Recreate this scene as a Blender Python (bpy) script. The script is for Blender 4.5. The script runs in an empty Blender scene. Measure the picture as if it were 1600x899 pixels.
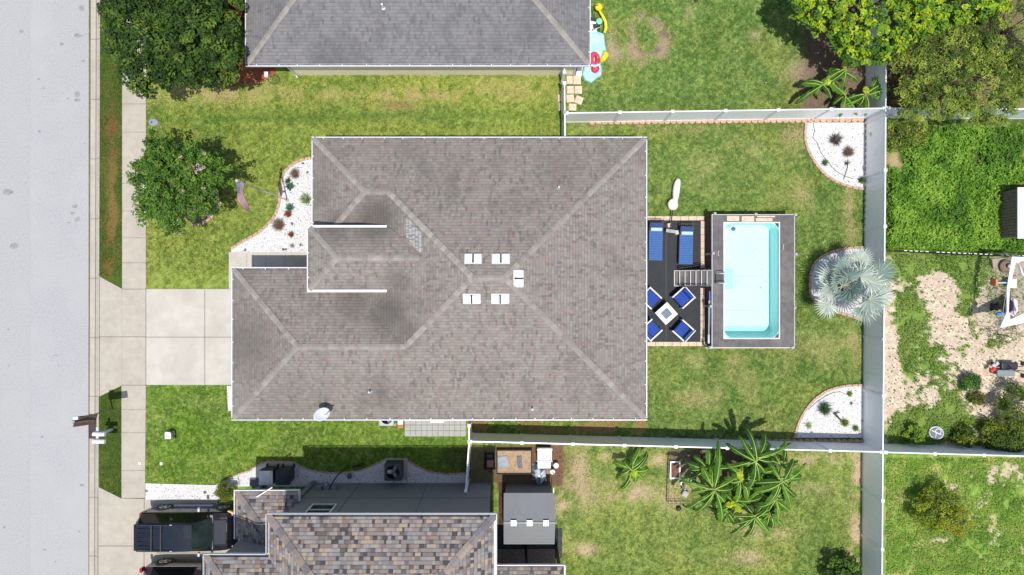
import bpy, math, random
import numpy as np
from mathutils import Vector, Matrix, noise as mnoise
R = math.radians
random.seed(7); rng = np.random.default_rng(11)
scn = bpy.context.scene
C = scn.collection
# ------------------------------------------------------------------ camera, sky, sun, exposure
CAMH, F, CX, CY = 33.34, 1067.0, 800.0, 449.5
cam_d = bpy.data.cameras.new('camera'); cam = bpy.data.objects.new('camera', cam_d); C.objects.link(cam)
cam.location = (0, 0, CAMH); cam.rotation_euler = (0, 0, 0)
cam_d.sensor_width = 36; cam_d.lens = 36*F/1600; cam_d.clip_end = 9000; cam_d.clip_start = .5
scn.camera = cam
w = bpy.data.worlds.new("World"); scn.world = w; w.use_nodes = True
nt = w.node_tree; bg = nt.nodes['Background']
sky = nt.nodes.new('ShaderNodeTexSky'); sky.sky_type = 'NISHITA'; sky.sun_disc = False
SUNV = Vector((.05, -.245, 1)).normalized()
sky.sun_elevation = math.asin(SUNV.z); sky.sun_rotation = math.pi - math.atan2(.05, .245)
sky.air_density = 1.0; sky.dust_density = 1.5
nt.links.new(sky.outputs[0], bg.inputs[0]); bg.inputs[1].default_value = .14
sd = bpy.data.lights.new('sun', 'SUN'); so = bpy.data.objects.new('sun', sd); C.objects.link(so)
sd.energy = 4.0; sd.angle = R(.5); sd.color = (1, .965, .91)
so.rotation_euler = SUNV.to_track_quat('Z', 'Y').to_euler(); so.location = (2, -8, 40)
vs = scn.view_settings; scn.display_settings.display_device = 'sRGB'
vs.view_transform = 'Standard'; vs.look = 'None'; vs.gamma = 1; vs.use_curve_mapping = False; vs.exposure = .03
scn.cycles.max_bounces = 6; scn.cycles.transparent_max_bounces = 8

def P(px, py, h=0.0):
    k = (CAMH-h)/F
    return ((px-CX)*k, (CY-py)*k, h)
def G(px, py): return P(px, py)[:2]
# ------------------------------------------------------------------ helpers
class MB:
    def __init__(s): s.v = []; s.f = []; s.uv = {}; s.col = {}; s.smooth = False
    def face(s, pts, uv=None, col=None):
        n = len(s.v); s.v += [tuple(p) for p in pts]; s.f.append(tuple(range(n, n+len(pts))))
        if uv: s.uv[len(s.f)-1] = uv
        if col: s.col[len(s.f)-1] = col
        return s
    def raw(s, vs_, fs, col=None):
        n = len(s.v); s.v += [tuple(p) for p in vs_]
        for f in fs:
            s.f.append(tuple(i+n for i in f))
            if col: s.col[len(s.f)-1] = col
        return s
    def box(s, c, d, rz=0, col=None, taper=1.0, rot=None):
        x, y, z = d[0]/2, d[1]/2, d[2]/2; t = taper
        p = [(-x,-y,-z),(x,-y,-z),(x,y,-z),(-x,y,-z),(-x*t,-y*t,z),(x*t,-y*t,z),(x*t,y*t,z),(-x*t,y*t,z)]
        m = rot if rot is not None else Matrix.Rotation(rz, 3, 'Z')
        p = [m @ Vector(q) + Vector(c) for q in p]
        return s.raw(p, [(0,3,2,1),(4,5,6,7),(0,1,5,4),(1,2,6,5),(2,3,7,6),(3,0,4,7)], col)
    def bbox(s, x0, y0, z0, x1, y1, z1, col=None):
        return s.box(((x0+x1)/2, (y0+y1)/2, (z0+z1)/2), (abs(x1-x0), abs(y1-y0), abs(z1-z0)), col=col)
    def prism(s, pts, z0, z1, col=None):
        pts = [Vector((p[0], p[1])) for p in pts]; n = len(pts)
        a = sum(pts[i].x*pts[(i+1)%n].y-pts[(i+1)%n].x*pts[i].y for i in range(n))
        if a < 0: pts = pts[::-1]
        v = [(p.x, p.y, z0) for p in pts]+[(p.x, p.y, z1) for p in pts]
        fs = [tuple(range(n, 2*n)), tuple(range(n-1, -1, -1))]
        fs += [(i, (i+1)%n, (i+1)%n+n, i+n) for i in range(n)]
        return s.raw(v, fs, col)
    def cyl(s, p0, p1, r0, r1=None, n=10, col=None, caps=True):
        r1 = r0 if r1 is None else r1
        p0, p1 = Vector(p0), Vector(p1); d = (p1-p0)
        q = d.to_track_quat('Z', 'Y')
        v = []
        for (p, r) in ((p0, r0), (p1, r1)):
            for i in range(n):
                a = 2*math.pi*i/n; v.append(p + q @ Vector((r*math.cos(a), r*math.sin(a), 0)))
        fs = [(i, (i+1)%n, (i+1)%n+n, i+n) for i in range(n)]
        if caps: fs += [tuple(range(n-1, -1, -1)), tuple(range(n, 2*n))]
        return s.raw(v, fs, col)
    def tube(s, pts, r, n=8, col=None):
        pts = [Vector(p) for p in pts]; rr = r if isinstance(r, (list, tuple)) else [r]*len(pts)
        v = []; prev = None
        for i, p in enumerate(pts):
            d = (pts[min(i+1, len(pts)-1)]-pts[max(i-1, 0)]).normalized()
            if prev is None:
                up = Vector((0, 0, 1)) if abs(d.z) < .9 else Vector((1, 0, 0)); a = d.cross(up).normalized()
            else: a = (prev-d*prev.dot(d)).normalized()
            prev = a; b = d.cross(a)
            for k in range(n):
                t = 2*math.pi*k/n; v.append(p+(a*math.cos(t)+b*math.sin(t))*rr[i])
        m = len(pts); fs = []
        for i in range(m-1):
            for k in range(n): fs.append((i*n+k, i*n+(k+1)%n, (i+1)*n+(k+1)%n, (i+1)*n+k))
        fs += [tuple(range(n-1, -1, -1)), tuple(range((m-1)*n, m*n))]
        return s.raw(v, fs, col)
    def lathe(s, c, prof, n=20, col=None, sq=None):
        v = []; m = len(prof)
        for (r, z) in prof:
            for k in range(n):
                t = 2*math.pi*k/n; v.append((c[0]+r*math.cos(t), c[1]+r*math.sin(t), c[2]+z))
        fs = [(i*n+k, i*n+(k+1)%n, (i+1)*n+(k+1)%n, (i+1)*n+k) for i in range(m-1) for k in range(n)]
        fs += [tuple(range(n-1, -1, -1)), tuple(range((m-1)*n, m*n))]
        return s.raw(v, fs, col)

ORG = {}
def thing(name, label, cat, loc=(0, 0, 0), group=None, rz=0):
    o = bpy.data.objects.new(name, None); C.objects.link(o); o.location = loc; o.rotation_euler = (0, 0, rz)
    o.empty_display_size = .3; o['label'] = label; o['category'] = cat
    if group: o['group'] = group
    ORG[o.name] = Vector(loc) if rz == 0 else None
    return o
def tag(o, label, cat, group=None):
    o['label'] = label; o['category'] = cat
    if group: o['group'] = group
    return o
def add(name, mb, m, parent=None, world=True, smooth=False, bevel=0, kind=None, label=None, subd=0):
    """one mesh object; world=True: the builder holds world coordinates"""
    me = bpy.data.meshes.new(name)
    off = Vector((0, 0, 0))
    if parent is not None and world and ORG.get(parent.name) is not None: off = ORG[parent.name]
    v = [(p[0]-off.x, p[1]-off.y, p[2]-off.z) for p in mb.v] if off.length else mb.v
    me.from_pydata(v, [], mb.f)
    if mb.uv:
        ul = me.uv_layers.new(name='UVMap')
        for pi, uvs in mb.uv.items():
            ls = me.polygons[pi].loop_start
            for k, q in enumerate(uvs): ul.data[ls+k].uv = q
    if mb.col:
        ca = me.color_attributes.new('Col', 'FLOAT_COLOR', 'CORNER')
        for pi, p in enumerate(me.polygons):
            c = mb.col.get(pi, (.5, .5, .5))
            for k in range(p.loop_total): ca.data[p.loop_start+k].color = (*c[:3], 1)
    for mm in (m if isinstance(m, (list, tuple)) else [m]): me.materials.append(mm)
    o = bpy.data.objects.new(name, me); C.objects.link(o)
    if parent is not None:
        o.parent = parent; ORG[o.name] = off
    if smooth: me.polygons.foreach_set('use_smooth', [True]*len(me.polygons))
    if bevel:
        b = o.modifiers.new('b', 'BEVEL'); b.width = bevel; b.segments = 2; b.limit_method = 'ANGLE'
    if subd:
        b = o.modifiers.new('s', 'SUBSURF'); b.levels = b.render_levels = subd
    if kind: o['kind'] = kind
    if label: o['label'] = label
    return o
def struct(name, mb, m, **k): return add(name, mb, m, kind='structure', **k)
def copy_tree(o, parent=None):
    c = o.copy(); C.objects.link(c)
    if parent: c.parent = parent
    for ch in list(o.children): copy_tree(ch, c)
    return c
def fast_mesh(name, V, n, col, m, parent=None, kind=None, smooth=False):
    """V: (N, n, 3) polygons of n corners, col (N,3)"""
    N = V.shape[0]; me = bpy.data.meshes.new(name)
    off = np.zeros(3)
    if parent is not None and ORG.get(parent.name) is not None: off = np.array(ORG[parent.name])
    me.vertices.add(N*n); me.vertices.foreach_set('co', (V-off).astype(np.float32).ravel())
    me.loops.add(N*n); me.loops.foreach_set('vertex_index', np.arange(N*n, dtype=np.int32))
    me.polygons.add(N); me.polygons.foreach_set('loop_start', np.arange(0, N*n, n, dtype=np.int32))
    me.update(calc_edges=True)
    if col is not None:
        ca = me.color_attributes.new('Col', 'FLOAT_COLOR', 'POINT')
        a = np.ones((N, n, 4), np.float32); a[:, :, :3] = col[:, None, :] if col.ndim == 2 else col
        ca.data.foreach_set('color', a.ravel())
    me.materials.append(m)
    o = bpy.data.objects.new(name, me); C.objects.link(o)
    if parent is not None: o.parent = parent; ORG[o.name] = Vector(off)
    if kind: o['kind'] = kind
    return o
# ------------------------------------------------------------------ noise in numpy
def vnoise(x, y, seed=0):
    xi = np.floor(x).astype(np.int64); yi = np.floor(y).astype(np.int64); fx = x-xi; fy = y-yi
    fx = fx*fx*(3-2*fx); fy = fy*fy*(3-2*fy)
    def h(a, b):
        n = (a*374761393 + b*668265263 + seed*974634777) & 0xffffffff
        n = ((n ^ (n >> 13))*1274126177) & 0xffffffff
        return ((n ^ (n >> 16)) & 0xffff)/65535.0
    return (h(xi, yi)*(1-fx)+h(xi+1, yi)*fx)*(1-fy)+(h(xi, yi+1)*(1-fx)+h(xi+1, yi+1)*fx)*fy
def fbm(x, y, sc, seed=0, oct=4):
    t = 0; a = .5; tot = 0
    for i in range(oct):
        t = t+a*vnoise(x/sc, y/sc, seed+i*17); tot += a; sc = sc/2.03; a *= .55
    return t/tot
# ------------------------------------------------------------------ materials
def nn(t, ty, **k):
    n = t.nodes.new(ty)
    for a, b in k.items():
        if hasattr(n, a): setattr(n, a, b)
        else: n.inputs[a].default_value = b
    return n
def mat(name, col, rough=.6, metal=0, var=.12, scale=6, bump=0, bscale=40, spec=.5, coat=0, dirt=None, dscale=1.5, dlo=.5, dhi=.75):
    m = bpy.data.materials.new(name); m.use_nodes = True; t = m.node_tree; b = t.nodes['Principled BSDF']; L = t.links
    b.inputs['Roughness'].default_value = rough; b.inputs['Metallic'].default_value = metal
    b.inputs['Specular IOR Level'].default_value = spec; b.inputs['Coat Weight'].default_value = coat
    tc = nn(t, 'ShaderNodeTexCoord')
    nz = nn(t, 'ShaderNodeTexNoise', Scale=scale, Detail=6.0, Roughness=.6); L.new(tc.outputs['Object'], nz.inputs['Vector'])
    mr = nn(t, 'ShaderNodeMapRange'); mr.inputs[1].default_value = .3; mr.inputs[2].default_value = .7
    mr.inputs[3].default_value = 1-var; mr.inputs[4].default_value = 1+var; L.new(nz.outputs[0], mr.inputs[0])
    mx = nn(t, 'ShaderNodeMix', data_type='RGBA', blend_type='MULTIPLY'); mx.inputs[0].default_value = 1
    mx.inputs[6].default_value = (*col, 1); L.new(mr.outputs[0], mx.inputs[7]); out = mx.outputs[2]
    if dirt:
        n2 = nn(t, 'ShaderNodeTexNoise', Scale=dscale, Detail=8.0, Roughness=.65); L.new(tc.outputs['Object'], n2.inputs['Vector'])
        m2 = nn(t, 'ShaderNodeMapRange'); m2.inputs[1].default_value = dlo; m2.inputs[2].default_value = dhi; L.new(n2.outputs[0], m2.inputs[0])
        m3 = nn(t, 'ShaderNodeMix', data_type='RGBA'); L.new(m2.outputs[0], m3.inputs[0]); L.new(out, m3.inputs[6]); m3.inputs[7].default_value = (*dirt, 1)
        out = m3.outputs[2]
    L.new(out, b.inputs['Base Color'])
    if bump:
        n4 = nn(t, 'ShaderNodeTexNoise', Scale=bscale, Detail=5.0); L.new(tc.outputs['Object'], n4.inputs['Vector'])
        bp = nn(t, 'ShaderNodeBump', Strength=bump, Distance=.02); L.new(n4.outputs[0], bp.inputs['Height']); L.new(bp.outputs[0], b.inputs['Normal'])
    return m
def mat_col(name, rough=.8, trans=.0, nscale=0, nvar=.2, bump=0, spec=.3):
    m = bpy.data.materials.new(name); m.use_nodes = True; t = m.node_tree; b = t.nodes['Principled BSDF']; L = t.links
    b.inputs['Roughness'].default_value = rough; b.inputs['Specular IOR Level'].default_value = spec
    at = nn(t, 'ShaderNodeAttribute', attribute_name='Col'); out = at.outputs['Color']
    if nscale:
        tc = nn(t, 'ShaderNodeTexCoord'); nz = nn(t, 'ShaderNodeTexNoise', Scale=nscale, Detail=5.0, Roughness=.7); L.new(tc.outputs['Object'], nz.inputs['Vector'])
        mr = nn(t, 'ShaderNodeMapRange'); mr.inputs[1].default_value = .3; mr.inputs[2].default_value = .7
        mr.inputs[3].default_value = 1-nvar; mr.inputs[4].default_value = 1+nvar; L.new(nz.outputs[0], mr.inputs[0])
        mx = nn(t, 'ShaderNodeMix', data_type='RGBA', blend_type='MULTIPLY'); mx.inputs[0].default_value = 1
        L.new(out, mx.inputs[6]); L.new(mr.outputs[0], mx.inputs[7]); out = mx.outputs[2]
        if bump:
            bp = nn(t, 'ShaderNodeBump', Strength=bump, Distance=.04); L.new(nz.outputs[0], bp.inputs['Height']); L.new(bp.outputs[0], b.inputs['Normal'])
    L.new(out, b.inputs['Base Color'])
    if trans:
        tr = nn(t, 'ShaderNodeBsdfTranslucent'); L.new(out, tr.inputs[0])
        ms = nn(t, 'ShaderNodeMixShader'); ms.inputs[0].default_value = trans
        L.new(b.outputs[0], ms.inputs[1]); L.new(tr.outputs[0], ms.inputs[2]); L.new(ms.outputs[0], t.nodes['Material Output'].inputs[0])
    return m
def mat_shingle(name, cols, roww, colw, dark=.75, blots=(), tabs=.0, stain=(.09, .085, .08), slo=.5, shi=.8, streak=.5, bstr=.5, randw=1.0):
    """UV in metres: u along the eave, v up the slope"""
    m = bpy.data.materials.new(name); m.use_nodes = True; t = m.node_tree; b = t.nodes['Principled BSDF']; L = t.links
    b.inputs['Roughness'].default_value = .92; b.inputs['Specular IOR Level'].default_value = .2
    def M(op, a, c=None):
        n = nn(t, 'ShaderNodeMath', operation=op)
        for i, q in enumerate((a, c)):
            if q is None: continue
            if isinstance(q, (int, float)): n.inputs[i].default_value = q
            else: L.new(q, n.inputs[i])
        return n.outputs[0]
    uv = nn(t, 'ShaderNodeUVMap'); sp = nn(t, 'ShaderNodeSeparateXYZ'); L.new(uv.outputs[0], sp.inputs[0])
    U, V = sp.outputs[0], sp.outputs[1]
    rv = M('DIVIDE', V, roww); row = M('FLOOR', rv); fv = M('SUBTRACT', rv, row)
    wn = nn(t, 'ShaderNodeTexWhiteNoise', noise_dimensions='1D'); L.new(row, wn.inputs['W'])
    uu = M('ADD', M('DIVIDE', U, colw), M('MULTIPLY', wn.outputs[0], 7.3)); c1 = M('FLOOR', uu)
    cb = nn(t, 'ShaderNodeCombineXYZ'); L.new(c1, cb.inputs[0]); L.new(row, cb.inputs[1])
    w1 = nn(t, 'ShaderNodeTexWhiteNoise', noise_dimensions='2D'); L.new(cb.outputs[0], w1.inputs['Vector'])
    fu = M('SUBTRACT', uu, c1)
    # a second split of each tab at a random place
    split = M('GREATER_THAN', fu, M('ADD', M('MULTIPLY', w1.outputs[0], .5*randw), .25))
    cb2 = nn(t, 'ShaderNodeCombineXYZ'); L.new(M('ADD', M('MULTIPLY', c1, 2), split), cb2.inputs[0]); L.new(row, cb2.inputs[1]); cb2.inputs[2].default_value = 3.1
    w2 = nn(t, 'ShaderNodeTexWhiteNoise', noise_dimensions='3D'); L.new(cb2.outputs[0], w2.inputs['Vector'])
    cr = nn(t, 'ShaderNodeValToRGB'); cr.color_ramp.interpolation = 'CONSTANT'; els = cr.color_ramp.elements
    n = len(cols); els[0].position = 0; els[0].color = (*cols[0], 1); els[1].position = 1/n; els[1].color = (*cols[1], 1)
    for i in range(2, n): e = els.new(i/n); e.color = (*cols[i], 1)
    L.new(w2.outputs[0], cr.inputs[0]); out = cr.outputs[0]
    # weather stains
    tc = nn(t, 'ShaderNodeTexCoord')
    mp = nn(t, 'ShaderNodeMapping'); mp.inputs['Scale'].default_value = (1.1, .55, 1); L.new(uv.outputs[0], mp.inputs[0])
    nz = nn(t, 'ShaderNodeTexNoise', Scale=1.25, Detail=4.0, Roughness=.55); L.new(mp.outputs[0], nz.inputs['Vector'])
    nz2 = nn(t, 'ShaderNodeTexNoise', Scale=.35, Detail=4.0, Roughness=.6); L.new(tc.outputs['Object'], nz2.inputs['Vector'])
    s = M('ADD', M('MULTIPLY', nz.outputs[0], streak), M('MULTIPLY', nz2.outputs[0], 1-streak))
    mr = nn(t, 'ShaderNodeMapRange'); mr.inputs[1].default_value = slo; mr.inputs[2].default_value = shi; L.new(s, mr.inputs[0])
    fac = mr.outputs[0]
    for (bx_, by_, br_, bk_) in blots:
        vd = nn(t, 'ShaderNodeVectorMath', operation='DISTANCE'); mpb = nn(t, 'ShaderNodeMapping'); mpb.inputs['Scale'].default_value = (1, 1, 0); L.new(tc.outputs['Object'], mpb.inputs[0]); L.new(mpb.outputs[0], vd.inputs[0]); vd.inputs[1].default_value = (bx_, by_, 0)
        q_ = nn(t, 'ShaderNodeMapRange', interpolation_type='SMOOTHSTEP'); q_.inputs[1].default_value = br_; q_.inputs[2].default_value = br_*.15; q_.inputs[3].default_value = 0; q_.inputs[4].default_value = bk_; L.new(vd.outputs['Value'], q_.inputs[0])
        fac = M('MAXIMUM', fac, M('MULTIPLY', q_.outputs[0], M('ADD', M('MULTIPLY', nz2.outputs[0], 1.0), .45)))
    if tabs:
        c3 = M('FLOOR', M('DIVIDE', U, .10)); r3 = M('FLOOR', M('ADD', M('DIVIDE', V, roww*1.9), M('MULTIPLY', c3, .37)))
        cb3 = nn(t, 'ShaderNodeCombineXYZ'); L.new(c3, cb3.inputs[0]); L.new(r3, cb3.inputs[1]); w3 = nn(t, 'ShaderNodeTexWhiteNoise', noise_dimensions='2D'); L.new(cb3.outputs[0], w3.inputs['Vector'])
        tk = M('GREATER_THAN', M('ADD', w3.outputs[0], M('MULTIPLY', nz.outputs[0], .35)), 1.13-tabs*.1); fac = M('MAXIMUM', fac, M('MULTIPLY', tk, M('ADD', .12, M('MULTIPLY', w2.outputs[0], .42))))
    fac = M('MINIMUM', fac, .92)
    mx = nn(t, 'ShaderNodeMix', data_type='RGBA'); L.new(fac, mx.inputs[0]); L.new(out, mx.inputs[6]); mx.inputs[7].default_value = (*stain, 1)
    # shadow line under each course butt, painted darker into the colour
    ln = M('LESS_THAN', fv, .16); k = M('SUBTRACT', 1.0, M('MULTIPLY', ln, 1-dark))
    nz3 = nn(t, 'ShaderNodeTexNoise', Scale=30.0, Detail=4.0); L.new(tc.outputs['Object'], nz3.inputs['Vector'])
    k = M('MULTIPLY', k, M('ADD', M('MULTIPLY', nz3.outputs[0], .5), .75))
    m4 = nn(t, 'ShaderNodeMix', data_type='RGBA', blend_type='MULTIPLY'); m4.inputs[0].default_value = 1; L.new(mx.outputs[2], m4.inputs[6]); L.new(k, m4.inputs[7])
    L.new(m4.outputs[2], b.inputs['Base Color'])
    hgt = M('ADD', M('SUBTRACT', 1.0, fv), M('MULTIPLY', w2.outputs[0], .6))
    bp = nn(t, 'ShaderNodeBump', Strength=bstr, Distance=.02); L.new(hgt, bp.inputs['Height']); L.new(bp.outputs[0], b.inputs['Normal'])
    return m
Mt = {}
Mt['asphalt'] = mat('worn_asphalt', (.385, .383, .385), .95, var=.15, scale=13, bump=.5, bscale=70, dirt=(.42, .415, .408), dscale=.35, dlo=.42, dhi=.72)
Mt['concrete'] = mat('concrete', (.44, .398, .325), .9, var=.08, scale=3, bump=.15, dirt=(.34, .30, .255), dscale=.7, dlo=.48, dhi=.85)
Mt['concrete_light'] = mat('light_concrete', (.52, .487, .425), .9, var=.06, scale=2, bump=.15, dirt=(.41, .37, .32), dscale=.6, dlo=.42, dhi=.8)
Mt['joint'] = mat('joint', (.16, .13, .11), .95, var=.3, scale=12)
Mt['white_trim'] = mat('white_aluminium', (.70, .70, .72), .4, var=.04)
Mt['vinyl'] = mat('white_vinyl', (.91, .925, .93), .4, var=.025, scale=1.2, dirt=(.84, .85, .84), dscale=1.2)
Mt['vinyl_rail'] = mat('vinyl_rail', (.82, .83, .84), .35, var=.02)
Mt['cream'] = mat('cream_stucco', (.92, .82, .62), .9, var=.05, bump=.2)
Mt['tan_wall'] = mat('tan_stucco', (.55, .48, .38), .9, var=.06, bump=.2)
Mt['grey_wall'] = mat('grey_stucco', (.20, .205, .215), .9, var=.05, scale=3, bump=.3, bscale=60)
Mt['glass'] = mat('dark_glass', (.02, .03, .035), .05, var=.02, spec=.8)
Mt['gravel'] = None
Mt['brick'] = mat('terracotta_edging', (.50, .33, .23), .9, var=.3, scale=9, bump=.4, dirt=(.32, .24, .19), dscale=5)
Mt['block'] = mat('scalloped_block', (.42, .28, .20), .9, var=.3, scale=7, bump=.4, dirt=(.22, .17, .14), dscale=4, dlo=.45)
Mt['paver_tan'] = mat('tan_paver', (.62, .50, .37), .9, var=.18, scale=7, bump=.3)
Mt['black'] = mat('black_metal', (.02, .02, .022), .45, var=.1)
Mt['rubber'] = mat('black_rubber_tile', (.019, .023, .028), .75, var=.15, scale=3, bump=.2, dirt=(.03, .034, .038), dscale=2)
Mt['steel'] = mat('steel', (.6, .6, .62), .3, metal=.9, var=.05)
Mt['dark_plastic'] = mat('dark_plastic', (.025, .032, .036), .5, var=.1)
Mt['bark'] = mat('bark', (.16, .12, .085), .95, var=.3, scale=14, bump=.6)
Mt['leaf'] = mat_col('leaves', .6, .25)
Mt['leaf_gloss'] = mat_col('glossy_leaves', .55, .22, spec=.35)
Mt['palm'] = mat_col('palm_leaves', .5, .12, spec=.5)
Mt['ground'] = mat_col('ground_cover', .95, 0, nscale=22, nvar=.45, bump=.6, spec=.1)
Mt['blade'] = mat_col('grass_blades', .7, .2, spec=.15)
Mt['mulch'] = mat('red_mulch', (.34, .10, .045), .95, var=.5, scale=25, bump=.8, bscale=60, dirt=(.08, .035, .025), dscale=9, dlo=.5, dhi=.7)
Mt['soil'] = mat('brown_soil', (.20, .14, .10), .95, var=.4, scale=12, bump=.6)
def mat_gravel(name, base=(.72, .71, .70)):
    m = bpy.data.materials.new(name); m.use_nodes = True; t = m.node_tree; b = t.nodes['Principled BSDF']; L = t.links
    b.inputs['Roughness'].default_value = .8
    tc = nn(t, 'ShaderNodeTexCoord'); vo = nn(t, 'ShaderNodeTexVoronoi', Scale=17.0); L.new(tc.outputs['Object'], vo.inputs['Vector'])
    sp = nn(t, 'ShaderNodeSeparateColor'); L.new(vo.outputs['Color'], sp.inputs[0])
    cr = nn(t, 'ShaderNodeValToRGB'); e = cr.color_ramp.elements; e[0].position = 0; e[0].color = (.22, .21, .20, 1); e[1].position = .05; e[1].color = (*[c*.86 for c in base], 1)
    x = e.new(.4); x.color = (*base, 1); L.new(sp.outputs[0], cr.inputs[0])
    mr = nn(t, 'ShaderNodeMapRange'); mr.inputs[1].default_value = .3; mr.inputs[2].default_value = .8; mr.inputs[3].default_value = 1; mr.inputs[4].default_value = .72; L.new(vo.outputs['Distance'], mr.inputs[0])
    mx = nn(t, 'ShaderNodeMix', data_type='RGBA', blend_type='MULTIPLY'); mx.inputs[0].default_value = 1; L.new(cr.outputs[0], mx.inputs[6]); L.new(mr.outputs[0], mx.inputs[7])
    L.new(mx.outputs[2], b.inputs['Base Color'])
    bp = nn(t, 'ShaderNodeBump', Strength=.5, Distance=.03, invert=True); L.new(vo.outputs['Distance'], bp.inputs['Height']); L.new(bp.outputs[0], b.inputs['Normal'])
    return m
Mt['gravel'] = mat_gravel('white_gravel')
# ------------------------------------------------------------------ ground: one sheet, colour from patches that stay put
def px_of(x, y): return CX+x*F/CAMH, CY-y*F/CAMH
def sstep(a, b, x):
    t = np.clip((x-a)/(b-a), 0, 1); return t*t*(3-2*t)
def rect(px, py, x0, y0, x1, y1, s=3.0):
    return sstep(x0-s, x0+s, px)*(1-sstep(x1-s, x1+s, px))*sstep(y0-s, y0+s, py)*(1-sstep(y1-s, y1+s, py))
def blob(px, py, cx, cy, rx, ry): return np.exp(-(((px-cx)/rx)**2+((py-cy)/ry)**2))
SAND = np.array((.54, .42, .325)); TAN = np.array((.37, .29, .16)); SOIL = np.array((.22, .155, .11)); REDSOIL = np.array((.14, .075, .04))
def ground_col(x, y):
    """linear colour and a 'grassiness' 0..1"""
    px, py = px_of(x, y); sh = px.shape+(3,)
    n1 = fbm(x, y, 2.6, 3); n2 = fbm(x, y, .55, 9); n3 = fbm(x, y, .9, 31, 5); n4 = fbm(x, y, .22, 77, 3)
    col = np.ones(sh)*np.array((.135, .170, .048)); grass = np.ones(px.shape)
    def mix(c, k):
        nonlocal col
        k = np.clip(k, 0, 1)[..., None]; col = col*(1-k)+np.array(c)*k
    # yards
    mix((.175, .195, .045), rect(px, py, 229, 90, 890, 455, 6))           # front lawn, north
    mix((.115, .180, .024), rect(px, py, 229, 600, 735, 770, 4))          # front lawn, south: the richest green
    mix((.115, .160, .048), rect(px, py, 1012, 186, 1352, 690, 2))        # back yard
    mix((.108, .160, .050), rect(px, py, 886, -200, 1352, 186, 2))        # north neighbour's yard
    mix((.165, .200, .058), rect(px, py, 780, 690, 1352, 1200, 2))        # south neighbour's yard
    mix((.13, .215, .045), rect(px, py, 1352, 690, 2200, 1200, 2))
    mix((.050, .080, .018), rect(px, py, 1352, 186, 2200, 400, 3))
    # broad mottling
    mix((.255, .235, .070), sstep(.50, .68, n1)*.42*(1-rect(px, py, 229, 600, 735, 770, 4)*.5))
    mix((.080, .135, .030), sstep(.52, .70, fbm(x, y, 1.8, 51))*.55)
    mix((.23, .225, .08), sstep(.53, .68, n3)*.24)
    n5 = fbm(x, y, .11, 123, 2)
    mix((.045, .078, .016), sstep(.50, .72, n4)*.42); mix((.30, .30, .11), sstep(.52, .75, n5)*.40); mix((.045, .08, .018), sstep(.48, .25, n5)*.55)
    # mowing lines and the dry band north
    mix((.36, .29, .135), blob(px, py, 330, 146, 110, 15)*1.0*sstep(.35, .6, n2+.12))
    mix((.35, .285, .125), blob(px, py, 620, 148, 190, 11)*.9*sstep(.38, .6, n2))
    mix((.34, .29, .12), blob(px, py, 790, 135, 90, 18)*.6*sstep(.35, .6, n2))
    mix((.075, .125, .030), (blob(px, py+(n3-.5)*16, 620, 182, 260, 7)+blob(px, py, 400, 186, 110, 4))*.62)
    mix((.30, .20, .10), blob(px, py, 620, 165, 30, 8)*.5)
    # verge strip: darker with a scorched streak
    v = rect(px, py, 153, -50, 193, 900, 1)
    mix((.060, .105, .014), v*.9); mix((.13, .16, .03), v*sstep(.5, .7, n2)*.4)
    mix((.20, .125, .045), v*blob(px, py, 177, 330, 9, 120)*sstep(.36, .58, n3)*1.0)
    mix((.16, .075, .03), v*(blob(px, py, 175, 210, 12, 40)+blob(px, py, 170, 395, 12, 40))*sstep(.42, .6, n2)*.9)
    # back yard wear
    for (a, b_, rx, ry, k) in ((1025, 200, 100, 8, .8), (1240, 205, 30, 20, .8), (1330, 330, 10, 60, .8), (1100, 270, 40, 25, .35), (1190, 230, 60, 20, .35), (1300, 330, 35, 20, .4),
                               (1080, 620, 40, 14, .6), (1110, 560, 60, 10, .5), (1250, 300, 30, 20, .5), (1290, 550, 60, 30, .45), (1335, 520, 10, 40, .6), (1150, 600, 70, 40, .35), (1240, 640, 40, 10, .3), (1020, 672, 260, 8, .5)):
        mix(TAN*.95, blob(px, py, a, b_, rx, ry)*k*sstep(.35, .62, n3))
    mix((.30, .17, .08), rect(px, py, 735, 650, 1010, 675, 2)*.55*sstep(.4, .6, n3))
    # north neighbour: bare ring in the grass, soil under the trees
    ring = np.exp(-((np.hypot((px-1012)/1.0, (py-62)/1.25)-26)/9)**2)
    mix((.34, .25, .17), ring*sstep(.42, .62, n3*.6+n2*.4)*1.0*(1-.7*rect(px, py, 1030, 0, 1100, 50, 8)))
    mix((.16, .12, .09), blob(px, py, 1028, 78, 5, 4)+blob(px, py, 1038, 53, 5, 6))
    mix((.34, .27, .18), blob(px, py, 960, 85, 16, 14)*.9*sstep(.3, .5, n3)+blob(px, py, 955, 60, 7, 22)*.7)
    mix((.33, .27, .17), blob(px, py, 1180, 55, 10, 8)*.7+blob(px, py, 1077, 20, 8, 14)*.5)
    mix(SOIL*1.1, blob(px, py, 1310, 135, 50, 45)*1.7*sstep(.3, .5, n3)); mix((.36, .28, .2), blob(px, py, 1262, 112, 30, 18)*.9*sstep(.42, .55, n3))
    mix(SOIL*.8, rect(px, py, 1255, -40, 1600, 178, 14)*.85)
    mix(REDSOIL*1.3, rect(px, py, 1388, 70, 1440, 165, 12)*.9)
    # east yards: chipped mulch / sand with weeds
    e = rect(px, py, 1380, 402, 2200, 700, 3)
    th = n1*.55+n3*.45
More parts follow.
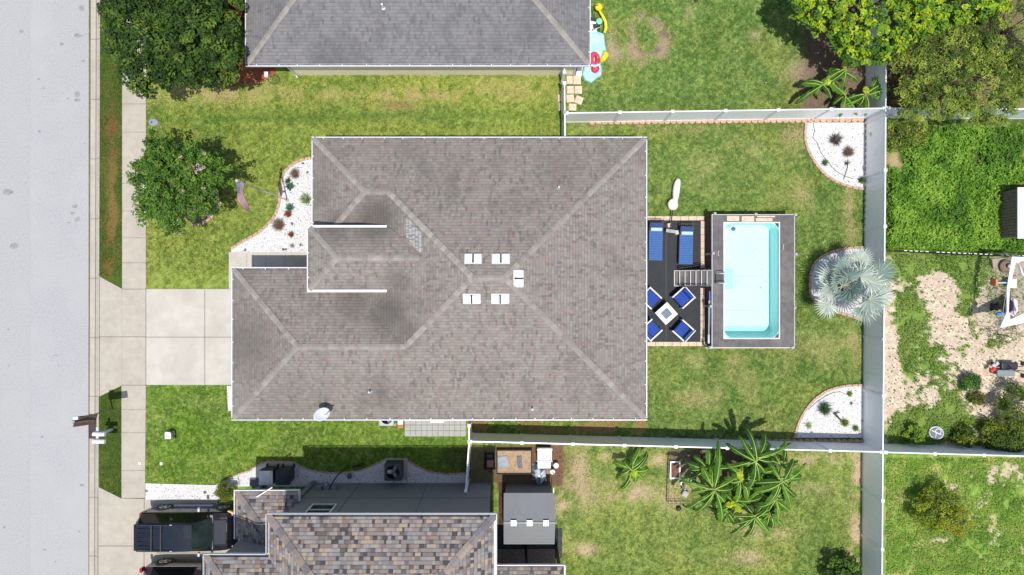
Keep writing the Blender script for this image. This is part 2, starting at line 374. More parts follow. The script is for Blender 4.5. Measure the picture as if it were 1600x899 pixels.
    gmask = (blob(px, py, 1440, 540, 40, 70)+blob(px, py, 1485, 610, 45, 45)+blob(px, py, 1415, 490, 25, 50)+blob(px, py, 1505, 470, 22, 50)*.9+blob(px, py, 1400, 680, 70, 30)
             +blob(px, py, 1455, 660, 60, 30)+blob(px, py, 1400, 420, 90, 18)*1.1+blob(px, py, 1490, 405, 80, 20)+blob(px, py, 1560, 540, 22, 30)*.6+blob(px, py, 1530, 430, 30, 30)+blob(px, py, 1415, 560, 12, 90)*.3+blob(px, py, 1570, 680, 60, 30))
    sk = e*sstep(.92, .58, gmask+(th-.5)*1.9+(n4-.5)*1.1)
    mix((.145, .20, .05), e*.7)
    mix(SAND, sk); mix((.42, .32, .23), e*sstep(.52, .66, n4)*sk*.45); mix((.66, .56, .45), e*sk*sstep(.5, .62, fbm(x, y, .12, 5, 2))*.7)
    mix((.27, .24, .20), blob(px, py, 1565, 460, 28, 40)*e*1.4)
    se = rect(px, py, 1380, 712, 2200, 1200, 3)
    sp = blob(px, py, 1480, 765, 14, 18)+blob(px, py, 1512, 740, 22, 14)+blob(px, py, 1545, 765, 16, 22)+blob(px, py, 1525, 785, 20, 10)+blob(px, py, 1570, 740, 22, 12)+blob(px, py, 1555, 830, 14, 22)+blob(px, py, 1590, 880, 25, 20)+blob(px, py, 1468, 845, 14, 8)+blob(px, py, 1530, 870, 25, 25)*.7+blob(px, py, 1597, 745, 10, 20)
    sk2 = se*sstep(.40, .85, sp*.62+(n3-.5)*1.2+(n4-.5)*1.5+(n2-.5)*.6); mix(np.array((.50, .41, .31)), sk2)
    mix((.20, .26, .055), se*sstep(.40, .62, n2)*.6*(1-sk2)); mix((.34, .30, .15), se*sstep(.54, .68, n4*.5+n3*.5)*.8*(1-sk2))
    mix((.30, .26, .12), se*sstep(.55, .7, n3)*.5*(1-sk2))
    ne = rect(px, py, 1380, 186, 2200, 400, 3)
    sk3 = ne*(blob(px, py, 1400, 250, 16, 18)+blob(px, py, 1590, 215, 20, 10)*.5)*sstep(.35, .5, n3); mix((.42, .32, .18), sk3)
    # south neighbour's yard
    for (a, b_, rx, ry, k) in ((905, 730, 14, 40, .7), (878, 790, 10, 60, 1.0), (985, 770, 35, 16, 1.1), (915, 862, 18, 12, 1.1), (1165, 800, 30, 22, .9), (1340, 740, 10, 40, 1.0), (1338, 850, 12, 60, 1.1), (1050, 780, 20, 20, .6),
                               (1270, 750, 40, 30, .5), (950, 715, 20, 8, .9), (1030, 720, 15, 10, .9), (1290, 720, 40, 10, .8), (1205, 830, 40, 20, .5), (905, 770, 40, 30, .5), (1170, 870, 30, 15, .6), (1080, 760, 30, 10, .7)):
        mix((.46, .35, .21), blob(px, py, a, b_, rx, ry)*k*1.15*sstep(.34, .60, n3))
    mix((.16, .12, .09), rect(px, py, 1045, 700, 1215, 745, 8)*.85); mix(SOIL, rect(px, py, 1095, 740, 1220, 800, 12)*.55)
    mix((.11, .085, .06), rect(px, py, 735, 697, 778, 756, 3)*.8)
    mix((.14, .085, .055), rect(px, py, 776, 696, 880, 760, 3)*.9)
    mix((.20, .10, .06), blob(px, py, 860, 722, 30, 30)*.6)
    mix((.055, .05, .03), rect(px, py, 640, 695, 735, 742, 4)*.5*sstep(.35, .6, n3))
    lum = col[..., 0]/np.maximum(col[..., 1], 1e-3)
    grass = np.clip(1-sstep(.98, 1.3, lum), .0, 1)
    gb = (1+.30*grass*(1-v))[..., None]; gs = grass[..., None]*(1-v[..., None]); col = col*gb*(1-gs+gs*np.array((.98, 1.10, .84)))
    return col, grass
xs = np.concatenate([[-4000, -600, -150], np.arange(-80, -26.3, .6), np.arange(-26.2, 26.21, .085), np.arange(26.8, 80, .6), [150, 600, 4000]])
ys = np.concatenate([[-4000, -600, -150], np.arange(-60, -15.3, .6), np.arange(-15.2, 15.21, .085), np.arange(15.8, 60, .6), [150, 600, 4000]])
X, Y = np.meshgrid(xs, ys)
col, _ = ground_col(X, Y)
pxg, _py = px_of(X, Y)
Z = -.13*(1-sstep(-20.33, -20.18, X)) + (fbm(X, Y, 1.5, 5, 2)-.5)*.03*(np.abs(X) < 26)
nx, ny = len(xs), len(ys)
me = bpy.data.meshes.new('ground'); co = np.stack([X, Y, Z], -1).reshape(-1, 3)
me.vertices.add(len(co)); me.vertices.foreach_set('co', co.astype(np.float32).ravel())
ii = np.arange(nx*ny).reshape(ny, nx); q = np.stack([ii[:-1, :-1], ii[:-1, 1:], ii[1:, 1:], ii[1:, :-1]], -1).reshape(-1, 4)
me.loops.add(q.size); me.loops.foreach_set('vertex_index', q.astype(np.int32).ravel())
me.polygons.add(len(q)); me.polygons.foreach_set('loop_start', np.arange(0, q.size, 4, dtype=np.int32)); me.update(calc_edges=True)
me.polygons.foreach_set('use_smooth', [True]*len(q))
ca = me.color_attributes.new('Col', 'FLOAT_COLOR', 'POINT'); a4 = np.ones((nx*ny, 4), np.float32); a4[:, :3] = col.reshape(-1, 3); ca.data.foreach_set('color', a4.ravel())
me.materials.append(Mt['ground']); gob = bpy.data.objects.new('ground', me); C.objects.link(gob); gob['kind'] = 'structure'

# ------------------------------------------------------------------ paving
ZC = .035
def slab(name, pxs, z=ZC, m='concrete', z0=-.15):
    mb = MB(); mb.prism([G(*p) for p in pxs], z0, z); return struct(name, mb, Mt[m])
road = MB(); road.prism([(-60, 60), P(139.5, 0)[:2], P(136.5, 899)[:2], (-60, -60)][0:1]+[(-20.72+.05, 60), (-20.78, -60), (-60, -60)], -.4, -.085)
struct('road', road, Mt['asphalt'])
# lighter far lane (old resurfacing seam) 4 mm above
ln = MB(); ln.prism([(-40, 60), (G(46, 0)[0], 60), (G(44, 899)[0], -60), (-40, -60)], -.3, -.081)
struct('road_far_lane', ln, mat('paler_asphalt', (.385, .382, .378), .95, var=.14, scale=13, bump=.5, bscale=70, dirt=(.41, .402, .385), dscale=.4))
cr_ = MB()
def curbx(px, y): # px at the photo's left side, follows the slight slant of the street
    return (px-CX)*CAMH/F - (CY-(CY-y*F/CAMH)+0)*0 + (y*.0033)
prof = [(137.5, -.10), (138, -.080), (147.0, -.092), (147.6, -.094), (151, -.03), (154, .03), (155.5, .036), (155.5, -.3)]
for a, b_ in zip(prof[:-1], prof[1:]):
    for (y0, y1) in ((-60, 0), (0, 60)):
        cr_.face([(curbx(a[0], y0), y0, a[1]), (curbx(b_[0], y0), y0, b_[1]), (curbx(b_[0], y1), y1, b_[1]), (curbx(a[0], y1), y1, a[1])])
struct('curb', cr_, Mt['concrete'])
jt = MB()
for py in (61, 155, 248, 342, 435, 528, 620, 778, 870, -30, 960):
    y = (CY-py)/32; x0 = curbx(138, y); 
    for a, b_ in zip(prof[1:6], prof[2:7]):
        jt.face([(curbx(a[0], y), y-.012, a[1]+.004), (curbx(b_[0], y), y-.012, b_[1]+.004), (curbx(b_[0], y), y+.012, b_[1]+.004), (curbx(a[0], y), y+.012, a[1]+.004)])
for (pa, pz) in ((146.8, -.087), (138.0, -.078)):
    jt.face([(curbx(pa, -60), -60, pz), (curbx(pa+1.0, -60), -60, pz), (curbx(pa+1.0, 60), 60, pz), (curbx(pa, 60), 60, pz)])
struct('curb_joints', jt, Mt['joint'])
slab('sidewalk', [(191.5, -400), (228.5, -400), (228.5, 452), (191.5, 452)])
slab('sidewalk_south', [(190.5, 602), (228.5, 602), (227, 778), (190.5, 778)])
slab('driveway_apron', [(155.6, 432), (191, 451.5), (191, 602.3), (155, 620)])
slab('driveway_crossing', [(191.2, 452.3), (228.4, 452.3), (228.4, 601.7), (191.2, 601.7)])
slab('driveway', [(229, 452), (373, 452), (373, 601.5), (229, 601.5)], m='concrete_light')
slab('front_walk', [(358, 394), (500, 394), (500, 418), (380, 418), (380, 451.5), (358, 451.5)], z=ZC+.004, m='concrete_light')
slab('neighbour_driveway', [(154.5, 761), (189.5, 778.5), (340, 780), (345, 830), (400, 850), (400, 1300), (153.5, 1300)])
jm = MB()
def joint(x0, y0, x1, y1, wd=.026, z=ZC+.006):
    a = Vector(G(x0, y0)); b_ = Vector(G(x1, y1)); d = (b_-a).normalized(); n = Vector((-d.y, d.x))*wd/2
    jm.face([(*(a-n), z), (*(b_-n), z), (*(b_+n), z), (*(a+n), z)])
for py in (163, 207, 287, 330, 372, 411): joint(191.5, py, 228.5, py, .018)
for py in (640, 676, 735): joint(190.6, py, 228, py, .014)
for q_ in ((155.5, 526.5, 229, 526.5), (229, 527, 362, 527), (320.5, 453, 320.5, 602), (228.6, 452, 228.6, 602), (156, 433, 156, 620), (191, 452, 229, 452), (191, 602, 229, 602),
           (154, 853, 226, 853), (226, 779, 225, 1100), (191, 778.3, 227, 779), (153.8, 762, 153.5, 1100)): joint(*q_)
for px in (396, 416, 446, 386): joint(px, 394.5, px, 418, .012, ZC+.010)
struct('paving_joints', jm, Mt['joint'])

rd_ = random.Random(21); st_ = MB()
for (px, py, r_) in ((58, 123, .10), (66, 137, .07), (119, 147, .16), (119, 156, .16), (97, 145, .04), (104, 153, .07), (120, 55, .22), (126, 12, .16), (95, 68, .12), (32, 48, .12), (115, 322, .14), (112, 333, .12), (119, 343, .13), (106, 348, .08), (128, 95, .12), (38, 285, .04), (112, 617, .06), (86, 556, .05), (90, 572, .06), (83, 556, .04), (64, 684, .08), (30, 684, .07), (127, 759, .12), (5, 825, .08), (122, 832, .06), (68, 860, .08), (85, 879, .05), (12, 572, .05), (11, 515, .07), (131, 224, .06), (130, 245, .05), (60, 205, .08), (10, 300, .3), (20, 385, .2)):
    x, y = G(px, py); n_ = 9; sq_ = rd_.uniform(.35, 1)
    st_.prism([(x+math.cos(i*6.283/n_)*r_*rd_.uniform(.7, 1.1), y+math.sin(i*6.283/n_)*r_*sq_*rd_.uniform(.7, 1.1)) for i in range(n_)], -.2, -.0768)
struct('road_stains', st_, mat('stained_asphalt', (.235, .235, .24), .95, var=.25, scale=22, dirt=(.33, .33, .33), dscale=9, dlo=.42, dhi=.6))
# gravel beds
def bed(name, pts, z=.05, m='gravel'):
    mb = MB(); mb.prism([G(*p) for p in pts], -.1, z); return struct(name, mb, Mt[m])
FB = [(487, 247), (470, 251), (456, 258), (445, 268), (440, 284), (438, 302), (437, 318), (433, 332), (425, 345), (410, 360), (393, 371), (377, 379), (362, 389)]
bed('gravel_bed_front', FB+[(362, 394), (500, 394), (500, 247)])
NB = [(1259, 192), (1257, 208), (1258, 224), (1264, 240), (1273, 255), (1285, 270), (1299, 281), (1317, 289), (1334, 294), (1350, 296)]
bed('gravel_bed_northeast', NB+[(1352, 296), (1352, 192)])
SB = [(1241, 684), (1244, 669), (1251, 652), (1261, 636), (1274, 622), (1290, 611), (1308, 605), (1330, 602), (1350, 602)]
bed('gravel_bed_southeast', SB+[(1352, 602), (1352, 684)])
PB = [(1352, 387), (1335, 387), (1318, 389), (1298, 394), (1281, 402), (1270, 414), (1265, 430), (1264, 448), (1267, 464), (1276, 476), (1292, 484), (1315, 490), (1335, 496), (1350, 502)]
bed('gravel_bed_palm', PB+[(1354, 502), (1354, 387)])
SG = [(228, 755), (300, 757), (338, 758), (352, 752), (372, 741), (393, 735), (404, 725), (418, 721), (460, 722), (472, 730), (490, 736), (515, 739), (545, 738), (568, 734), (590, 724), (604, 716), (634, 718), (652, 729), (672, 738), (700, 741), (728, 739)]
bed('gravel_bed_south', SG+[(728, 760), (360, 760), (345, 780), (228, 780)])
bed('gravel_strip_garage', [(355, 603), (366, 603), (366, 642), (357, 642)])
# curved edging: short terracotta pieces set end to end; one border = one thing
def edging(name, label, pts, wd=.13, hgt=.10, step=.30, m='brick', scallop=False):
    P3 = [Vector(G(*p)) for p in pts]; mb = MB(); L_ = []
    for a, b_ in zip(P3[:-1], P3[1:]): L_.append((b_-a).length)
    tot = sum(L_); n = max(1, int(tot/step)); 
    def at(t):
        t = min(max(t, 0), tot-1e-6)
        for i, l in enumerate(L_):
            if t <= l: return P3[i].lerp(P3[i+1], t/l)
            t -= l
        return P3[-1]
    rd = random.Random(len(pts)*7+int(tot*10))
    for i in range(n):
        a, b_ = at(i*tot/n), at((i+1)*tot/n); c = (a+b_)/2; d = b_-a; an = math.atan2(d.y, d.x)+rd.uniform(-.03, .03)
        h = hgt+rd.uniform(-.008, .008); ln_ = tot/n*(.94 if not scallop else .97)
        if not scallop: mb.box((c.x, c.y, h/2-.02), (ln_, wd*rd.uniform(.93, 1.06), h+.04), an, taper=.95)
        else:
            # block with a half-round face towards the lawn
            pr = [(-ln_/2, -wd/2), (ln_/2, -wd/2), (ln_/2, wd*.12)]+[(ln_/2*math.cos(t), wd*.12+wd*.38*math.sin(t)) for t in (R(35), R(65), R(90), R(115), R(145))]+[(-ln_/2, wd*.12)]
            ca_, sa_ = math.cos(an), math.sin(an)
            mb.prism([(c.x+u*ca_-v*sa_, c.y+u*sa_+v*ca_) for u, v in pr], -.05, h)
    o = add(name, mb, Mt[m], bevel=.008); tag(o, label, 'garden edging'); return o
edging('garden_edging', 'curved terracotta edging round the white gravel bed by the front door', FB)
edging('garden_edging', 'curved terracotta edging round the gravel bed with dead shrubs in the corner', NB)
edging('garden_edging', 'curved terracotta edging round the gravel bed with green tufts in the corner', SB)
edging('garden_edging', 'rounded terracotta edging round the silver palm', PB)
edging('garden_edging', 'wavy brown edging between the shaded lawn and the white gravel strip', SG[2:], wd=.09, hgt=.07)
edging('block_border', 'pale scalloped block border at the foot of the upper white fence', [(1348, 188), (1120, 190), (920, 192)], wd=.26, hgt=.14, m='brick', scallop=True)
edging('block_border', 'brown scalloped block border along the shaded inner side of the fence by the banana clump', [(738, 687), (1352, 690)], wd=.26, hgt=.14, m='block', scallop=True)
edging('block_border', 'scalloped block border along the long fence beside the silver palm', [(1353, 686), (1354, 192)], wd=.22, hgt=.14, m='block', scallop=True)
for px, py, lb in ((1355, 292, 'single terracotta block against the fence at the tip of the gravel bed with dead shrubs'), (1355, 608, 'single dark brown block against the fence beside the gravel bed with green tufts'), (1268, 186, 'pale block on top of the edging corner above the dead shrubs')):
    x, y = G(px, py); mb = MB(); mb.box((0, 0, .11), (.2, .24, .22), taper=.93); o = add('edging_block', mb, Mt['brick'], bevel=.01); o.location = (x, y, 0); tag(o, lb, 'block', 'loose edging blocks')

# ------------------------------------------------------------------ roofs
PITCH = .45
M_ROOF = mat_shingle('weathered_shingles', [(.255, .23, .20), (.235, .205, .182), (.27, .245, .213), (.245, .224, .197), (.268, .208, .182), (.21, .19, .168), (.278, .252, .222), (.235, .214, .19)], .145, .26, dark=.78, stain=(.095, .085, .076), slo=.52, shi=.80, streak=.4, tabs=1.0, blots=[(x_+2, y_, r_, k_) for x_, y_, r_, k_ in ((-5.9, 3.0, 1.7, .75), (-7.6, 2.7, 1.3, .6), (-8.6, 4.2, 1.3, .45), (-8.2, 5.8, 1.2, .3), (-11.9, -2.4, 2.6, .55), (-5.4, -1.1, 1.6, .75), (-6.9, -.7, 1.4, .5), (-4.6, -1.9, 1.2, .6), (-4.9, .3, 1.0, .5), (-9.6, -5.0, 3.0, .25), (5.7, 6.2, 1.0, .3), (-12.1, .5, 1.2, .35), (2.0, 5.2, 1.6, .35), (-4.6, 6.2, 1.0, .25))])
M_ROOFN = mat_shingle('grey_weathered_shingles', [(.20, .195, .193), (.185, .18, .182), (.21, .205, .203), (.19, .178, .176), (.17, .165, .168), (.21, .20, .195)], .145, .26, dark=.80, stain=(.09, .087, .09), slo=.50, shi=.78, streak=.4, tabs=1.0)
M_ROOFS = mat_shingle('multicoloured_shingles', [(.36, .285, .205), (.215, .16, .14), (.235, .228, .235), (.075, .068, .068), (.26, .20, .165), (.255, .245, .25), (.215, .20, .20), (.30, .25, .21), (.12, .11, .108), (.245, .205, .185), (.195, .165, .155), (.30, .275, .255), (.16, .138, .125), (.23, .208, .195)], .155, .30, dark=.62, stain=(.2, .17, .17), slo=.66, shi=.9, streak=.3, bstr=.7)
M_CAP = [(.285, .262, .232), (.272, .248, .218), (.298, .274, .243), (.258, .235, .208)]
M_CAPC = mat_col('cap_shingles', .92, 0, nscale=4, nvar=.15, bump=.2)
M_CAPS = [(.24, .20, .18), (.27, .22, .19), (.20, .19, .195), (.17, .16, .16), (.32, .26, .21), (.25, .205, .195)]
M_REPAIR = mat_shingle('repair_shingles', [(.37, .36, .34), (.33, .32, .30), (.25, .24, .23), (.39, .38, .36), (.22, .21, .21)], .16, .12, dark=.6, slo=.8, shi=.95)
def roof(name, parent, polys, m, z_eave, pitch=PITCH, bottom=True):
    """polys: list of (points xy, eave origin, inward direction, u direction) -> height from distance to that eave"""
    mb = MB()
    for pts, o_, nrm in polys:
        o_ = Vector(o_); nrm = Vector(nrm); tn = Vector((-nrm.y, nrm.x)); P_, UV = [], []
        for p in pts:
            d = (Vector(p)-o_).dot(nrm); z = z_eave+pitch*d; P_.append((p[0], p[1], z)); UV.append(((Vector(p)-o_).dot(tn)+50, d*math.sqrt(1+pitch*pitch)+50))
        a = sum(P_[i][0]*P_[(i+1)%len(P_)][1]-P_[(i+1)%len(P_)][0]*P_[i][1] for i in range(len(P_)))
        if a < 0: P_ = P_[::-1]; UV = UV[::-1]
        mb.face(P_, UV)
        if bottom: mb.face([(x, y, z-.12) for x, y, z in P_[::-1]], UV[::-1])
    return add(name, mb, m, parent)
def caps(parent, lines, cols, w_=.12, step=.21, name='ridge_cap'):
    rd = random.Random(5); m = M_CAPC
    for ln_ in lines:
        a, b_, tilt = ln_[:3]; rise = ln_[3] if len(ln_) > 3 else .035; mb = MB()      # tilt: slope of the cap's wings away from the line
        a, b_ = Vector(a), Vector(b_); d = b_-a; n = max(1, int(d.length/step)); dn = d.normalized(); side = Vector((-dn.y, dn.x, 0)).normalized()
        for i in range(n):
            p0 = a+d*(i/n); p1 = a+d*((i+1.25)/n) if i < n-1 else a+d; l0 = rise; l1 = .012; f_ = rd.uniform(.9, 1.1)*(1 if len(ln_) < 4 else (1.12 if i % 2 else .93)); cc_ = [q*f_ for q in rd.choice(cols)]
            dz0, dz1 = Vector((0, 0, l0)), Vector((0, 0, l1)); ww = w_*rd.uniform(.95, 1.05); dr = Vector((0, 0, -ww*tilt))
            L0, R0, L1, R1 = p0+side*ww+dr+dz0, p0-side*ww+dr+dz0, p1+side*ww+dr+dz1, p1-side*ww+dr+dz1
            mb.raw([p0+dz0, p1+dz1, L0, L1, R0, R1, p0-Vector((0, 0, .03)), L0-Vector((0, 0, .05)), R0-Vector((0, 0, .05))], [(0, 2, 3, 1), (0, 1, 5, 4), (0, 6, 7, 2), (0, 4, 8, 6)], cc_)
        add(name, mb, m, parent)
M_GBED = mat('gutter_bed_grey', (.17, .165, .17), .9, var=.4, scale=5)  # darker grey filling along the gutter channel
def gutter(parent, lines, m=None, w_=.125, dep=.10, strap=1.0, name='gutter'):
    """lines: (p0, p1, outward normal, z) ; open K channel with straps"""
    for (p0, p1, n, z) in lines:
        p0, p1, n = Vector(p0), Vector(p1), Vector(n); d = (p1-p0); dn = d.normalized(); mb = MB()
        def bx(o0, o1, z0, z1, t0=0, t1=None):
            t1 = d.length if t1 is None else t1
            q = [p0+dn*t0-n*o0, p0+dn*t1-n*o0, p0+dn*t1-n*o1, p0+dn*t0-n*o1]; mb.prism([(v.x, v.y) for v in q], z0, z1)
        bx(0, .040, z-dep, z+.004); bx(w_-.012, w_, z-dep, z-.006); bx(.022, w_-.012, z-dep, z-dep+.01); gb2 = MB(); q = [p0-n*.024, p1-n*.024, p1-n*(w_-.014), p0-n*(w_-.014)]; gb2.prism([(v.x, v.y) for v in q], z-dep+.012, z-.045); add('gutter_bed', gb2, M_GBED, parent)
        k = .5
        while k < d.length:
            bx(.024, w_-.014, z-.014, z-.002, k, k+.035); k += strap*random.uniform(.8, 1.1)
        add(name, mb, m or Mt['white_trim'], parent)
def V3(x, y, z): return (x, y, z)
# ---- main house
ZE = 2.75
H1 = thing('house', 'single storey house with brown hip roof and five white vents, beside the pool', 'house', (-2, 0, 0))
e = .11   # shingles start inside the gutter
def hz(d): return ZE+PITCH*d
roofp = [
 ([(-8.97+e, 6.75-e), (6.05-e, 6.75-e), (-.30, .40), (-1.61, .40), (-5.34, 4.13), (-6.35, 4.13)], (0, 6.75), (0, -1)),
 ([(6.05-e, 6.75-e), (6.05-e, -5.95+e), (-.30, .40)], (6.05, 0), (-1, 0)),
 ([(-12.56+e, -5.95+e), (6.05-e, -5.95+e), (-.30, .40), (-1.61, .40), (-4.53, -2.52), (-9.13, -2.52)], (0, -5.95), (0, 1)),
 ([(-12.56+e, -5.95+e), (-12.56+e, .91-e), (-9.13, -2.52)], (-12.56, 0), (1, 0)),
 ([(-12.56+e, .91-e), (-9.13, -2.52), (-4.53, -2.52), (-7.96+e, .91-e)], (0, .91), (0, -1)),
 ([(-8.97+e, 6.75-e), (-8.97+e, 1.51+e), (-6.35, 4.13)], (-8.97, 0), (1, 0)),
 ([(-8.97+e, 1.51+e), (-6.35, 4.13), (-5.34, 4.13), (-7.96+e, 1.51+e)], (0, 1.51), (0, 1)),
 ([(-7.96+e, .91-e), (-7.96+e, 1.51+e), (-5.34, 4.13), (-1.61, .40), (-4.53, -2.52)], (-7.96, 0), (1, 0)),
]
RF = roof('roof', H1, roofp, M_ROOF, ZE)
ZT = 3.98
ent = [([(-8.81+e, 2.685-e), (-7.365, 1.24), (-3.782, 1.24), (-5.227, 2.685-e)], (0, 2.685), (0, -1)),
       ([(-8.81+e, -.205+e), (-7.365, 1.24), (-3.782, 1.24), (-5.227, -.205+e)], (0, -.205), (0, 1)),
       ([(-8.81+e, 2.685-e), (-8.81+e, -.205+e), (-7.365, 1.24)], (-8.81, 0), (1, 0))]
roof('entry_roof', H1, ent, M_ROOF, ZT, bottom=False)
tp = MB(); tp.prism([(-8.45, 2.42), (-5.6, 2.42), (-5.6, .06), (-8.45, .06)], 2.3, ZT-.02); tp.prism([(-8.70, 2.575), (-5.45, 2.575), (-5.45, -.095), (-8.70, -.095)], ZT-.1, ZT+.04); add('entry_wall', tp, Mt['tan_wall'], H1)
zr = hz(6.35); zw = hz(2.62); zg = hz(3.43); zt = ZT+PITCH*1.445
caps(H1, [((-8.9, 6.68, hz(.07)), (-6.35, 4.13, zw), .32), ((-6.35, 4.13, zw), (-5.34, 4.13, zw), .45), ((-8.9, 1.58, hz(.07)), (-6.35, 4.13, zw), .32), ((-5.34, 4.13, zw), (-1.61, .40, zr), .32, .055),
          ((-1.61, .40, zr), (-.30, .40, zr), .45), ((5.95, 6.65, hz(.1)), (-.30, .40, zr), .32), ((5.95, -5.85, hz(.1)), (-.30, .40, zr), .32),
          ((-4.53, -2.52, zg), (-1.61, .40, zr), .32, .055), ((-9.13, -2.52, zg), (-4.53, -2.52, zg), .45), ((-12.46, -5.85, hz(.1)), (-9.13, -2.52, zg), .32), ((-12.46, .81, hz(.1)), (-9.13, -2.52, zg), .32),
          ((-8.7, 2.575, ZT+.05), (-7.365, 1.24, zt), .32), ((-8.7, -.095, ZT+.05), (-7.365, 1.24, zt), .32), ((-7.365, 1.24, zt), (-3.9, 1.24, zt), .45)], M_CAP)
g0 = ZE+.02
gutter(H1, [((-8.97, 6.75), (6.05, 6.75), (0, 1), g0), ((6.05, 6.62), (6.05, -5.82), (1, 0), g0), ((6.05, -5.95), (-12.56, -5.95), (0, -1), g0), ((-12.56, -5.82), (-12.56, .78), (-1, 0), g0),
            ((-12.56, .91), (-8.0, .91), (0, 1), g0), ((-8.97, 1.51), (-8.97, 6.62), (-1, 0), g0), ((-8.81, -.08), (-8.81, 2.56), (-1, 0), ZT+.02)])
for y_ in (2.685, -.205):
    s_ = 1 if y_ > 0 else -1; mb = MB(); mb.bbox(-8.81, y_-s_*.17, ZT-.08, -5.38, y_, ZT+.03); mb.bbox(-8.78, y_-s_*.03, ZT+.03, -5.38, y_-s_*.005, ZT+.045); add('gutter_cover', mb, Mt['white_trim'], H1, bevel=.006)
wl = MB(); fp = [(-8.5, 6.3), (5.6, 6.3), (5.6, -5.5), (-12.1, -5.5), (-12.1, .46), (-7.4, .46), (-7.4, 1.96), (-8.5, 1.96)]
wl.prism(fp, -.05, 2.6); add('wall', wl, Mt['tan_wall'], H1)
sf = MB(); sf.prism([(-8.86, 6.64), (5.94, 6.64), (5.94, -5.84), (-12.45, -5.84), (-12.45, .80), (-7.9, .80), (-7.9, 1.62), (-8.86, 1.62)], 2.615, 2.655); add('soffit', sf, Mt['white_trim'], H1)
gd = MB(); gd.bbox(-12.16, -4.7, .03, -12.103, -.3, 2.2)
for k in range(4): gd.bbox(-12.175, -4.7, .05+k*.54, -12.163, -.3, .05+k*.54+.5)
add('garage_door', gd, Mt['white_trim'], H1)
dr = MB(); dr.bbox(-7.45, .75, .03, -7.403, 1.7, 2.1); add('front_door', dr, mat('door_paint', (.12, .05, .03), .4), H1)
def window(parent, x, y, z, wd, ht, ax, sgn, name='window'):
    mb = MB(); t = .05
    fr = [(-wd/2, 0, -wd/2+t, ht), (wd/2-t, 0, wd/2, ht), (-wd/2+t, 0, wd/2-t, t), (-wd/2+t, ht-t, wd/2-t, ht), (-wd/2+t, ht/2-t/2, wd/2-t, ht/2+t/2)]
    gl = MB()
    for (a, b_, c, d) in fr:
        if ax == 'x': mb.bbox(x+a, y, z+b_, x+c, y+sgn*.06, z+d)
        else: mb.bbox(x, y+a, z+b_, x+sgn*.06, y+c, z+d)
    if ax == 'x': gl.bbox(x-wd/2+t, y, z+t, x+wd/2-t, y+sgn*.025, z+ht-t)
    else: gl.bbox(x, y-wd/2+t, z+t, x+sgn*.025, y+wd/2-t, z+ht-t)
    f = add(name, mb, Mt['white_trim'], parent); add('pane', gl, Mt['glass'], f)
for (x, y, z, a, b_, ax, s) in ((-6, 6.302, .9, 1.3, 1.2, 'x', 1), (0, 6.302, .9, 1.3, 1.2, 'x', 1), (3.6, 6.302, .9, 1.3, 1.2, 'x', 1), (-2, -5.502, .9, 1.3, 1.2, 'x', -1), (3, -5.502, .9, 1.3, 1.2, 'x', -1), (5.602, 4.4, .9, 1.5, 1.2, 'y', 1), (-8.502, 4.2, .8, 1.6, 1.3, 'y', -1), (5.602, -3.4, .9, 1.5, 1.2, 'y', 1)):
    window(H1, x, y, z, a, b_, ax, s)
sg = MB(); sg.bbox(5.602, -.6, .05, 5.64, 2.2, 2.1); add('patio_door', sg, Mt['glass'], H1)
def rz_main(x, y):
    d1 = min(6.75-y, y+5.95, 6.05-x, x+7.96); return ZE+PITCH*d1
# white box roof vents, each two bays with a dark slot between
def roof_vent(px0, py0, px1, py1, slope_dir, label):
    h = 5.35; c = P((px0+px1)/2, (py0+py1)/2, h); z = rz_main(c[0], c[1])+.03; c = P((px0+px1)/2, (py0+py1)/2, z+.12)
    z = rz_main(c[0], c[1]); long_ = max(px1-px0, py1-py0)/(F/(CAMH-z)); sh = min(px1-px0, py1-py0)/(F/(CAMH-z))
    an = {'n': (0, 1), 's': (0, -1), 'e': (1, 0)}[slope_dir]
    dn = Vector((an[0], an[1], -PITCH)).normalized(); up = Vector((an[0]*PITCH, an[1]*PITCH, 1)).normalized(); ac = up.cross(dn)
    rm = Matrix((dn, ac, up)).transposed(); b0 = Vector((c[0], c[1], z))
    fl = MB(); fl.box(b0+up*.012, (sh+.06, long_+.03, .02), rot=rm); lv = add('roof_vent', fl, Mt['white_trim'], H1, label=label)
    hd = MB()
    for s in (-1, 1):
        L_ = long_/2-.03; cc = b0+ac*s*(long_/4+.008)
        # wedge hood: low uphill, high at the mouth
        pts = [(-sh/2, -L_/2, .02), (sh/2, -L_/2, .02), (sh/2, L_/2, .02), (-sh/2, L_/2, .02), (-sh/2+.04, -L_/2+.01, .09), (sh/2-.02, -L_/2+.01, .15), (sh/2-.02, L_/2-.01, .15), (-sh/2+.04, L_/2-.01, .09)]
        hd.raw([cc+rm @ Vector(p) for p in pts], [(4, 5, 6, 7), (0, 1, 5, 4), (1, 2, 6, 5), (2, 3, 7, 6), (3, 0, 4, 7)])
    add('hood', hd, Mt['white_trim'], lv)
    sl = MB(); sl.box(b0+up*.06, (sh-.02, .07, .07), rot=rm); add('slot', sl, Mt['black'], lv)
for a in ((726, 397.5, 752, 412, 'n', None), (769, 397.5, 796, 412, 'n', None), (723.5, 459.5, 750, 474, 's', None), (768, 459.5, 795, 474, 's', None), (802.5, 422, 817, 448.5, 'e', 'white roof vent set crosswise on the pool side slope')): roof_vent(*a)
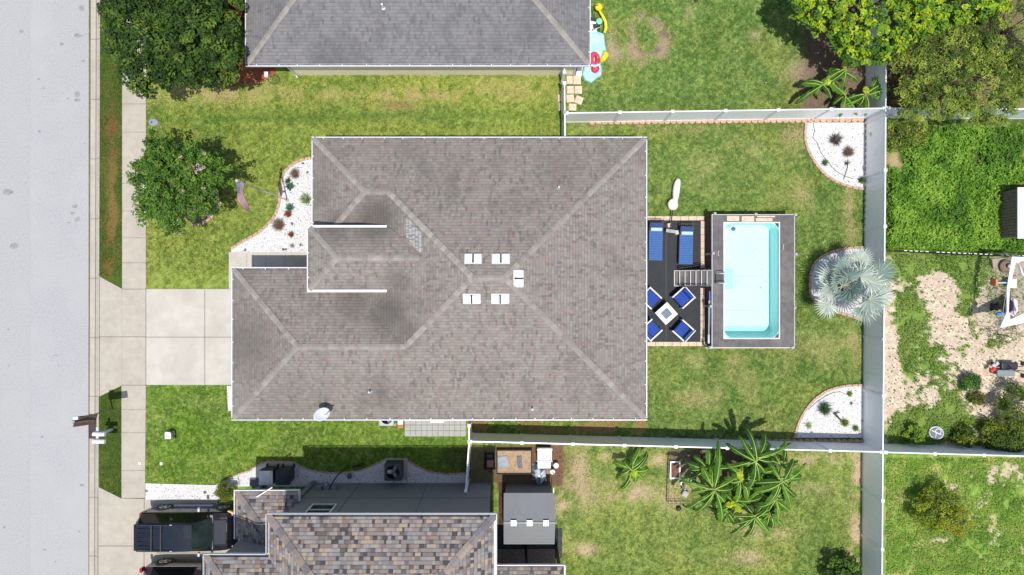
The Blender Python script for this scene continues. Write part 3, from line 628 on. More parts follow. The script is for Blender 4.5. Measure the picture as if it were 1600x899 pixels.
for (px, py, z0) in ((873, 293, 0), (577, 613, 0), (832, 640, 0)):
    c = P(px, py, 4.4); z = rz_main(c[0], c[1]); c = P(px, py, z+.2); z = rz_main(c[0], c[1]); mb = MB(); mb.lathe((c[0], c[1], z), [(.10, -.03), (.055, .05), (.045, .06), (.045, .36), (.03, .36)], 12)
    add('vent_pipe', mb, mat('pale_pipe', (.5, .5, .5), .5), H1)
# lighter repair patch on the west slope
pp = []
for (px, py) in ((634, 342), (640, 343), (660, 367), (661, 388), (657, 396), (651, 391), (645, 384), (639, 375), (634, 369)):
    z = 4.2
    for _ in range(6):
        x, y, _z = P(px, py, z); z = ZE+PITCH*(x+7.96)+.02
    pp.append((x, y))
ptc = roof('shingle_patch', H1, [(pp, (-7.96, 0), (1, 0))], M_REPAIR, ZE+.022); 
# ---- north neighbour
ZN = 2.75
H2 = thing('house', 'grey roofed house with cream walls, cut by the top of the frame', 'house', (-4, 15, 0))
nx0, nx1, ny0 = -11.95, 3.52, 9.90; hw = 6.5
np_ = [([(nx0+e, ny0+e), (nx1-e, ny0+e), (nx1-hw, ny0+hw), (nx0+hw, ny0+hw)], (0, ny0), (0, 1)), ([(nx1-e, ny0+e), (nx1-e, ny0+2*hw-e), (nx1-hw, ny0+hw)], (nx1, 0), (-1, 0)),
       ([(nx0+e, ny0+e), (nx0+e, ny0+2*hw-e), (nx0+hw, ny0+hw)], (nx0, 0), (1, 0)), ([(nx0+e, ny0+2*hw-e), (nx1-e, ny0+2*hw-e), (nx1-hw, ny0+hw), (nx0+hw, ny0+hw)], (0, ny0+2*hw), (0, -1))]
roof('roof', H2, np_, M_ROOFN, ZN); zk = ZN+PITCH*hw
caps(H2, [((nx0+.1, ny0+.1, ZN+.05), (nx0+hw, ny0+hw, zk), .32), ((nx1-.1, ny0+.1, ZN+.05), (nx1-hw, ny0+hw, zk), .32), ((nx0+hw, ny0+hw, zk), (nx1-hw, ny0+hw, zk), .45)], M_CAP)
gutter(H2, [((nx0, ny0), (nx1, ny0), (0, -1), ZN+.02), ((nx1, ny0+.13), (nx1, ny0+2*hw), (1, 0), ZN+.02), ((nx0, ny0+.13), (nx0, ny0+2*hw), (-1, 0), ZN+.02)])
mb = MB(); mb.bbox(nx0+1.45, ny0+.48, -.05, nx1-.5, ny0+2*hw-.5, 2.6); add('wall', mb, Mt['cream'], H2)
mb = MB(); mb.bbox(nx0+.11, ny0+.11, 2.615, nx1-.11, ny0+2*hw-.11, 2.655); add('soffit', mb, Mt['white_trim'], H2)
mb = MB(); x0, y0, _ = P(419, 106, 2.6); mb.tube([(-10.55, 9.96, 2.62), (-10.5, 10.3, 2.3), (-10.5, 10.33, .15), (-10.45, 10.2, .1)], .045, 4); add('downspout', mb, Mt['white_trim'], H2)
mb = MB(); mb.tube([(3.2, 9.96, 2.62), (3.0, 10.3, 2.35), (3.0, 10.33, .15)], .045, 4); add('downspout', mb, Mt['white_trim'], H2)
mb = MB(); c = P(598, 10, 3.9); zz = ZN+PITCH*(c[1]-ny0); mb.lathe((c[0], c[1], zz), [(.10, -.03), (.05, .04), (.045, .36)], 12); add('vent_pipe', mb, Mt['white_trim'], H2)
# ---- south neighbour, two storeys
ZS = 5.76
H3 = thing('house', 'two storey grey house with multicoloured shingle roof beside the parked cars', 'house', (-5, -14, 0))
a0, a1, b0 = -9.92, -.62, -9.13; g1, gb = -12.45, -10.76; PS = .5
W_ = (a1-a0)/2
sp_ = [([(a0+e, b0-e), (a1-e, b0-e), (a1-W_, b0-W_), (a0+W_, b0-W_)], (0, b0), (0, -1)), ([(a1-e, b0-e), (a1-e, -20), (a1-W_, -20), (a1-W_, b0-W_)], (a1, 0), (-1, 0)),
       ([(a0+e, b0-e), (a0+e, gb-e), (a0+W_, gb-W_), (a0+W_, b0-W_)], (a0, 0), (1, 0)),
       ([(a0+e, gb-e), (g1+e, gb-e), (g1+W_, gb-W_), (a0+W_, gb-W_)], (0, gb), (0, -1)), ([(g1+e, gb-e), (g1+e, -20), (g1+W_, -20), (g1+W_, gb-W_)], (g1, 0), (1, 0)),
       ([(g1+W_, gb-W_), (a1-W_, gb-W_), (a1-W_, -20), (g1+W_, -20)], (0, gb), (0, -1))]
roof('roof', H3, sp_[:5], M_ROOFS, ZS, PS)
zk = ZS+PS*W_
caps(H3, [((a0+.05, b0-.05, ZS+.03), (a0+W_, b0-W_, zk), .36), ((a1-.05, b0-.05, ZS+.03), (a1-W_, b0-W_, zk), .36), ((g1+.05, gb-.05, ZS+.03), (g1+W_, gb-W_, zk), .36)], M_CAPS, w_=.15, step=.36)
fas = MB(); t = .03
for (p, q_) in (((a0, b0), (a1, b0)), ((a1, b0), (a1, -20)), ((a0, gb), (a0, b0)), ((g1, gb), (a0, gb)), ((g1, -20), (g1, gb))):
    x0_, x1_, y0_, y1_ = min(p[0], q_[0])-t, max(p[0], q_[0])+t, min(p[1], q_[1])-t, max(p[1], q_[1])+t
    fas.bbox(x0_+.02, y0_+.02, ZS-.10, x1_-.02, y1_-.02, ZS+.055)
add('fascia', fas, Mt['white_trim'], H3)
wl = MB(); wl.prism([(a0+.4, b0-.4), (a1-.4, b0-.4), (a1-.4, -19.6), (g1+.4, -19.6), (g1+.4, gb-.4), (a0+.4, gb-.4)], -.05, ZS-.17); add('wall', wl, Mt['grey_wall'], H3)
bd = MB(); bd.bbox(a0+.39, b0-.385, 2.42, a1-.39, b0-.4, 2.445)
for xx in (-7.4, -4.1): bd.bbox(xx, b0-.385, 0, xx+.012, b0-.399, ZS-.2)
add('wall_joint', bd, mat('dark_joint', (.10, .10, .105), .9), H3)
sf = MB(); sf.prism([(a0+.03, b0-.03), (a1-.03, b0-.03), (a1-.03, -19.9), (g1+.03, -19.9), (g1+.03, gb-.03), (a0+.03, gb-.03)], ZS-.155, ZS-.125); add('soffit', sf, Mt['white_trim'], H3)
window(H3, -8.2, b0-.399, 3.42, 1.06, 1.5, 'x', 1)
l0, l1, lb, lw = -12.33, -9.44, -9.0, gb-.4; ZL = 3.0
hgt_ = lb-lw
roof('porch_roof', H3, [([(l0+.05, lb-.05), (l1-.03, lb-.05), (l1-.03, lw), (l0+hgt_, lw)], (0, lb), (0, -1)), ([(l0+.05, lb-.05), (l0+hgt_, lw), (l0+.05, lw)], (l0, 0), (1, 0))], M_ROOFS, ZL, PS)
caps(H3, [((l0+.05, lb-.05, ZL+.03), (l0+hgt_, lw, ZL+PS*hgt_), .36)], M_CAPS, w_=.15, step=.36)
fs = MB(); fs.bbox(l0-.01, lb-.03, ZL-.12, l1, lb+.01, ZL+.05); fs.bbox(l0-.01, lw, ZL-.12, l0+.03, lb-.03, ZL+.05); fs.bbox(l1-.02, lb-.5, ZL-.1, l1+.02, lb+.012, ZL+.1)
fs.box((-11.05, lb-.12, ZL+.12), (1.05, .05, .04), R(32)); add('porch_fascia', fs, Mt['white_trim'], H3)
ps = MB(); ps.bbox(l0+.3, lb-.6, 0, l0+.5, lb-.4, ZL-.1); add('porch_post', ps, Mt['grey_wall'], H3); ps = MB(); ps.bbox(l1-.3, lb-.58, 0, l1-.1, lb-.41, ZL-.1); add('porch_post', ps, Mt['grey_wall'], H3)
sf = MB(); sf.bbox(l0+.03, lw, ZL-.16, l1-.03, lb-.03, ZL-.13); add('porch_ceiling', sf, Mt['white_trim'], H3)
# lanai roof on the garden side
ln0, ln1, lnb = a1-.4, 2.33, -12.34
roof('lanai_roof', H3, [([(ln0, lnb-.04), (ln1-.04, lnb-.04), (ln1-3, lnb-3), (ln0, lnb-3)], (0, lnb), (0, -1)), ([(ln1-.04, lnb-.04), (ln1-.04, -19), (ln1-3, -19), (ln1-3, lnb-3)], (ln1, 0), (-1, 0))], M_ROOFS, 3.0, PS)
fs = MB(); fs.bbox(a1-.38, lnb-.01, 2.9, ln1, lnb+.03, 3.05); fs.bbox(ln1-.01, -19, 2.9, ln1+.04, lnb+.03, 3.05); add('lanai_fascia', fs, Mt['white_trim'], H3)
ps = MB(); ps.bbox(2.05, lnb-.3, 0, 2.2, lnb-.15, 2.9); add('lanai_post', ps, Mt['black'], H3); ps = MB(); ps.bbox(.6, lnb-.3, 0, .72, lnb-.18, 2.74); add('lanai_post', ps, Mt['black'], H3); ps = MB(); ps.bbox(a1-.38, lnb-.29, 2.75, 2.04, lnb-.21, 2.9); add('lanai_beam', ps, Mt['black'], H3)
gf = MB(); gf.bbox(a1-.4, -19, 0, 2.1, lnb-.4, .08); add('lanai_floor', gf, Mt['soil'], H3)
mb = MB(); mb.bbox(-.75, -13.2, .0, 2.45, -11.75, .03); struct('shade_sheet', mb, Mt['rubber'])  # black sheet put in for the deep shade between shed and lanai roof
mb = MB(); mb.prism([G(779, 754), G(792, 754), G(792, 830), G(779, 830)], -.05, .04); struct('mulch_strip', mb, mat('dark_red_mulch', (.12, .045, .03), .95, var=.5, scale=25, bump=.8, bscale=60, dirt=(.04, .025, .02), dscale=9, dlo=.45, dhi=.6))
mb = MB(); mb.prism([G(340, 130), G(362, 136), G(385, 131), G(412, 128), G(430, 118), G(430, 90), G(340, 90)], -.05, .05); struct('mulch_bed', mb, Mt['mulch'])

# ------------------------------------------------------------------ white vinyl fences
def fence(label, pts, ph, face_n, name='vinyl_fence', posts_first=True):
    """pts: polyline world xy. face_n: unused side info"""
    T = thing(name, label, 'fence', (pts[0][0], pts[0][1], 0), 'white vinyl fences')
    for a, b_ in zip(pts[:-1], pts[1:]):
        a, b_ = Vector(a), Vector(b_); d = b_-a; n = max(1, round(d.length/2.43)); an = math.atan2(d.y, d.x); dn = d.normalized(); nl = Vector((-dn.y, dn.x))
        for i in range(n):
            p0 = a+d*(i/n); p1 = a+d*((i+1)/n); c = (p0+p1)/2; l_ = (p1-p0).length-.12
            jit = random.uniform(-.006, .006)
            mb = MB(); k = int(l_/.27); bw = l_/k
            for j in range(k):
                cc = c+dn*(-l_/2+bw*(j+.5)); mb.box((cc.x, cc.y, ph/2), (bw-.006, .036+jit, ph-.16), an)
            mb.box((c.x, c.y, ph/2), (l_, .02, ph-.18), an)
            add('panel', mb, Mt['vinyl'], T)
            mb = MB(); mb.box((c.x, c.y, ph-.05), (l_, .055, .12), an); add('rail', mb, Mt['vinyl_rail'], T); mb = MB(); mb.box((c.x, c.y, .09), (l_, .055, .14), an); add('rail', mb, Mt['vinyl_rail'], T)
        for i in range(n+1):
            p = a+d*(i/n); mb = MB(); mb.box((p.x, p.y, ph/2+.005), (.127, .127, ph+.01), an); po = add('post', mb, Mt['vinyl_rail'], T)
            mb = MB(); mb.box((p.x, p.y, ph+.025), (.15, .15, .03), an); mb.box((p.x, p.y, ph+.06), (.14, .14, .04), an, taper=.3); add('cap', mb, Mt['vinyl_rail'], po)
    return T
FH = 1.80
ew = lambda px, py: P(px, py, FH)[:2]
fence('long white fence down the right of the pool yard beside the silver palm', [ew(1385, -60), ew(1384, 178), ew(1379.5, 706.5), ew(1377.5, 1010)], FH, 1)
fence('white fence between the two northern back yards behind the pale scalloped blocks', [ew(886, 177), ew(1381, 169.5)], FH, 1)
fence('white fence under the wispy olive tree at the upper right', [ew(1388, 169.5), ew(1680, 171)], FH, 1)
fence('white fence along the far side of the shaded block border, behind the banana clump', [ew(735, 690), ew(1377, 706.5)], FH, 1)
fence('white fence at lower right between the bare mulch yard and the weedy green yard', [ew(1384, 707), ew(1690, 715.5)], FH, 1)
T = fence('short white fence with gate joining the two northern houses beside loose tan pavers', [ew(882, 104+26), ew(882.5, 176), ew(883, 222)], FH, 1)
fence('short white fence running down to the two storey grey wall past the air conditioner gravel', [ew(733, 665), ew(733, 690), ew(727.5, 768)], FH, 1)
fence('short white fence filling the gap beside the cream wall of the grey roofed house', [(2.42, 10.36), (2.42, 9.95)], FH, 1)
# black mesh fence in the east
bf = thing('mesh_fence', 'low black mesh fence between the leafy ground cover and the mulch yard', 'fence', (*G(1384, 393), 0))
p0, p1 = Vector(G(1386, 393)), Vector(G(1680, 406))
for i in range(9):
    p = p0.lerp(p1, i/8); mb = MB(); mb.cyl((p.x, p.y, 0), (p.x, p.y, .95), .02); add('post', mb, Mt['black'], bf)
mb = MB()
for z in (.04, .9): mb.cyl((p0.x, p0.y, z), (p1.x, p1.y, z), .012, n=6)
for i in range(111):
    p = p0.lerp(p1, i/110); q_ = p0.lerp(p1, min(1, (i+3)/110)); r_ = p0.lerp(p1, max(0, (i-3)/110)); mb.cyl((p.x, p.y, .03), (q_.x, q_.y, .905), .005, n=4); mb.cyl((p.x, p.y, .03), (r_.x, r_.y, .905), .005, n=4)
add('mesh', mb, Mt['black'], bf)
for i in range(36):
    if random.random() < .9:
        mb = MB()
        p = p0.lerp(p1, (i+.2)/36); q_ = p0.lerp(p1, (i+.75)/36); mb.box(((p.x+q_.x)/2, (p.y+q_.y)/2, .915), ((q_-p).length, .035, .03), math.atan2(q_.y-p.y, q_.x-p.x)); add('white_wrap', mb, Mt['vinyl_rail'], bf)
# ------------------------------------------------------------------ vegetation
def frames(N, normals):
    t = rng.normal(size=(N, 3)); t -= (t*normals).sum(1, keepdims=True)*normals; t /= np.linalg.norm(t, axis=1, keepdims=True)+1e-9
    return t, np.cross(normals, t)
def leaf_quads(cen, nor, length, width, col, fold=.25, jit=.25):
    """diamond shaped leaves, folded a little along the midrib -> (2N, 3) triangles"""
    N = len(cen); t, b_ = frames(N, nor)
    l = (length*(1+jit*rng.uniform(-1, 1, N)))[:, None]; w_ = (width*(1+jit*rng.uniform(-1, 1, N)))[:, None]
    p0 = cen-t*l/2; p1 = cen+t*l/2; s0 = cen+b_*w_/2+nor*w_*fold; s1 = cen-b_*w_/2+nor*w_*fold
    V = np.concatenate([np.stack([p0, s1, p1], 1), np.stack([p0, p1, s0], 1)], 0); return V, np.concatenate([col, col], 0)
def unit(v): return v/(np.linalg.norm(v, axis=1, keepdims=True)+1e-9)
def clumps(center, rad, n, jitter=.25, low=-.2):
    """clump centres through a lumpy ellipsoid, denser to the outside"""
    out = []
    ph = rng.uniform(0, 6.28, 4)
    while len(out) < n:
        d = unit(rng.normal(size=(1, 3)))[0]
        if d[2] < low: continue
        az = math.atan2(d[1], d[0]); lump = 1+jitter*(.5*math.sin(3*az+ph[0])+.35*math.sin(5*az+ph[1])+.3*math.sin(2*az+ph[2]))*(1-abs(d[2])*.5)
        r = rng.uniform(.45, 1)**.5*lump
        out.append(np.array(center)+d*np.array(rad)*r)
    return np.array(out)
def foliage(name, parent, cl, rc, per, L_, W_, cols, m='leaf', up=.5, cvar=.18, flat=.7):
    Vs, Cs = [], []
    cols = np.array(cols)
    n = len(cl); base = cols[rng.integers(0, len(cols), n)]*(1+rng.uniform(-cvar, cvar, (n, 1)))
    d = unit(rng.normal(size=(n*per, 3))); r = rng.uniform(.3, 1, (n*per, 1))**.5
    rcs = np.repeat(rc*(1+rng.uniform(-.3, .35, n)), per)[:, None]
    cen = np.repeat(cl, per, 0)+d*r*rcs*np.array((1, 1, flat))
    nor = unit(d*.7+np.array((0, 0, up))+rng.normal(size=d.shape)*.35)
    col = np.repeat(base, per, 0)*(1+rng.uniform(-.22, .22, (n*per, 1)))
    V, Cc = leaf_quads(cen, nor, L_, W_, col); return fast_mesh(name, V, 3, np.clip(Cc, .004, 1), Mt[m], parent)
def trunk_mb(base, crown_c, cl, r0, nb=10):
    mb = MB(); b_ = Vector(base); c = Vector(crown_c); top = Vector((c.x, c.y, max(.8, c.z-.2))); fork = b_.lerp(top, .45)+Vector((.05, -.04, 0))
    mb.tube([b_-Vector((0, 0, .1)), b_+Vector((.02, 0, .25)), fork, b_.lerp(top, .75), top], [r0*1.3, r0, r0*.8, r0*.6, r0*.35], 9)
    idx = rng.permutation(len(cl))[:nb]
    for i in idx:
        e_ = Vector(cl[i]); s = b_.lerp(top, rng.uniform(.4, .8)); mid = s.lerp(e_, .5)+Vector((0, 0, .18)); mb.tube([s, mid, e_], [r0*.4, r0*.25, r0*.08], 6)
    return mb
def tree(name, label, cat, base, crown, rad, n, rc, per, L_, W_, cols, m='leaf', tr=.14, group=None, low=-.2, jit=.25, up=.5, nb=12, flat=.7, bark='bark'):
    T = thing(name, label, cat, (base[0], base[1], 0), group)
    cl = clumps(crown, rad, n, jit, low)
    add('trunk', trunk_mb((base[0], base[1], 0), crown, cl, tr, nb), Mt[bark], T, smooth=True)
    foliage('crown', T, cl, rc, per, L_, W_, cols, m, up, flat=flat); return T, cl
DG = [(.055, .11, .016), (.075, .145, .018), (.028, .062, .010), (.12, .19, .025), (.042, .095, .014)]
# dark green trees at the upper left
t1, _ = tree('shade_tree', 'dark leafy tree at top left overhanging the kerb, with gaps in its crown', 'tree', (-15.6, 11.3), (-15.9, 11.2, 3.3), (2.2, 2.35, 1.3), 330, .27, 60, .17, .095, DG, tr=.13, jit=.3)
t2, _ = tree('shade_tree', 'dense rounded dark green tree beside the grey house and orange mulch', 'tree', (-13.6, 11.0), (-13.75, 10.95, 3.3), (1.9, 2.2, 1.5), 210, .27, 60, .17, .095, DG, tr=.15, jit=.2)
t3, _ = tree('shade_tree', 'dark green tree at top left standing behind the other two, cut by the frame', 'tree', (-14.2, 13.4), (-14.6, 13.6, 3.4), (3.1, 2.0, 1.4), 260, .27, 60, .17, .095, DG, tr=.15)
T = thing('shrub', 'dark red leafed shrub against the corner of the grey roofed house', 'shrub', (-12.55, 13.1, 0)); cl = clumps((-12.5, 13.0, 1.6), (.55, .8, 1.0), 26, .3, -1)
add('stem', trunk_mb((-12.55, 13.1, 0), (-12.5, 13, 1.6), cl, .04, 6), Mt['bark'], T); foliage('leaves', T, cl, .25, 60, .13, .07, [(.16, .03, .03), (.10, .02, .02), (.22, .05, .03)])
# crape myrtle on the front lawn: arching sprays
T = thing('flowering_tree', 'round bright green tree with pale pink blossoms beside the sidewalk', 'tree', (-15.0, 4.35, 0))
cc = np.array((-15.1, 4.70, 2.3)); sprays = []
for i in range(175):
    d = unit(rng.normal(size=(1, 3)))[0]; d[2] = abs(d[2])*.9+.08; L2 = rng.uniform(.75, 1.08); lump = 1+.13*math.sin(3*math.atan2(d[1], d[0])+1)+.08*math.sin(7*math.atan2(d[1], d[0]))
    end = cc+d*np.array((2.2*lump, 2.12*lump, 1.35))*L2; sprays.append(end)
sprays = np.array(sprays); Vs, Cs, CL = [], [], []
for e_ in sprays:
    dirn = e_-cc; k = 8; 
    for j in range(k):
        f = .58+.42*j/(k-1); p = cc+dirn*f; p[2] -= .22*max(0, f-.75)*np.linalg.norm(dirn[:2]); CL.append(p+rng.normal(size=3)*.05)
CL = np.array(CL); add('trunk', trunk_mb((-15.0, 4.35, 0), tuple(cc), sprays, .09, 30), mat('smooth_bark', (.33, .27, .21), .8, var=.2), T, smooth=True)
foliage('crown', T, CL, .17, 22, .135, .07, [(.085, .19, .025), (.12, .245, .030), (.060, .14, .02), (.17, .28, .035)], up=.6)
FLp = sprays[[3, 9, 15, 22, 31, 44, 51, 60, 72, 81, 95, 101, 113, 120, 133, 140, 150, 160]]; FLp = np.concatenate([FLp, np.array([(-14.05, 5.35, 3.3), (-13.85, 5.4, 3.25), (-13.6, 5.3, 3.2), (-13.9, 5.15, 3.3), (-13.75, 5.2, 3.2), (-14.15, 5.2, 3.4)])])
fl = foliage('blossom', T, FLp, .10, 24, .06, .05, [(.75, .50, .52), (.80, .66, .62), (.70, .42, .48)])
# ring of weathered edging under it
edging('garden_edging', 'grey stone ring showing under the right side of the flowering tree', [(300, 352), (318, 350), (332, 340), (341, 326), (343, 310), (338, 297), (325, 288)], wd=.12, hgt=.1, step=.24)
mb = MB(); mb.prism([G(*p) for p in ((300, 350), (318, 348), (331, 338), (340, 326), (341, 311), (336, 298), (325, 290), (302, 290), (290, 305), (288, 335))], -.05, .045); struct('tree_bed', mb, Mt['soil'])
# bright rubbery tree at the upper right
YG = [(.28, .42, .018), (.20, .34, .015), (.38, .48, .022), (.13, .26, .018), (.06, .14, .014)]
tree('broadleaf_tree', 'bright yellow green tree with rosettes of large leaves at the top of the frame', 'tree', (15.9, 12.6), (15.9, 12.55, 3.3), (3.5, 2.5, 1.1), 900, .16, 26, .17, .10, YG, m='leaf_gloss', tr=.16, jit=.22, up=.8, low=-.5)
tree('broadleaf_tree', 'bright yellow green tree right of the larger one, behind the wispy olive tree', 'tree', (19.6, 13.4), (19.2, 13.1, 3.4), (2.6, 1.8, 1.0), 480, .16, 26, .17, .10, YG, m='leaf_gloss', tr=.13, up=.8, low=-.5)
OL = [(.20, .29, .035), (.27, .35, .05), (.12, .19, .025), (.36, .42, .07), (.08, .13, .02)]
tree('wispy_tree', 'loose olive green tree with bare twigs leaning over the white fence at the upper right', 'tree', (19.9, 9.3), (19.9, 9.35, 2.8), (3.0, 2.2, .9), 460, .24, 60, .12, .045, OL, tr=.11, jit=.3, nb=34, up=.7, low=-.1, flat=.5)
tree('wispy_tree', 'loose olive green tree at the right edge above the white fence', 'tree', (22.6, 11.6), (22.4, 11.6, 3.0), (2.2, 2.6, .9), 340, .24, 60, .12, .045, OL, tr=.10, jit=.3, nb=24, up=.7, flat=.5)
tree('wispy_shrub', 'low straggly yellow green shrub below the white fence at the upper right', 'shrub', (18.6, 7.4), (18.6, 7.3, .55), (1.5, .7, .45), 60, .28, 50, .10, .045, OL, tr=.04, jit=.35, nb=20, flat=.4)
tree('wispy_shrub', 'straggly olive shrub in the red brown litter inside the fence corner', 'shrub', (18.1, 9.6), (18.1, 9.5, .8), (.8, 1.3, .6), 50, .25, 40, .10, .045, [(.10, .12, .03), (.17, .12, .05), (.13, .16, .04)], tr=.05, jit=.35, nb=20, flat=.5)
# dead twigs
mb = MB()
for i in range(26):
    a = Vector((20.4+rng.normal()*1.4, 9.0+rng.normal()*1.2, 3.2+rng.normal()*.25)); an = rng.uniform(0, 6.28); l = rng.uniform(.3, .9)
    mb.tube([a, a+Vector((math.cos(an)*l*.5, math.sin(an)*l*.5, .08)), a+Vector((math.cos(an+.2)*l, math.sin(an+.2)*l, .05))], [.012, .009, .004], 4)
tw = [o for o in C.objects if o.name == 'wispy_tree'][0]; add('dead_twigs', mb, mat('grey_twig', (.33, .29, .23), .9), tw)
def shrub(label, px, py, h, r, cols, L_=.12, W_=.06, n=30, per=60, rc=.2, name='shrub', jit=.3, m='leaf', group=None, flat=.7):
    x, y, _ = P(px, py, h*.6); return tree(name, label, 'shrub', (x, y), (x, y, h*.5), (r[0], r[1], h*.5), n, rc, per, L_, W_, cols, tr=.03, jit=jit, nb=8, low=-.3, m=m, group=group, flat=flat)
shrub('clipped yellow green bush at the end of the white gravel beside the black vehicle', 352, 769, 1.0, (.42, .42), [(.19, .22, .025), (.14, .18, .02), (.24, .25, .04)], .06, .035, 34, 90, .17, jit=.08)
LE = [(.18, .22, .025), (.12, .19, .02), (.24, .26, .03), (.09, .15, .02)]
shrub('tall bushy shrub at the right edge by the lower mulch yard', 1592, 640, 1.6, (.85, 1.1), [(.12, .19, .02), (.16, .23, .025), (.09, .15, .02)], n=70, rc=.26, per=70, L_=.10, W_=.05)
shrub('low yellow green shrub on bare mulch left of the tall edge shrub', 1553, 668, .8, (.55, .4), LE, n=26, rc=.22)
shrub('yellow tinged shrub against the lower white fence, left of the edge shrubs', 1508, 684, .8, (.5, .38), LE, n=28, rc=.22)
shrub('bushy shrub in the lower right corner against the white fence', 1575, 692, 1.2, (1.1, .42), [(.10, .17, .02), (.17, .21, .025), (.07, .12, .018)], n=60, rc=.26)
shrub('dark low bush at the edge of the mulch patch among weeds', 1527, 624, .5, (.3, .25), [(.12, .16, .02), (.18, .14, .03)], n=12, rc=.18)
shrub('small bright plant beside the fallen round lid at the lower fence', 1430, 678, .7, (.35, .35), [(.24, .36, .03), (.15, .27, .03)], n=14, rc=.18, L_=.2, W_=.08)
shrub('dark green weedy shrub in the middle of the mulch yard', 1518, 597, .6, (.45, .4), [(.06, .15, .02), (.10, .22, .03)], n=18, rc=.2)
shrub('small sapling with sparse leaves above the black cart', 1580, 525, 1.5, (.5, .45), [(.14, .21, .05), (.20, .26, .07)], n=16, rc=.16, per=34, L_=.08, W_=.035, name='sapling')
# two tone shrub with bare grey twigs, lower right yard
T, cl = shrub('round shrub with bare grey twigs on top in the weedy lower right yard', 1465, 795, 1.5, (1.2, 1.05), [(.24, .32, .025), (.16, .23, .02), (.34, .38, .03)], .09, .05, n=95, per=70, rc=.2, jit=.2)
mb = MB()
for i in range(150):
    an = rng.uniform(.6, 2.9); rr = rng.uniform(.2, .95); a = Vector((T.location.x, T.location.y, .7)); e_ = a+Vector((math.cos(an)*rr*1.05, math.sin(an)*rr*.95, .75-rr*.3))
    mb.tube([a.lerp(e_, .45), e_], [.010, .004], 4)
add('bare_twigs', mb, mat('bare_twig', (.15, .12, .12), .9), T)
T = thing('shrub', 'low yellowing shrub touching the lower right side of the round twiggy shrub', 'shrub', (*G(1490, 812), 0)); cl = clumps((*G(1490, 812), .3), (.75, .65, .35), 42, .3, -.2)
add('stem', trunk_mb((*G(1490, 812), 0), (*G(1490, 812), .3), cl, .03, 6), Mt['bark'], T); foliage('leaves', T, cl, .17, 44, .07, .04, [(.36, .36, .02), (.26, .30, .025), (.42, .36, .03)])
shrub('dark leafed shrub cut by the bottom edge of the frame beside the tall white fence', 1318, 893, 1.3, (.75, .55), [(.06, .13, .02), (.11, .20, .025), (.04, .08, .015)], .18, .08, n=30, rc=.25)
# ---- banana plants
BL = [(.06, .16, .018), (.09, .22, .02), (.045, .12, .016), (.12, .26, .025)]
def banana_leaf(V_, Cc, VR, base, az, el, L_, wd, droop, col, twist=0):
    n = 9; pts = []; d = Vector((math.cos(az)*math.cos(el), math.sin(az)*math.cos(el), math.sin(el))); p = Vector(base); cur = el; bend = random.uniform(-.7, .7)
    for i in range(n+1):
        pts.append(p.copy()); az += bend/n; cur -= droop/n*(1+i*.18); p = p+Vector((math.cos(az)*math.cos(cur), math.sin(az)*math.cos(cur), math.sin(cur)))*L_/n
    side = Vector((-math.sin(az), math.cos(az), 0)); side = (side+Vector((0, 0, twist))).normalized()
    pet = 1
    for i in range(pet, n):
        t0, t1 = (i-pet)/(n-pet), (i+1-pet)/(n-pet)
        w0 = wd*(math.sin(math.pi*min(1, t0*.93+.06))**.5)*(1-.15*t0); w1 = wd*(math.sin(math.pi*min(1, t1*.93+.06))**.5)*(1-.15*t1) if t1 < 1 else 0.02
        for s in (-1, 1):
            a, b_ = pts[i], pts[i+1]; u = Vector((0, 0, -.75-.3*math.sin(i*1.7+az)))
            sp = random.random() < .35 # torn leaf
            k = .72 if sp else 1
            lift = Vector((0, 0, random.uniform(-.06, .04)))
            q_ = [a, b_, b_+(side*s+u)*w1*k+lift, a+(side*s+u)*w0+lift]
            if s < 0: q_ = q_[::-1]
            V_.append([tuple(v) for v in q_]); f = random.uniform(.85, 1.15); Cc.append([c*f for c in col])
    VR.tube([q+Vector((0, 0, .012)) for q in pts], [.026-.0022*i for i in range(n+1)], 5)
M_RIB = mat('leaf_midrib', (.34, .50, .09), .5, var=.1); M_STEM = mat('banana_stem', (.20, .23, .08), .7, var=.3)
def banana(label, px, py, h, leaves, young=None, seed=1, name='banana_plant', group='banana plants'):
    """px,py: the crown's heart in the photo, at height h"""
    x, y, _ = P(px, py, h); T = thing(name, label, 'plant', (x, y, 0), group); random.seed(seed)
    mb = MB(); mb.tube([(x, y, -.05), (x, y, h*.5), (x, y, h)], [.13, .10, .06], 10); add('trunk', mb, M_STEM, T, smooth=True)
    V_, Cc, VR = [], [], MB()
    for (deg, L_) in leaves: banana_leaf(V_, Cc, VR, (x+random.uniform(-.09, .09), y+random.uniform(-.09, .09), h-random.uniform(0, .25)), R(deg+random.uniform(-9, 9)), random.uniform(.0, .85), L_*random.uniform(.75, 1.12), random.uniform(.11, .17), random.uniform(.6, 1.7), random.choice(BL), random.uniform(-.25, .25))
    if young: 
        for (deg, L_) in young: banana_leaf(V_, Cc, VR, (x, y, h), R(deg), .9, L_, .17, 1.0, (.50, .58, .02))
    fast_mesh('foliage', np.array(V_), 4, np.array(Cc), Mt['leaf_gloss'], T); add('midrib', VR, M_RIB, T, smooth=True); return T
def star(n, L0, L1, seed, gap=None):
    r_ = random.Random(seed); return [(i*360/n+r_.uniform(-12, 12), r_.uniform(L0, L1)) for i in range(n)]
banana('tallest banana plant of the clump, its star of long leaves beside the black wire pen', 1116, 765, 2.7, [(172, 1.8), (150, 2.2), (205, 2.6), (180, 1.6), (232, 2.4), (268, 2.5), (292, 2.4), (345, 1.9), (30, 2.3), (78, 2.6), (100, 1.5), (125, 1.4), (218, 1.2), (320, 1.3)], None, 3)
banana('banana plant at the top of the clump, leaning over the white fence and block border', 1182, 720, 2.6, star(17, 1.3, 2.2, 5), None, 5)
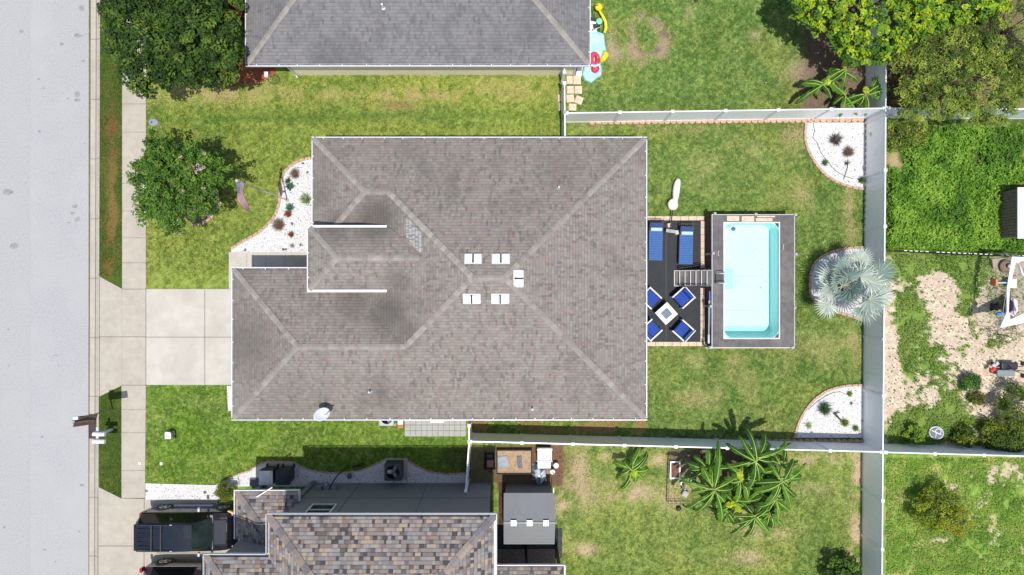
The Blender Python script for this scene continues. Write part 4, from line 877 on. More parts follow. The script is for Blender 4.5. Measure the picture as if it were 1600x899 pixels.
banana('banana plant on the right side of the clump with leaves reaching the open grass', 1222, 751, 2.3, star(16, 1.2, 2.1, 8), None, 8)
banana('low banana plant at the bottom of the clump over dry leaf litter', 1180, 808, 1.8, star(15, 1.0, 1.8, 13), None, 13)
banana('banana plant in the middle of the clump with a yellow new leaf', 1150, 786, 1.6, star(9, 1.1, 1.6, 17), [(290, .8), (200, .6)], 17)
banana('short banana plant behind the tallest one, near the block border', 1108, 735, 2.0, star(11, 1.2, 1.7, 19), [(20, .5)], 19)
banana('banana plant inside the clump under the fence side plant', 1160, 752, 2.0, star(15, 1.0, 1.8, 23), [(120, .7)], 23)
banana('banana plant at the right lower side of the clump by pale litter', 1212, 782, 1.9, star(15, 1.1, 1.9, 29), None, 29)
banana('banana plant in the heart of the clump, lower than its neighbours', 1186, 768, 1.5, star(14, .9, 1.6, 37), [(70, .5)], 37)
banana('banana plant at the upper right of the clump, close to the white fence', 1222, 727, 1.8, star(9, 1.0, 1.6, 41), None, 41)
banana('low banana plant filling the left lower side of the clump', 1138, 800, 1.3, star(12, .9, 1.5, 53), None, 53)
banana('low banana plant filling the dark middle right of the clump', 1200, 752, 1.5, star(13, 1.0, 1.5, 57), None, 57)
banana('small banana plant at the lower right edge of the clump beside bare soil', 1204, 806, 1.3, star(11, .9, 1.5, 61), None, 61)
banana('single banana plant alone on the grass with a yellow leaf', 989, 734, 1.2, star(15, 1.0, 1.4, 31), [(285, .45), (300, .35)], 31)
for i, (px, py, h, lv, yg, lb) in enumerate(((1320, 108, 1.5, [(10, 2.1), (190, 1.6), (215, 1.3), (330, 1.1), (250, 1.1), (150, 1.0), (40, 1.3)], [(75, .55)], 'topmost small banana plant by the upper fence corner, with yellow leaf'),
        (1286, 132, 1.2, [(200, 1.6), (225, 1.3), (170, 1.4), (250, 1.1), (310, 1.1), (60, 1.0), (185, 1.2)], [(30, .7)], 'leftmost of the small banana plants on bare soil'),
        (1322, 146, 1.1, [(165, 1.3), (120, 1.2), (250, 1.2), (290, 1.3), (60, .9), (20, 1.0), (200, 1.0)], None, 'green banana plant between two others on bare soil by the upper fence'),
        (1354, 148, 1.3, [(30, 1.5), (60, 2.0), (290, 1.4), (330, 1.3), (230, 1.4), (180, 1.0), (15, 1.3), (260, 1.1)], [(110, .45)], 'banana plant against the tall white fence with a leaf lying over it'))):
    banana(lb, px, py, h, lv, yg, 40+i)
# ---- silver fan palm
x, y = G(1296, 447); T = thing('fan_palm', 'silver blue fan palm in the rounded gravel bed against the long white fence', 'palm', (x, y, 0))
mb = MB(); mb.tube([(x, y, -.05), (x, y, .6), (x, y, 1.25)], [.24, .22, .17], 12)
for i in range(26):
    a = i*2.4; z = .25+i*.04; mb.box((x+math.cos(a)*.2, y+math.sin(a)*.2, z), (.12, .1, .05), a)
add('trunk', mb, Mt['bark'], T)
V_, Cc, ST = [], [], MB(); rd = random.Random(4); heart = Vector((x, y, 1.3))
fr = [(118, 45, 1.35), (72, 35, 1.55), (48, 55, 1.15), (25, 30, 1.75), (4, 48, 1.35), (-14, 22, 1.75), (-34, 40, 1.45), (-58, 28, 1.45), (-128, 22, 1.35), (165, 50, .85), (190, 35, .9), (95, 65, .85), (-45, 72, .7), (-88, 55, .6), (140, 25, .8)]
for (az, el, L_) in fr:
    az, el = R(az+rd.uniform(-6, 6)), R(el); d = Vector((math.cos(az)*math.cos(el), math.sin(az)*math.cos(el), math.sin(el))); hub = heart+d*L_*.95-Vector((0, 0, .10))
    ST.tube([heart, heart+d*L_*.5+Vector((0, 0, .05)), hub], [.035, .025, .018], 6)
    nl = (d+Vector((0, 0, -.25))).normalized(); side = Vector((-math.sin(az), math.cos(az), 0)); upn = side.cross(nl)*-1
    if upn.z < 0: upn = -upn
    fwd = nl; ns = 24; RL = rd.uniform(.72, .98); cb = rd.choice([(.36, .43, .36), (.28, .36, .30), (.45, .51, .42), (.20, .28, .24)])
    for k in range(ns):
        t = -1+2*(k+.5)/ns; a = t*R(122); dirk = fwd*math.cos(a)+side*math.sin(a); dn_ = (dirk+upn*(.20*abs(t))).normalized(); ll = RL*(1-.25*abs(t)**2)*rd.uniform(.93, 1.05); wn = (side*math.cos(a)-fwd*math.sin(a))
        w0, w1 = .009, .037; m_ = hub+dn_*ll*.55; tip = hub+dn_*ll+Vector((0, 0, -.12*rd.uniform(.2, 1.4))); fold = upn*(.025 if k % 2 else -.015)
        V_.append([tuple(hub-wn*w0), tuple(m_-wn*w1+fold), tuple(m_+wn*w1-fold), tuple(hub+wn*w0)]); V_.append([tuple(m_-wn*w1+fold), tuple(m_.lerp(tip, .8)-wn*w1*.32), tuple(tip+wn*.003), tuple(m_+wn*w1-fold)])
        f = rd.uniform(.85, 1.15); c = [q*f for q in cb]; Cc += [c, c]
fast_mesh('frond_blades', np.array(V_), 4, np.array(Cc), Mt['palm'], T); add('petioles', ST, mat('pale_petiole', (.42, .45, .33), .6), T)
# ---- small plants on the gravel
def tuft(label, px, py, r, n, cols, h=.3, name='tuft', cat='plant', w_=.012, group=None, org=0.05):
    x, y = G(px, py); T = MB(); V_ = np.zeros((n, 3, 3)); a = rng.uniform(0, 6.283, n); rr = rng.uniform(.3, 1, n)*r; hh = h*rng.uniform(.4, 1, n)
    bx, by = rng.normal(size=n)*r*.12, rng.normal(size=n)*r*.12
    V_[:, 0] = np.stack([bx-np.sin(a)*w_, by+np.cos(a)*w_, np.zeros(n)+org], 1); V_[:, 1] = np.stack([bx+np.sin(a)*w_, by-np.cos(a)*w_, np.zeros(n)+org], 1)
    V_[:, 2] = np.stack([bx+np.cos(a)*rr, by+np.sin(a)*rr, hh+org], 1)
    cols = np.array(cols); col = cols[rng.integers(0, len(cols), n)]*rng.uniform(.75, 1.25, (n, 1))
    o = fast_mesh(name, V_, 3, col, Mt['leaf']); o.location = (x, y, 0); return tag(o, label, cat, group)
BR = [(.30, .20, .15), (.22, .15, .12), (.38, .29, .22)]; RB = [(.40, .13, .04), (.30, .10, .05)]; GR = [(.10, .20, .06), (.15, .26, .08), (.07, .13, .05)]; BG = [(.08, .17, .13), (.13, .24, .19), (.05, .10, .08)]
tuft('brown dried grass tuft near the top of the front gravel bed', 462, 273, .32, 300, BR, .35, 'dried_tuft')
tuft('large grey brown dried tuft in the lower part of the front gravel bed', 437, 352, .42, 380, BR, .4, 'dried_tuft')
tuft('small rust orange tuft beside the blue green spiky plant in the front bed', 452, 335, .24, 200, RB, .25, 'dried_tuft')
tuft('small rust orange tuft alone near the bottom right of the front bed', 456, 367, .2, 160, RB, .22, 'dried_tuft')
tuft('green spiky plant at the right of the front gravel bed by the gutter', 480, 313, .42, 90, [(.16, .24, .10), (.40, .42, .20)], .4, 'spiky_plant', w_=.025)
tuft('green plant above the blue green agave in the front bed', 451, 283, .22, 70, GR, .3, 'spiky_plant', w_=.02)
tuft('dead twiggy clump with grey branches in the corner gravel bed, upper', 1303, 220, .42, 200, [(.13, .10, .09), (.22, .17, .15)], .4, 'dead_shrub', w_=.02)
tuft('dead brown twiggy clump in the corner gravel bed, lower right', 1323, 239, .36, 200, [(.17, .11, .09), (.28, .20, .16)], .35, 'dead_shrub', w_=.02)
tuft('small green tuft near the curved edging of the dead shrub bed', 1287, 255, .26, 110, GR, .2)
tuft('thin green sprig with long stem in the dead shrub bed', 1321, 256, .2, 40, GR, .4)
tuft('dark green grassy tuft at the bottom corner of the dead shrub bed', 1344, 282, .28, 120, GR, .3)
tuft('dark green spiky tuft, largest in the lower corner gravel bed', 1286, 638, .42, 260, [(.06, .14, .05), (.10, .20, .08)], .45, w_=.018)
tuft('yellow green plant in the middle of the lower corner gravel bed', 1318, 660, .26, 150, [(.26, .33, .05), (.18, .27, .04)], .25, w_=.025)
tuft('small yellow green plant near the scalloped blocks of the lower corner bed', 1335, 669, .2, 110, [(.26, .33, .05), (.15, .25, .04)], .2, w_=.025)
tuft('small pale green plant at the top of the lower corner gravel bed', 1326, 615, .18, 100, [(.26, .33, .05), (.2, .3, .06)], .18, w_=.025)
tuft('thin green weeds along the edging of the lower corner bed', 1262, 664, .3, 60, [(.25, .33, .12)], .12)
tuft('tiny green weed in the right half of the lower corner bed', 1329, 630, .12, 40, GR, .15)
tuft('pale spiky plant at the bottom of the front gravel bed', 458, 385, .2, 50, [(.4, .42, .38)], .2)
def agave(label, px, py, r):
    x, y = G(px, py); V_, Cc = [], []
    for i in range(16):
        a = i*2.4; l = r*(1-.02*i); el = .25+i*.06; d = Vector((math.cos(a)*math.cos(el), math.sin(a)*math.cos(el), math.sin(el))); s = Vector((-math.sin(a), math.cos(a), 0)); b_ = Vector((0, 0, .05))
        m_ = b_+d*l*.5; c = random.choice(BG); V_ += [[tuple(b_-s*.03), tuple(m_-s*.06), tuple(b_+d*l), tuple(m_+s*.06)]]; Cc.append(c)
    o = fast_mesh('agave', np.array(V_), 4, np.array(Cc), Mt['palm']); o.location = (x, y, .04); tag(o, label, 'plant', 'agaves')
agave('blue green agave in the upper half of the front gravel bed', 454, 292, .3); agave('blue green agave beside the rust orange tuft in the front gravel bed', 454, 325, .3)
STL = ['dark stone on the gravel right at the edge of the front walk', 'dark stone by the left tip of the front gravel bed', 'dark stone just left of another at the edge of the front walk', 'dark stone nearest the top of the front gravel bed', 'dark stone near the roof edge in the top of the front bed', 'dark stone right of the large grey brown tuft', 'dark stone left of the upper agave by the edging', 'dark stone between the flagpole and the rust tuft by the edging', 'dark stone under the roof corner near the front walk']
# stray dark stones on the gravel: flat individuals
for i, (px, py) in enumerate(((447, 390), (384, 391), (443, 390), (474, 256), (481, 270), (457, 350), (444, 300), (446, 336), (470, 383))):
    lb_ = STL[i]; x, y = G(px, py); mb = MB(); mb.lathe((0, 0, 0), [(.07, 0), (.075, .03), (.04, .06)], 7); o = add('stone', mb, Mt['joint']); o.location = (x, y, .05); o.rotation_euler = (0, 0, i); o.scale = (1, .7, 1)
    tag(o, lb_, 'stone', 'dark stones on the front gravel')

def hose(label, pts, r=.012):
    mb = MB(); mb.tube([(*G(a, b_), .065) for a, b_ in pts], r, 5); tag(add('drip_hose', mb, Mt['black']), label, 'hose')
hose('thin black drip hose curving inside the edging of the dead shrub bed', [(1270, 194), (1272, 205), (1269, 215), (1276, 224), (1281, 238), (1290, 250), (1299, 262), (1308, 270), (1320, 276), (1332, 280)])
hose('short black hose piece running down to the edging below the dead shrubs', [(1324, 250), (1323, 262), (1320, 272), (1317, 281)], .02)
hose('thin dark hose along the upper edging of the lower corner gravel bed', [(1262, 640), (1275, 628), (1290, 618), (1302, 613), (1312, 612), (1320, 616)])
mb = MB(); mb.tube([(*G(1302, 645), .1), (*G(1306, 650), .16), (*G(1312, 656), .1)], [.06, .05, .03], 6); mb.tube([(*G(1303, 646), .12), (*G(1309, 643), .2)], .03, 6); tag(add('garden_light', mb, Mt['black']), 'small black garden light fallen over in the lower corner gravel bed', 'garden light')
# ---- leafy ground cover field and its edges
def cover(name, n, poly_fn, L_, W_, cols, hmax, x0, x1, y0, y1, m='leaf'):
    px = rng.uniform(x0, x1, n); py = rng.uniform(y0, y1, n); k = poly_fn(px, py); keep = rng.uniform(size=n) < k; px, py = px[keep], py[keep]; n = len(px)
    x = (px-CX)*CAMH/F; y = (CY-py)*CAMH/F; hb = fbm(x, y, .55, 21, 3); hb2 = fbm(x, y, .16, 61, 2); z = hmax*(.15+hb*.55+hb2*.5)*np.clip(k[keep], .3, 1)*rng.uniform(.55, 1, n)
    nor = unit(np.stack([rng.normal(size=n)*.5, rng.normal(size=n)*.5, np.ones(n)], 1)); cols = np.array(cols); hue = fbm(x, y, .9, 91, 3); ci = np.clip((hue*1.6-.3+rng.uniform(-.25, .25, n))*len(cols), 0, len(cols)-1).astype(int)
    col = cols[ci]*rng.uniform(.75, 1.25, (n, 1)); V, Cc = leaf_quads(np.stack([x, y, z+.02], 1), nor, L_, W_, col); return fast_mesh(name, V, 3, Cc, Mt[m], kind='stuff')
def f_ne(px, py):
    x = (px-CX)*CAMH/F; y = (CY-py)*CAMH/F; n = fbm(x, y, .9, 31, 5)
    k = rect(px, py, 1388, 200, 1660, 392, 4)*(1-rect(px, py, 1572, 285, 1640, 375, 3)); k *= 1-np.clip(blob(px, py, 1400, 250, 17, 20)*1.4, 0, 1); k *= sstep(.2, .5, n+rect(px, py, 1400, 270, 1700, 392, 14)*.5)
    return k
cover('ground_cover', 33000, f_ne, .15, .085, [(.075, .18, .02), (.115, .25, .022), (.165, .34, .03), (.22, .41, .045), (.30, .46, .06)], .55, 1386, 1660, 196, 393)
def f_e(px, py):
    col, g = ground_col((px-CX)*CAMH/F, (CY-py)*CAMH/F); e_ = rect(px, py, 1386, 398, 1660, 698, 2); return e_*np.clip(g*1.1, 0, 1)*sstep(.30, .55, fbm(px/32, py/32, .5, 15, 3)+.06)
cover('weeds', 30000, f_e, .095, .05, [(.10, .20, .03), (.14, .25, .035), (.19, .29, .05), (.24, .31, .08)], .20, 1386, 1660, 398, 700)
def f_se(px, py):
    col, g = ground_col((px-CX)*CAMH/F, (CY-py)*CAMH/F); return rect(px, py, 1384, 716, 1660, 940, 2)*np.clip(g, 0, 1)*sstep(.28, .55, fbm(px/32, py/32, .6, 25, 3)+.04)
cover('weeds', 34000, f_se, .085, .04, [(.13, .25, .03), (.17, .31, .035), (.23, .36, .05), (.33, .41, .08)], .13, 1384, 1660, 714, 940)

def f_lit(px, py):
    k = .10*(rect(px, py, 232, 120, 480, 350, 3)+rect(px, py, 1015, 195, 1345, 330, 2)+rect(px, py, 900, 5, 1340, 170, 2)*1.6+rect(px, py, 880, 715, 1345, 900, 3)*1.8+rect(px, py, 1015, 548, 1345, 680, 2)*.8)
    return np.clip(k+blob(px, py, 1150, 800, 70, 40)*.9+blob(px, py, 1310, 130, 60, 45)*.6+blob(px, py, 340, 140, 90, 20)*.4+blob(px, py, 1420, 120, 40, 40)*.9, 0, 1)
cover('leaf_litter', 16000, f_lit, .085, .04, [(.42, .32, .18), (.50, .42, .26), (.30, .20, .11), (.22, .15, .09), (.55, .50, .30)], .05, 230, 1460, 0, 900)
# ---- mown lawn blades
def lawn(name, n, rects, exclude, L_=.11, W_=.017, hgt=.045, tone=1.0):
    out = []; areas = [(a[2]-a[0])*(a[3]-a[1]) for a in rects]; tot = sum(areas)
    for a, ar in zip(rects, areas):
        k = int(n*ar/tot); out.append(np.stack([rng.uniform(a[0], a[2], k), rng.uniform(a[1], a[3], k)], 1))
    p = np.concatenate(out); px, py = p[:, 0], p[:, 1]; keep = np.ones(len(px), bool)
    for (a, b_, c, d) in exclude: keep &= ~((px > a) & (px < c) & (py > b_) & (py < d))
    for poly in (FB+[(362, 394), (500, 394), (500, 247)], NB+[(1352, 296), (1352, 192)], SB+[(1352, 602), (1352, 684)], PB+[(1354, 502), (1354, 387)], SG+[(728, 760), (360, 760), (345, 780), (228, 780)]):
        ins = np.zeros(len(px), bool); m_ = len(poly)
        for i in range(m_):
            (x1, y1), (x2, y2) = poly[i], poly[(i+1) % m_]
            if y1 == y2: continue
            c_ = ((y1 > py) != (y2 > py)) & (px < (x2-x1)*(py-y1)/(y2-y1)+x1); ins ^= c_
        keep &= ~ins
    px, py = px[keep], py[keep]; x = (px-CX)*CAMH/F; y = (CY-py)*CAMH/F; col, g = ground_col(x, y); k = rng.uniform(size=len(x)) < (.12+.88*g); x, y, col = x[k], y[k], col[k]; n = len(x)
    # combed by the mower in soft swirls
    a = fbm(x, y, 1.1, 5, 2)*9+rng.normal(size=n)*.9; l = L_*rng.uniform(.5, 1.3, n); h = hgt*rng.uniform(.3, 1, n)
    V = np.zeros((n, 3, 3)); dx, dy = np.cos(a), np.sin(a); V[:, 0] = np.stack([x-dy*W_, y+dx*W_, np.full(n, .004)], 1); V[:, 1] = np.stack([x+dy*W_, y-dx*W_, np.full(n, .004)], 1); V[:, 2] = np.stack([x+dx*l, y+dy*l, h+.01], 1)
    col = col*tone*rng.uniform(.5, 1.6, (n, 1))*(1+rng.uniform(-.08, .08, (n, 3)))
    return fast_mesh(name, V, 3, np.clip(col, 0, 1), Mt['blade'], kind='stuff')
EX = [(191, -50, 229, 440), (190, 600, 229, 780), (155, 430, 365, 604), (492, 237, 985, 655), (370, 437, 500, 655), (480, 360, 560, 440), (423, -50, 900, 118), (1008, 343, 1102, 536), (1104, 343, 1235, 536), (632, 640, 728, 681), (778, 695, 870, 760), (784, 760, 866, 850), (360, 755, 780, 950)]
lawn('lawn_grass', 480000, [(156, -20, 191, 775), (229, -20, 1352, 215), (229, 215, 492, 452), (229, 602, 735, 760), (985, 190, 1352, 690), (735, 650, 985, 690), (780, 697, 1352, 940)], EX, tone=1.06)
# ------------------------------------------------------------------ pool with its deck
PX0, PX1, PY0, PY1 = 1113, 1242, 336, 543; DH = 1.22
dx0, dy1 = P(PX0, PY0, DH)[:2]; dx1, dy0 = P(1241, PY1, DH)[:2]
wx0, wy1 = P(1132, 349, DH)[:2]; wx1, wy0 = P(1216.5, 528, DH)[:2]
POOL = thing('pool', 'rectangular raised pool with pale turquoise water and a grey brown deck around it', 'pool', (dx0, dy0, 0))
M_DECK = mat('grey_brown_decking', (.125, .115, .112), .85, var=.22, scale=4, bump=.2, dirt=(.20, .178, .17), dscale=1.1, dlo=.45, dhi=.7)
M_SKIRT = mat('dark_brown_skirt', (.10, .065, .05), .85, var=.3, scale=8)
M_LIN = mat('turquoise_liner', (.66, .84, .84), .5, var=.04, scale=3, dirt=(.60, .82, .83), dscale=.7); M_LIN2 = mat('turquoise_wall_liner', (.50, .80, .78), .5, var=.05)  # walls deeper than the floor: refraction through the water put into the colour
M_COP = mat('pale_coping', (.62, .62, .62), .5, var=.08)
mb = MB()
def ringpl(mb_, ox0, oy0, ox1, oy1, ix0, iy0, ix1, iy1, z0, z1):
    mb_.bbox(ox0, oy0, z0, ix0, oy1, z1); mb_.bbox(ix1, oy0, z0, ox1, oy1, z1); mb_.bbox(ix0, oy0, z0, ix1, iy0, z1); mb_.bbox(ix0, iy1, z0, ix1, oy1, z1)
nb = 14; ringpl(mb, dx0, dy0, dx1, dy1, wx0, wy0, wx1, wy1, DH-.05, DH-.006)
# boards laid round the pool
for (x0, x1, y0, y1, ax) in ((dx0, wx0, dy0, dy1, 'y'), (wx1, dx1, dy0, dy1, 'y'), (wx0, wx1, dy0, wy0, 'x'), (wx0, wx1, wy1, dy1, 'x')):
    if ax == 'y':
        k = max(1, round((x1-x0)/.145)); s = (x1-x0)/k
        for i in range(k): mb.bbox(x0+i*s+.002, y0+.003, DH-.005, x0+(i+1)*s-.003, y1-.003, DH+random.uniform(-.001, .002))
    else:
        k = max(1, round((y1-y0)/.145)); s = (y1-y0)/k
        for i in range(k): mb.bbox(x0+.003, y0+i*s+.002, DH-.005, x1-.003, y0+(i+1)*s-.003, DH+random.uniform(-.001, .002))
add('deck', mb, M_DECK, POOL)
mb = MB(); ringpl(mb, dx0+.03, dy0+.03, dx1-.03, dy1-.03, dx0+.06, dy0+.06, dx1-.06, dy1-.06, 0, DH-.052)
y = dy0+.05
while y < dy1: mb.bbox(dx0+.008, y, 0, dx0+.03, y+.13, DH-.052); y += .15
x = dx0+.05
while x < dx1-.15: mb.bbox(x, dy1-.03, 0, x+.13, dy1-.008, DH-.052); mb.bbox(x, dy0+.008, 0, x+.13, dy0+.03, DH-.052); x += .15
add('skirt', mb, M_SKIRT, POOL)
mb = MB(); ringpl(mb, dx0-.025, dy0-.025, dx1+.025, dy1+.025, dx0, dy0, dx1, dy1, DH-.12, DH+.012); add('deck_edge', mb, M_COP, POOL)
mb = MB(); ringpl(mb, wx0-.06, wy0-.06, wx1+.06, wy1+.06, wx0, wy0, wx1, wy1, DH-.003, DH+.025); add('coping', mb, M_COP, POOL, bevel=.006)
mb = MB(); mb.bbox(wx0-.01, wy0-.01, .05, wx1+.01, wy1+.01, .13); add('pool_floor', mb, M_LIN, POOL)
mb = MB(); ringpl(mb, wx0-.02, wy0-.02, wx1+.02, wy1+.02, wx0, wy0, wx1, wy1, .05, DH-.004)
# coved foot of the walls and rounded corners
cv = .05
for i in range(7):
    a0_, a1_ = R(90*i/7), R(90*(i+1)/7); r_ = .55
    f = lambda a: (r_*(1-math.sin(a)), .13+r_*(1-math.cos(a)))
    (q0, z0), (q1, z1) = f(a0_), f(a1_)
    mb.face([(wx0, wy0+q0*0.9, z0), (wx1, wy0+q0*0.9, z0), (wx1, wy0+q1*0.9, z1), (wx0, wy0+q1*0.9, z1)][::-1])
for (cx_, cy_, sx, sy) in ((wx0, wy0, 1, 1), (wx1, wy0, -1, 1), (wx0, wy1, 1, -1), (wx1, wy1, -1, -1)):
    r_ = .38; pts = [(cx_, cy_)]+[(cx_+sx*r_*(1-math.sin(R(t))), cy_+sy*r_*(1-math.cos(R(t)))) for t in range(0, 91, 15)]; mb.prism(pts, .06, DH-.02)
add('pool_wall', mb, M_LIN2, POOL)
mb = MB(); f = lambda t: wy1+(wy0-wy1)*t
for t in (.46, .77): mb.bbox(wx0+.05, f(t)-.006, .131, wx1-.3, f(t)+.006, .134)
rd = random.Random(3)
for i in range(42):
    a, b_ = rd.choice(((.75, .2), (.8, .82), (.82, .55), (.5, .1), (.35, .5), (.78, .35))); mx_, my_ = wx0+(wx1-wx0)*min(.9, max(.05, a+rd.gauss(0, .06))), f(min(.95, max(.04, b_+rd.gauss(0, .03))))
    s_ = rd.uniform(.012, .035); mb.box((mx_, my_, .136), (s_*1.8, s_, .004), rd.uniform(0, 3))
add('floor_seam', mb, mat('liner_marks', (.22, .42, .40), .7), POOL)
mw = bpy.data.materials.new('pool_water'); mw.use_nodes = True; t = mw.node_tree; L = t.links; b = t.nodes['Principled BSDF']
tr = nn(t, 'ShaderNodeBsdfTransparent'); tr.inputs[0].default_value = (.85, .97, .98, 1); gl = nn(t, 'ShaderNodeBsdfGlossy', Roughness=.03); fr_ = nn(t, 'ShaderNodeFresnel', IOR=1.33)
nz = nn(t, 'ShaderNodeTexNoise', Scale=5.0, Detail=3.0); tc = nn(t, 'ShaderNodeTexCoord'); L.new(tc.outputs['Object'], nz.inputs['Vector']); bp = nn(t, 'ShaderNodeBump', Strength=.12, Distance=.05); L.new(nz.outputs[0], bp.inputs['Height'])
L.new(bp.outputs[0], gl.inputs['Normal']); L.new(bp.outputs[0], fr_.inputs['Normal']); ms = nn(t, 'ShaderNodeMixShader'); L.new(fr_.outputs[0], ms.inputs[0]); L.new(tr.outputs[0], ms.inputs[1]); L.new(gl.outputs[0], ms.inputs[2]); L.new(ms.outputs[0], t.nodes['Material Output'].inputs[0])
mb = MB(); mb.face([(wx0, wy0, DH-.14), (wx1, wy0, DH-.14), (wx1, wy1, DH-.14), (wx0, wy1, DH-.14)]); wat = add('water', mb, mw, POOL)
for (px, py) in ((1117, 334), (1181, 335), (1243, 336), (1114.5, 396), (1244, 397.5), (1110.5, 479), (1241.5, 481.5), (1110, 543), (1238, 543.5)):
    x, y, _ = P(px, py, DH+.03); mb = MB(); mb.box((x, y, (DH+.05)/2), (.09, .09, DH+.05)); mb.box((x, y, DH+.06), (.115, .115, .03)); mb.lathe((x, y, DH+.075), [(.035, 0), (.03, .02)], 10); add('deck_post', mb, mat('grey_post_cap', (.40, .40, .40), .6), POOL)
for (px, py) in ((1122.5, 396), (1224, 386)):
    x, y, _ = P(px, py, DH); mb = MB(); mb.tube([(x+.03, y+.12, DH), (x-.02, y+.10, DH+.04), (x-.03, y-.08, DH+.04), (x+.02, y-.12, DH)], .02, 6); add('deck_cleat', mb, Mt['paver_tan'], POOL)
for k, (x0, y0, x1, y1) in enumerate(((1136, 337.5, 1155, 345.5), (1159, 338, 1178.5, 346.5), (1181, 341, 1207, 346), (1183, 337.4, 1211, 339.8))):
    a, b_ = P(x0, y0, DH+.03), P(x1, y1, DH+.03); mb = MB(); mb.bbox(a[0], b_[1], DH+.004, b_[0], a[1], DH+.03)
    tag(add('loose_board', mb, Mt['paver_tan']), ['leftmost short tan board lying on the top end of the pool deck', 'tan board lying second from the left on the top end of the pool deck', 'narrow tan board lying on the deck along the water at the top right', 'thin pale strip of wood along the upper edge of the pool deck'][k], 'board', 'boards on the pool deck')
x, y, _ = P(1146, 358, DH-.1); mb = MB(); mb.lathe((0, 0, 0), [(.085, -.05), (.1, -.02), (.1, .05), (.06, .08), (.02, .085)], 20); o = add('chlorine_floater', mb, mat('blue_plastic', (.005, .10, .55), .35)); o.location = (x, y, DH-.13); tag(o, 'round dark blue floater in the upper left corner of the pool', 'pool floater')
x, y, _ = P(1138, 354, DH-.1); mb = MB(); mb.lathe((0, 0, 0), [(.07, -.05), (.09, -.01), (.085, .02), (.02, .03)], 20); o = add('chlorine_floater', mb, mat('aqua_plastic', (.16, .50, .45), .35)); o.location = (x, y, DH-.14); tag(o, 'round pale aqua floater beside the dark blue one in the pool', 'pool floater')
for (cx_, cy_, sx, sy) in ((wx1, wy1, -1, -1), (wx1, wy0, -1, 1)):
    mb = MB(); mb.prism([(cx_, cy_), (cx_+sx*.18, cy_), (cx_, cy_+sy*.22)], DH-.12, DH+.012); add('corner_pad', mb, Mt['black'], POOL)
mb = MB(); a, b_ = P(1122, 452, .2), P(1146, 420, .2); mb.bbox(a[0], a[1], .131, b_[0], b_[1], .15); add('ladder_mat', mb, mat('aqua_mat', (.46, .76, .77), .6), POOL)
# ladder into the pool: dark step and grips at the head of the stairs
x, y, _ = P(1124.5, 435.5, DH+.15); LD = thing('pool_ladder', 'dark pool ladder with a broad tread at the head of the stairs', 'ladder', (x, y, 0))
for tx, tz, tw in ((0, .16, .38), (.30, -.35, .18), (.38, -.72, .18)): mb = MB(); mb.box((x+tx, y, DH+tz), (tw, .40, .035)); add('tread', mb, Mt['dark_plastic'], LD)
for s in (-1, 1):
    mb = MB(); mb.tube([(x-.18, y+s*.22, DH), (x-.18, y+s*.22, DH+.55), (x, y+s*.22, DH+.72), (x+.2, y+s*.22, DH+.6), (x+.34, y+s*.22, DH-.1), (x+.45, y+s*.22, .2)], .02, 8); add('rail', mb, M_COP, LD, smooth=True)
# stairs up to the deck
sx0, sy1, _ = P(1053, 422, .15); sx1 = dx0-.03; sy1 = (CY-423)*.0307; sy0 = (CY-447)*.0307
ST_ = thing('pool_stairs', 'seven dark steps with white nosings and black hoop handrails climbing to the pool deck', 'stairs', (sx0, sy0, 0)); n = 7; run = (sx1-sx0)/n
for i in range(n):
    z = DH*(i+1)/(n+.3); xx = sx0+run*i; mb = MB(); mb.bbox(xx+.03, sy0+.03, z-.04, xx+run+.015, sy1-.03, z); add('tread', mb, M_DECK, ST_); mb = MB(); mb.bbox(xx, sy0+.02, z-.045, xx+.032, sy1-.02, z+.004); mb.bbox(xx+.012, sy0+.04, z-DH/n, xx+.03, sy1-.04, z-.046); add('nosing', mb, M_COP, ST_)
for s in (sy0, sy1):
    mb = MB(); dx = sx1-sx0; mb.raw([(sx0, s-.02, 0), (sx1, s-.02, 0), (sx1, s-.02, DH-.02), (sx0, s-.02, DH/n-.04), (sx0, s+.02, 0), (sx1, s+.02, 0), (sx1, s+.02, DH-.02), (sx0, s+.02, DH/n-.04)], [(0, 1, 2, 3), (7, 6, 5, 4), (3, 2, 6, 7), (0, 3, 7, 4), (1, 5, 6, 2)]); add('stringer', mb, M_COP, ST_)
for s in (sy0-.03, sy1+.03):
    mb = MB()
    for zz in (.95, .62):
        mb = MB(); mb.tube([(sx0+.25, s, .3), (sx0+.22, s, zz*.9), (sx0+.35, s, zz+.08), (sx0+1.0, s, zz+.42), (sx1-.25, s, zz+.62), (sx1-.05, s, zz+.35), (sx1-.03, s, DH-.1)], .024, 8)
        add('handrail', mb, Mt['black'], ST_, smooth=True)
# skimmer poles hanging by the deck
for (a, b_, r_, lb, hd) in (((1107.8, 470), (1107.5, 530), .022, 'long pale pool pole with a paddle shaped head hanging left of the deck', 1), ((1109.3, 462), (1109.6, 512), .016, 'thin blue and white pool pole hanging against the deck side', 0)):
    p, q = P(*a, 1.0), P(*b_, .95); T = thing('pool_pole', lb, 'pole', (p[0], p[1], 0), 'pool poles'); mb = MB(); mb.cyl(p, q, r_); add('shaft', mb, mat('pale_blue_pole', (.45, .52, .68), .4), T)
    mb = MB(); h_ = Vector(q) if hd else Vector(p); mb.box(h_, (.09, .42, .03)); add('brush_head', mb, mat('lilac_plastic', (.55, .55, .72), .5) if hd else mat('blue_brush', (.06, .13, .5), .5), T, bevel=.02)

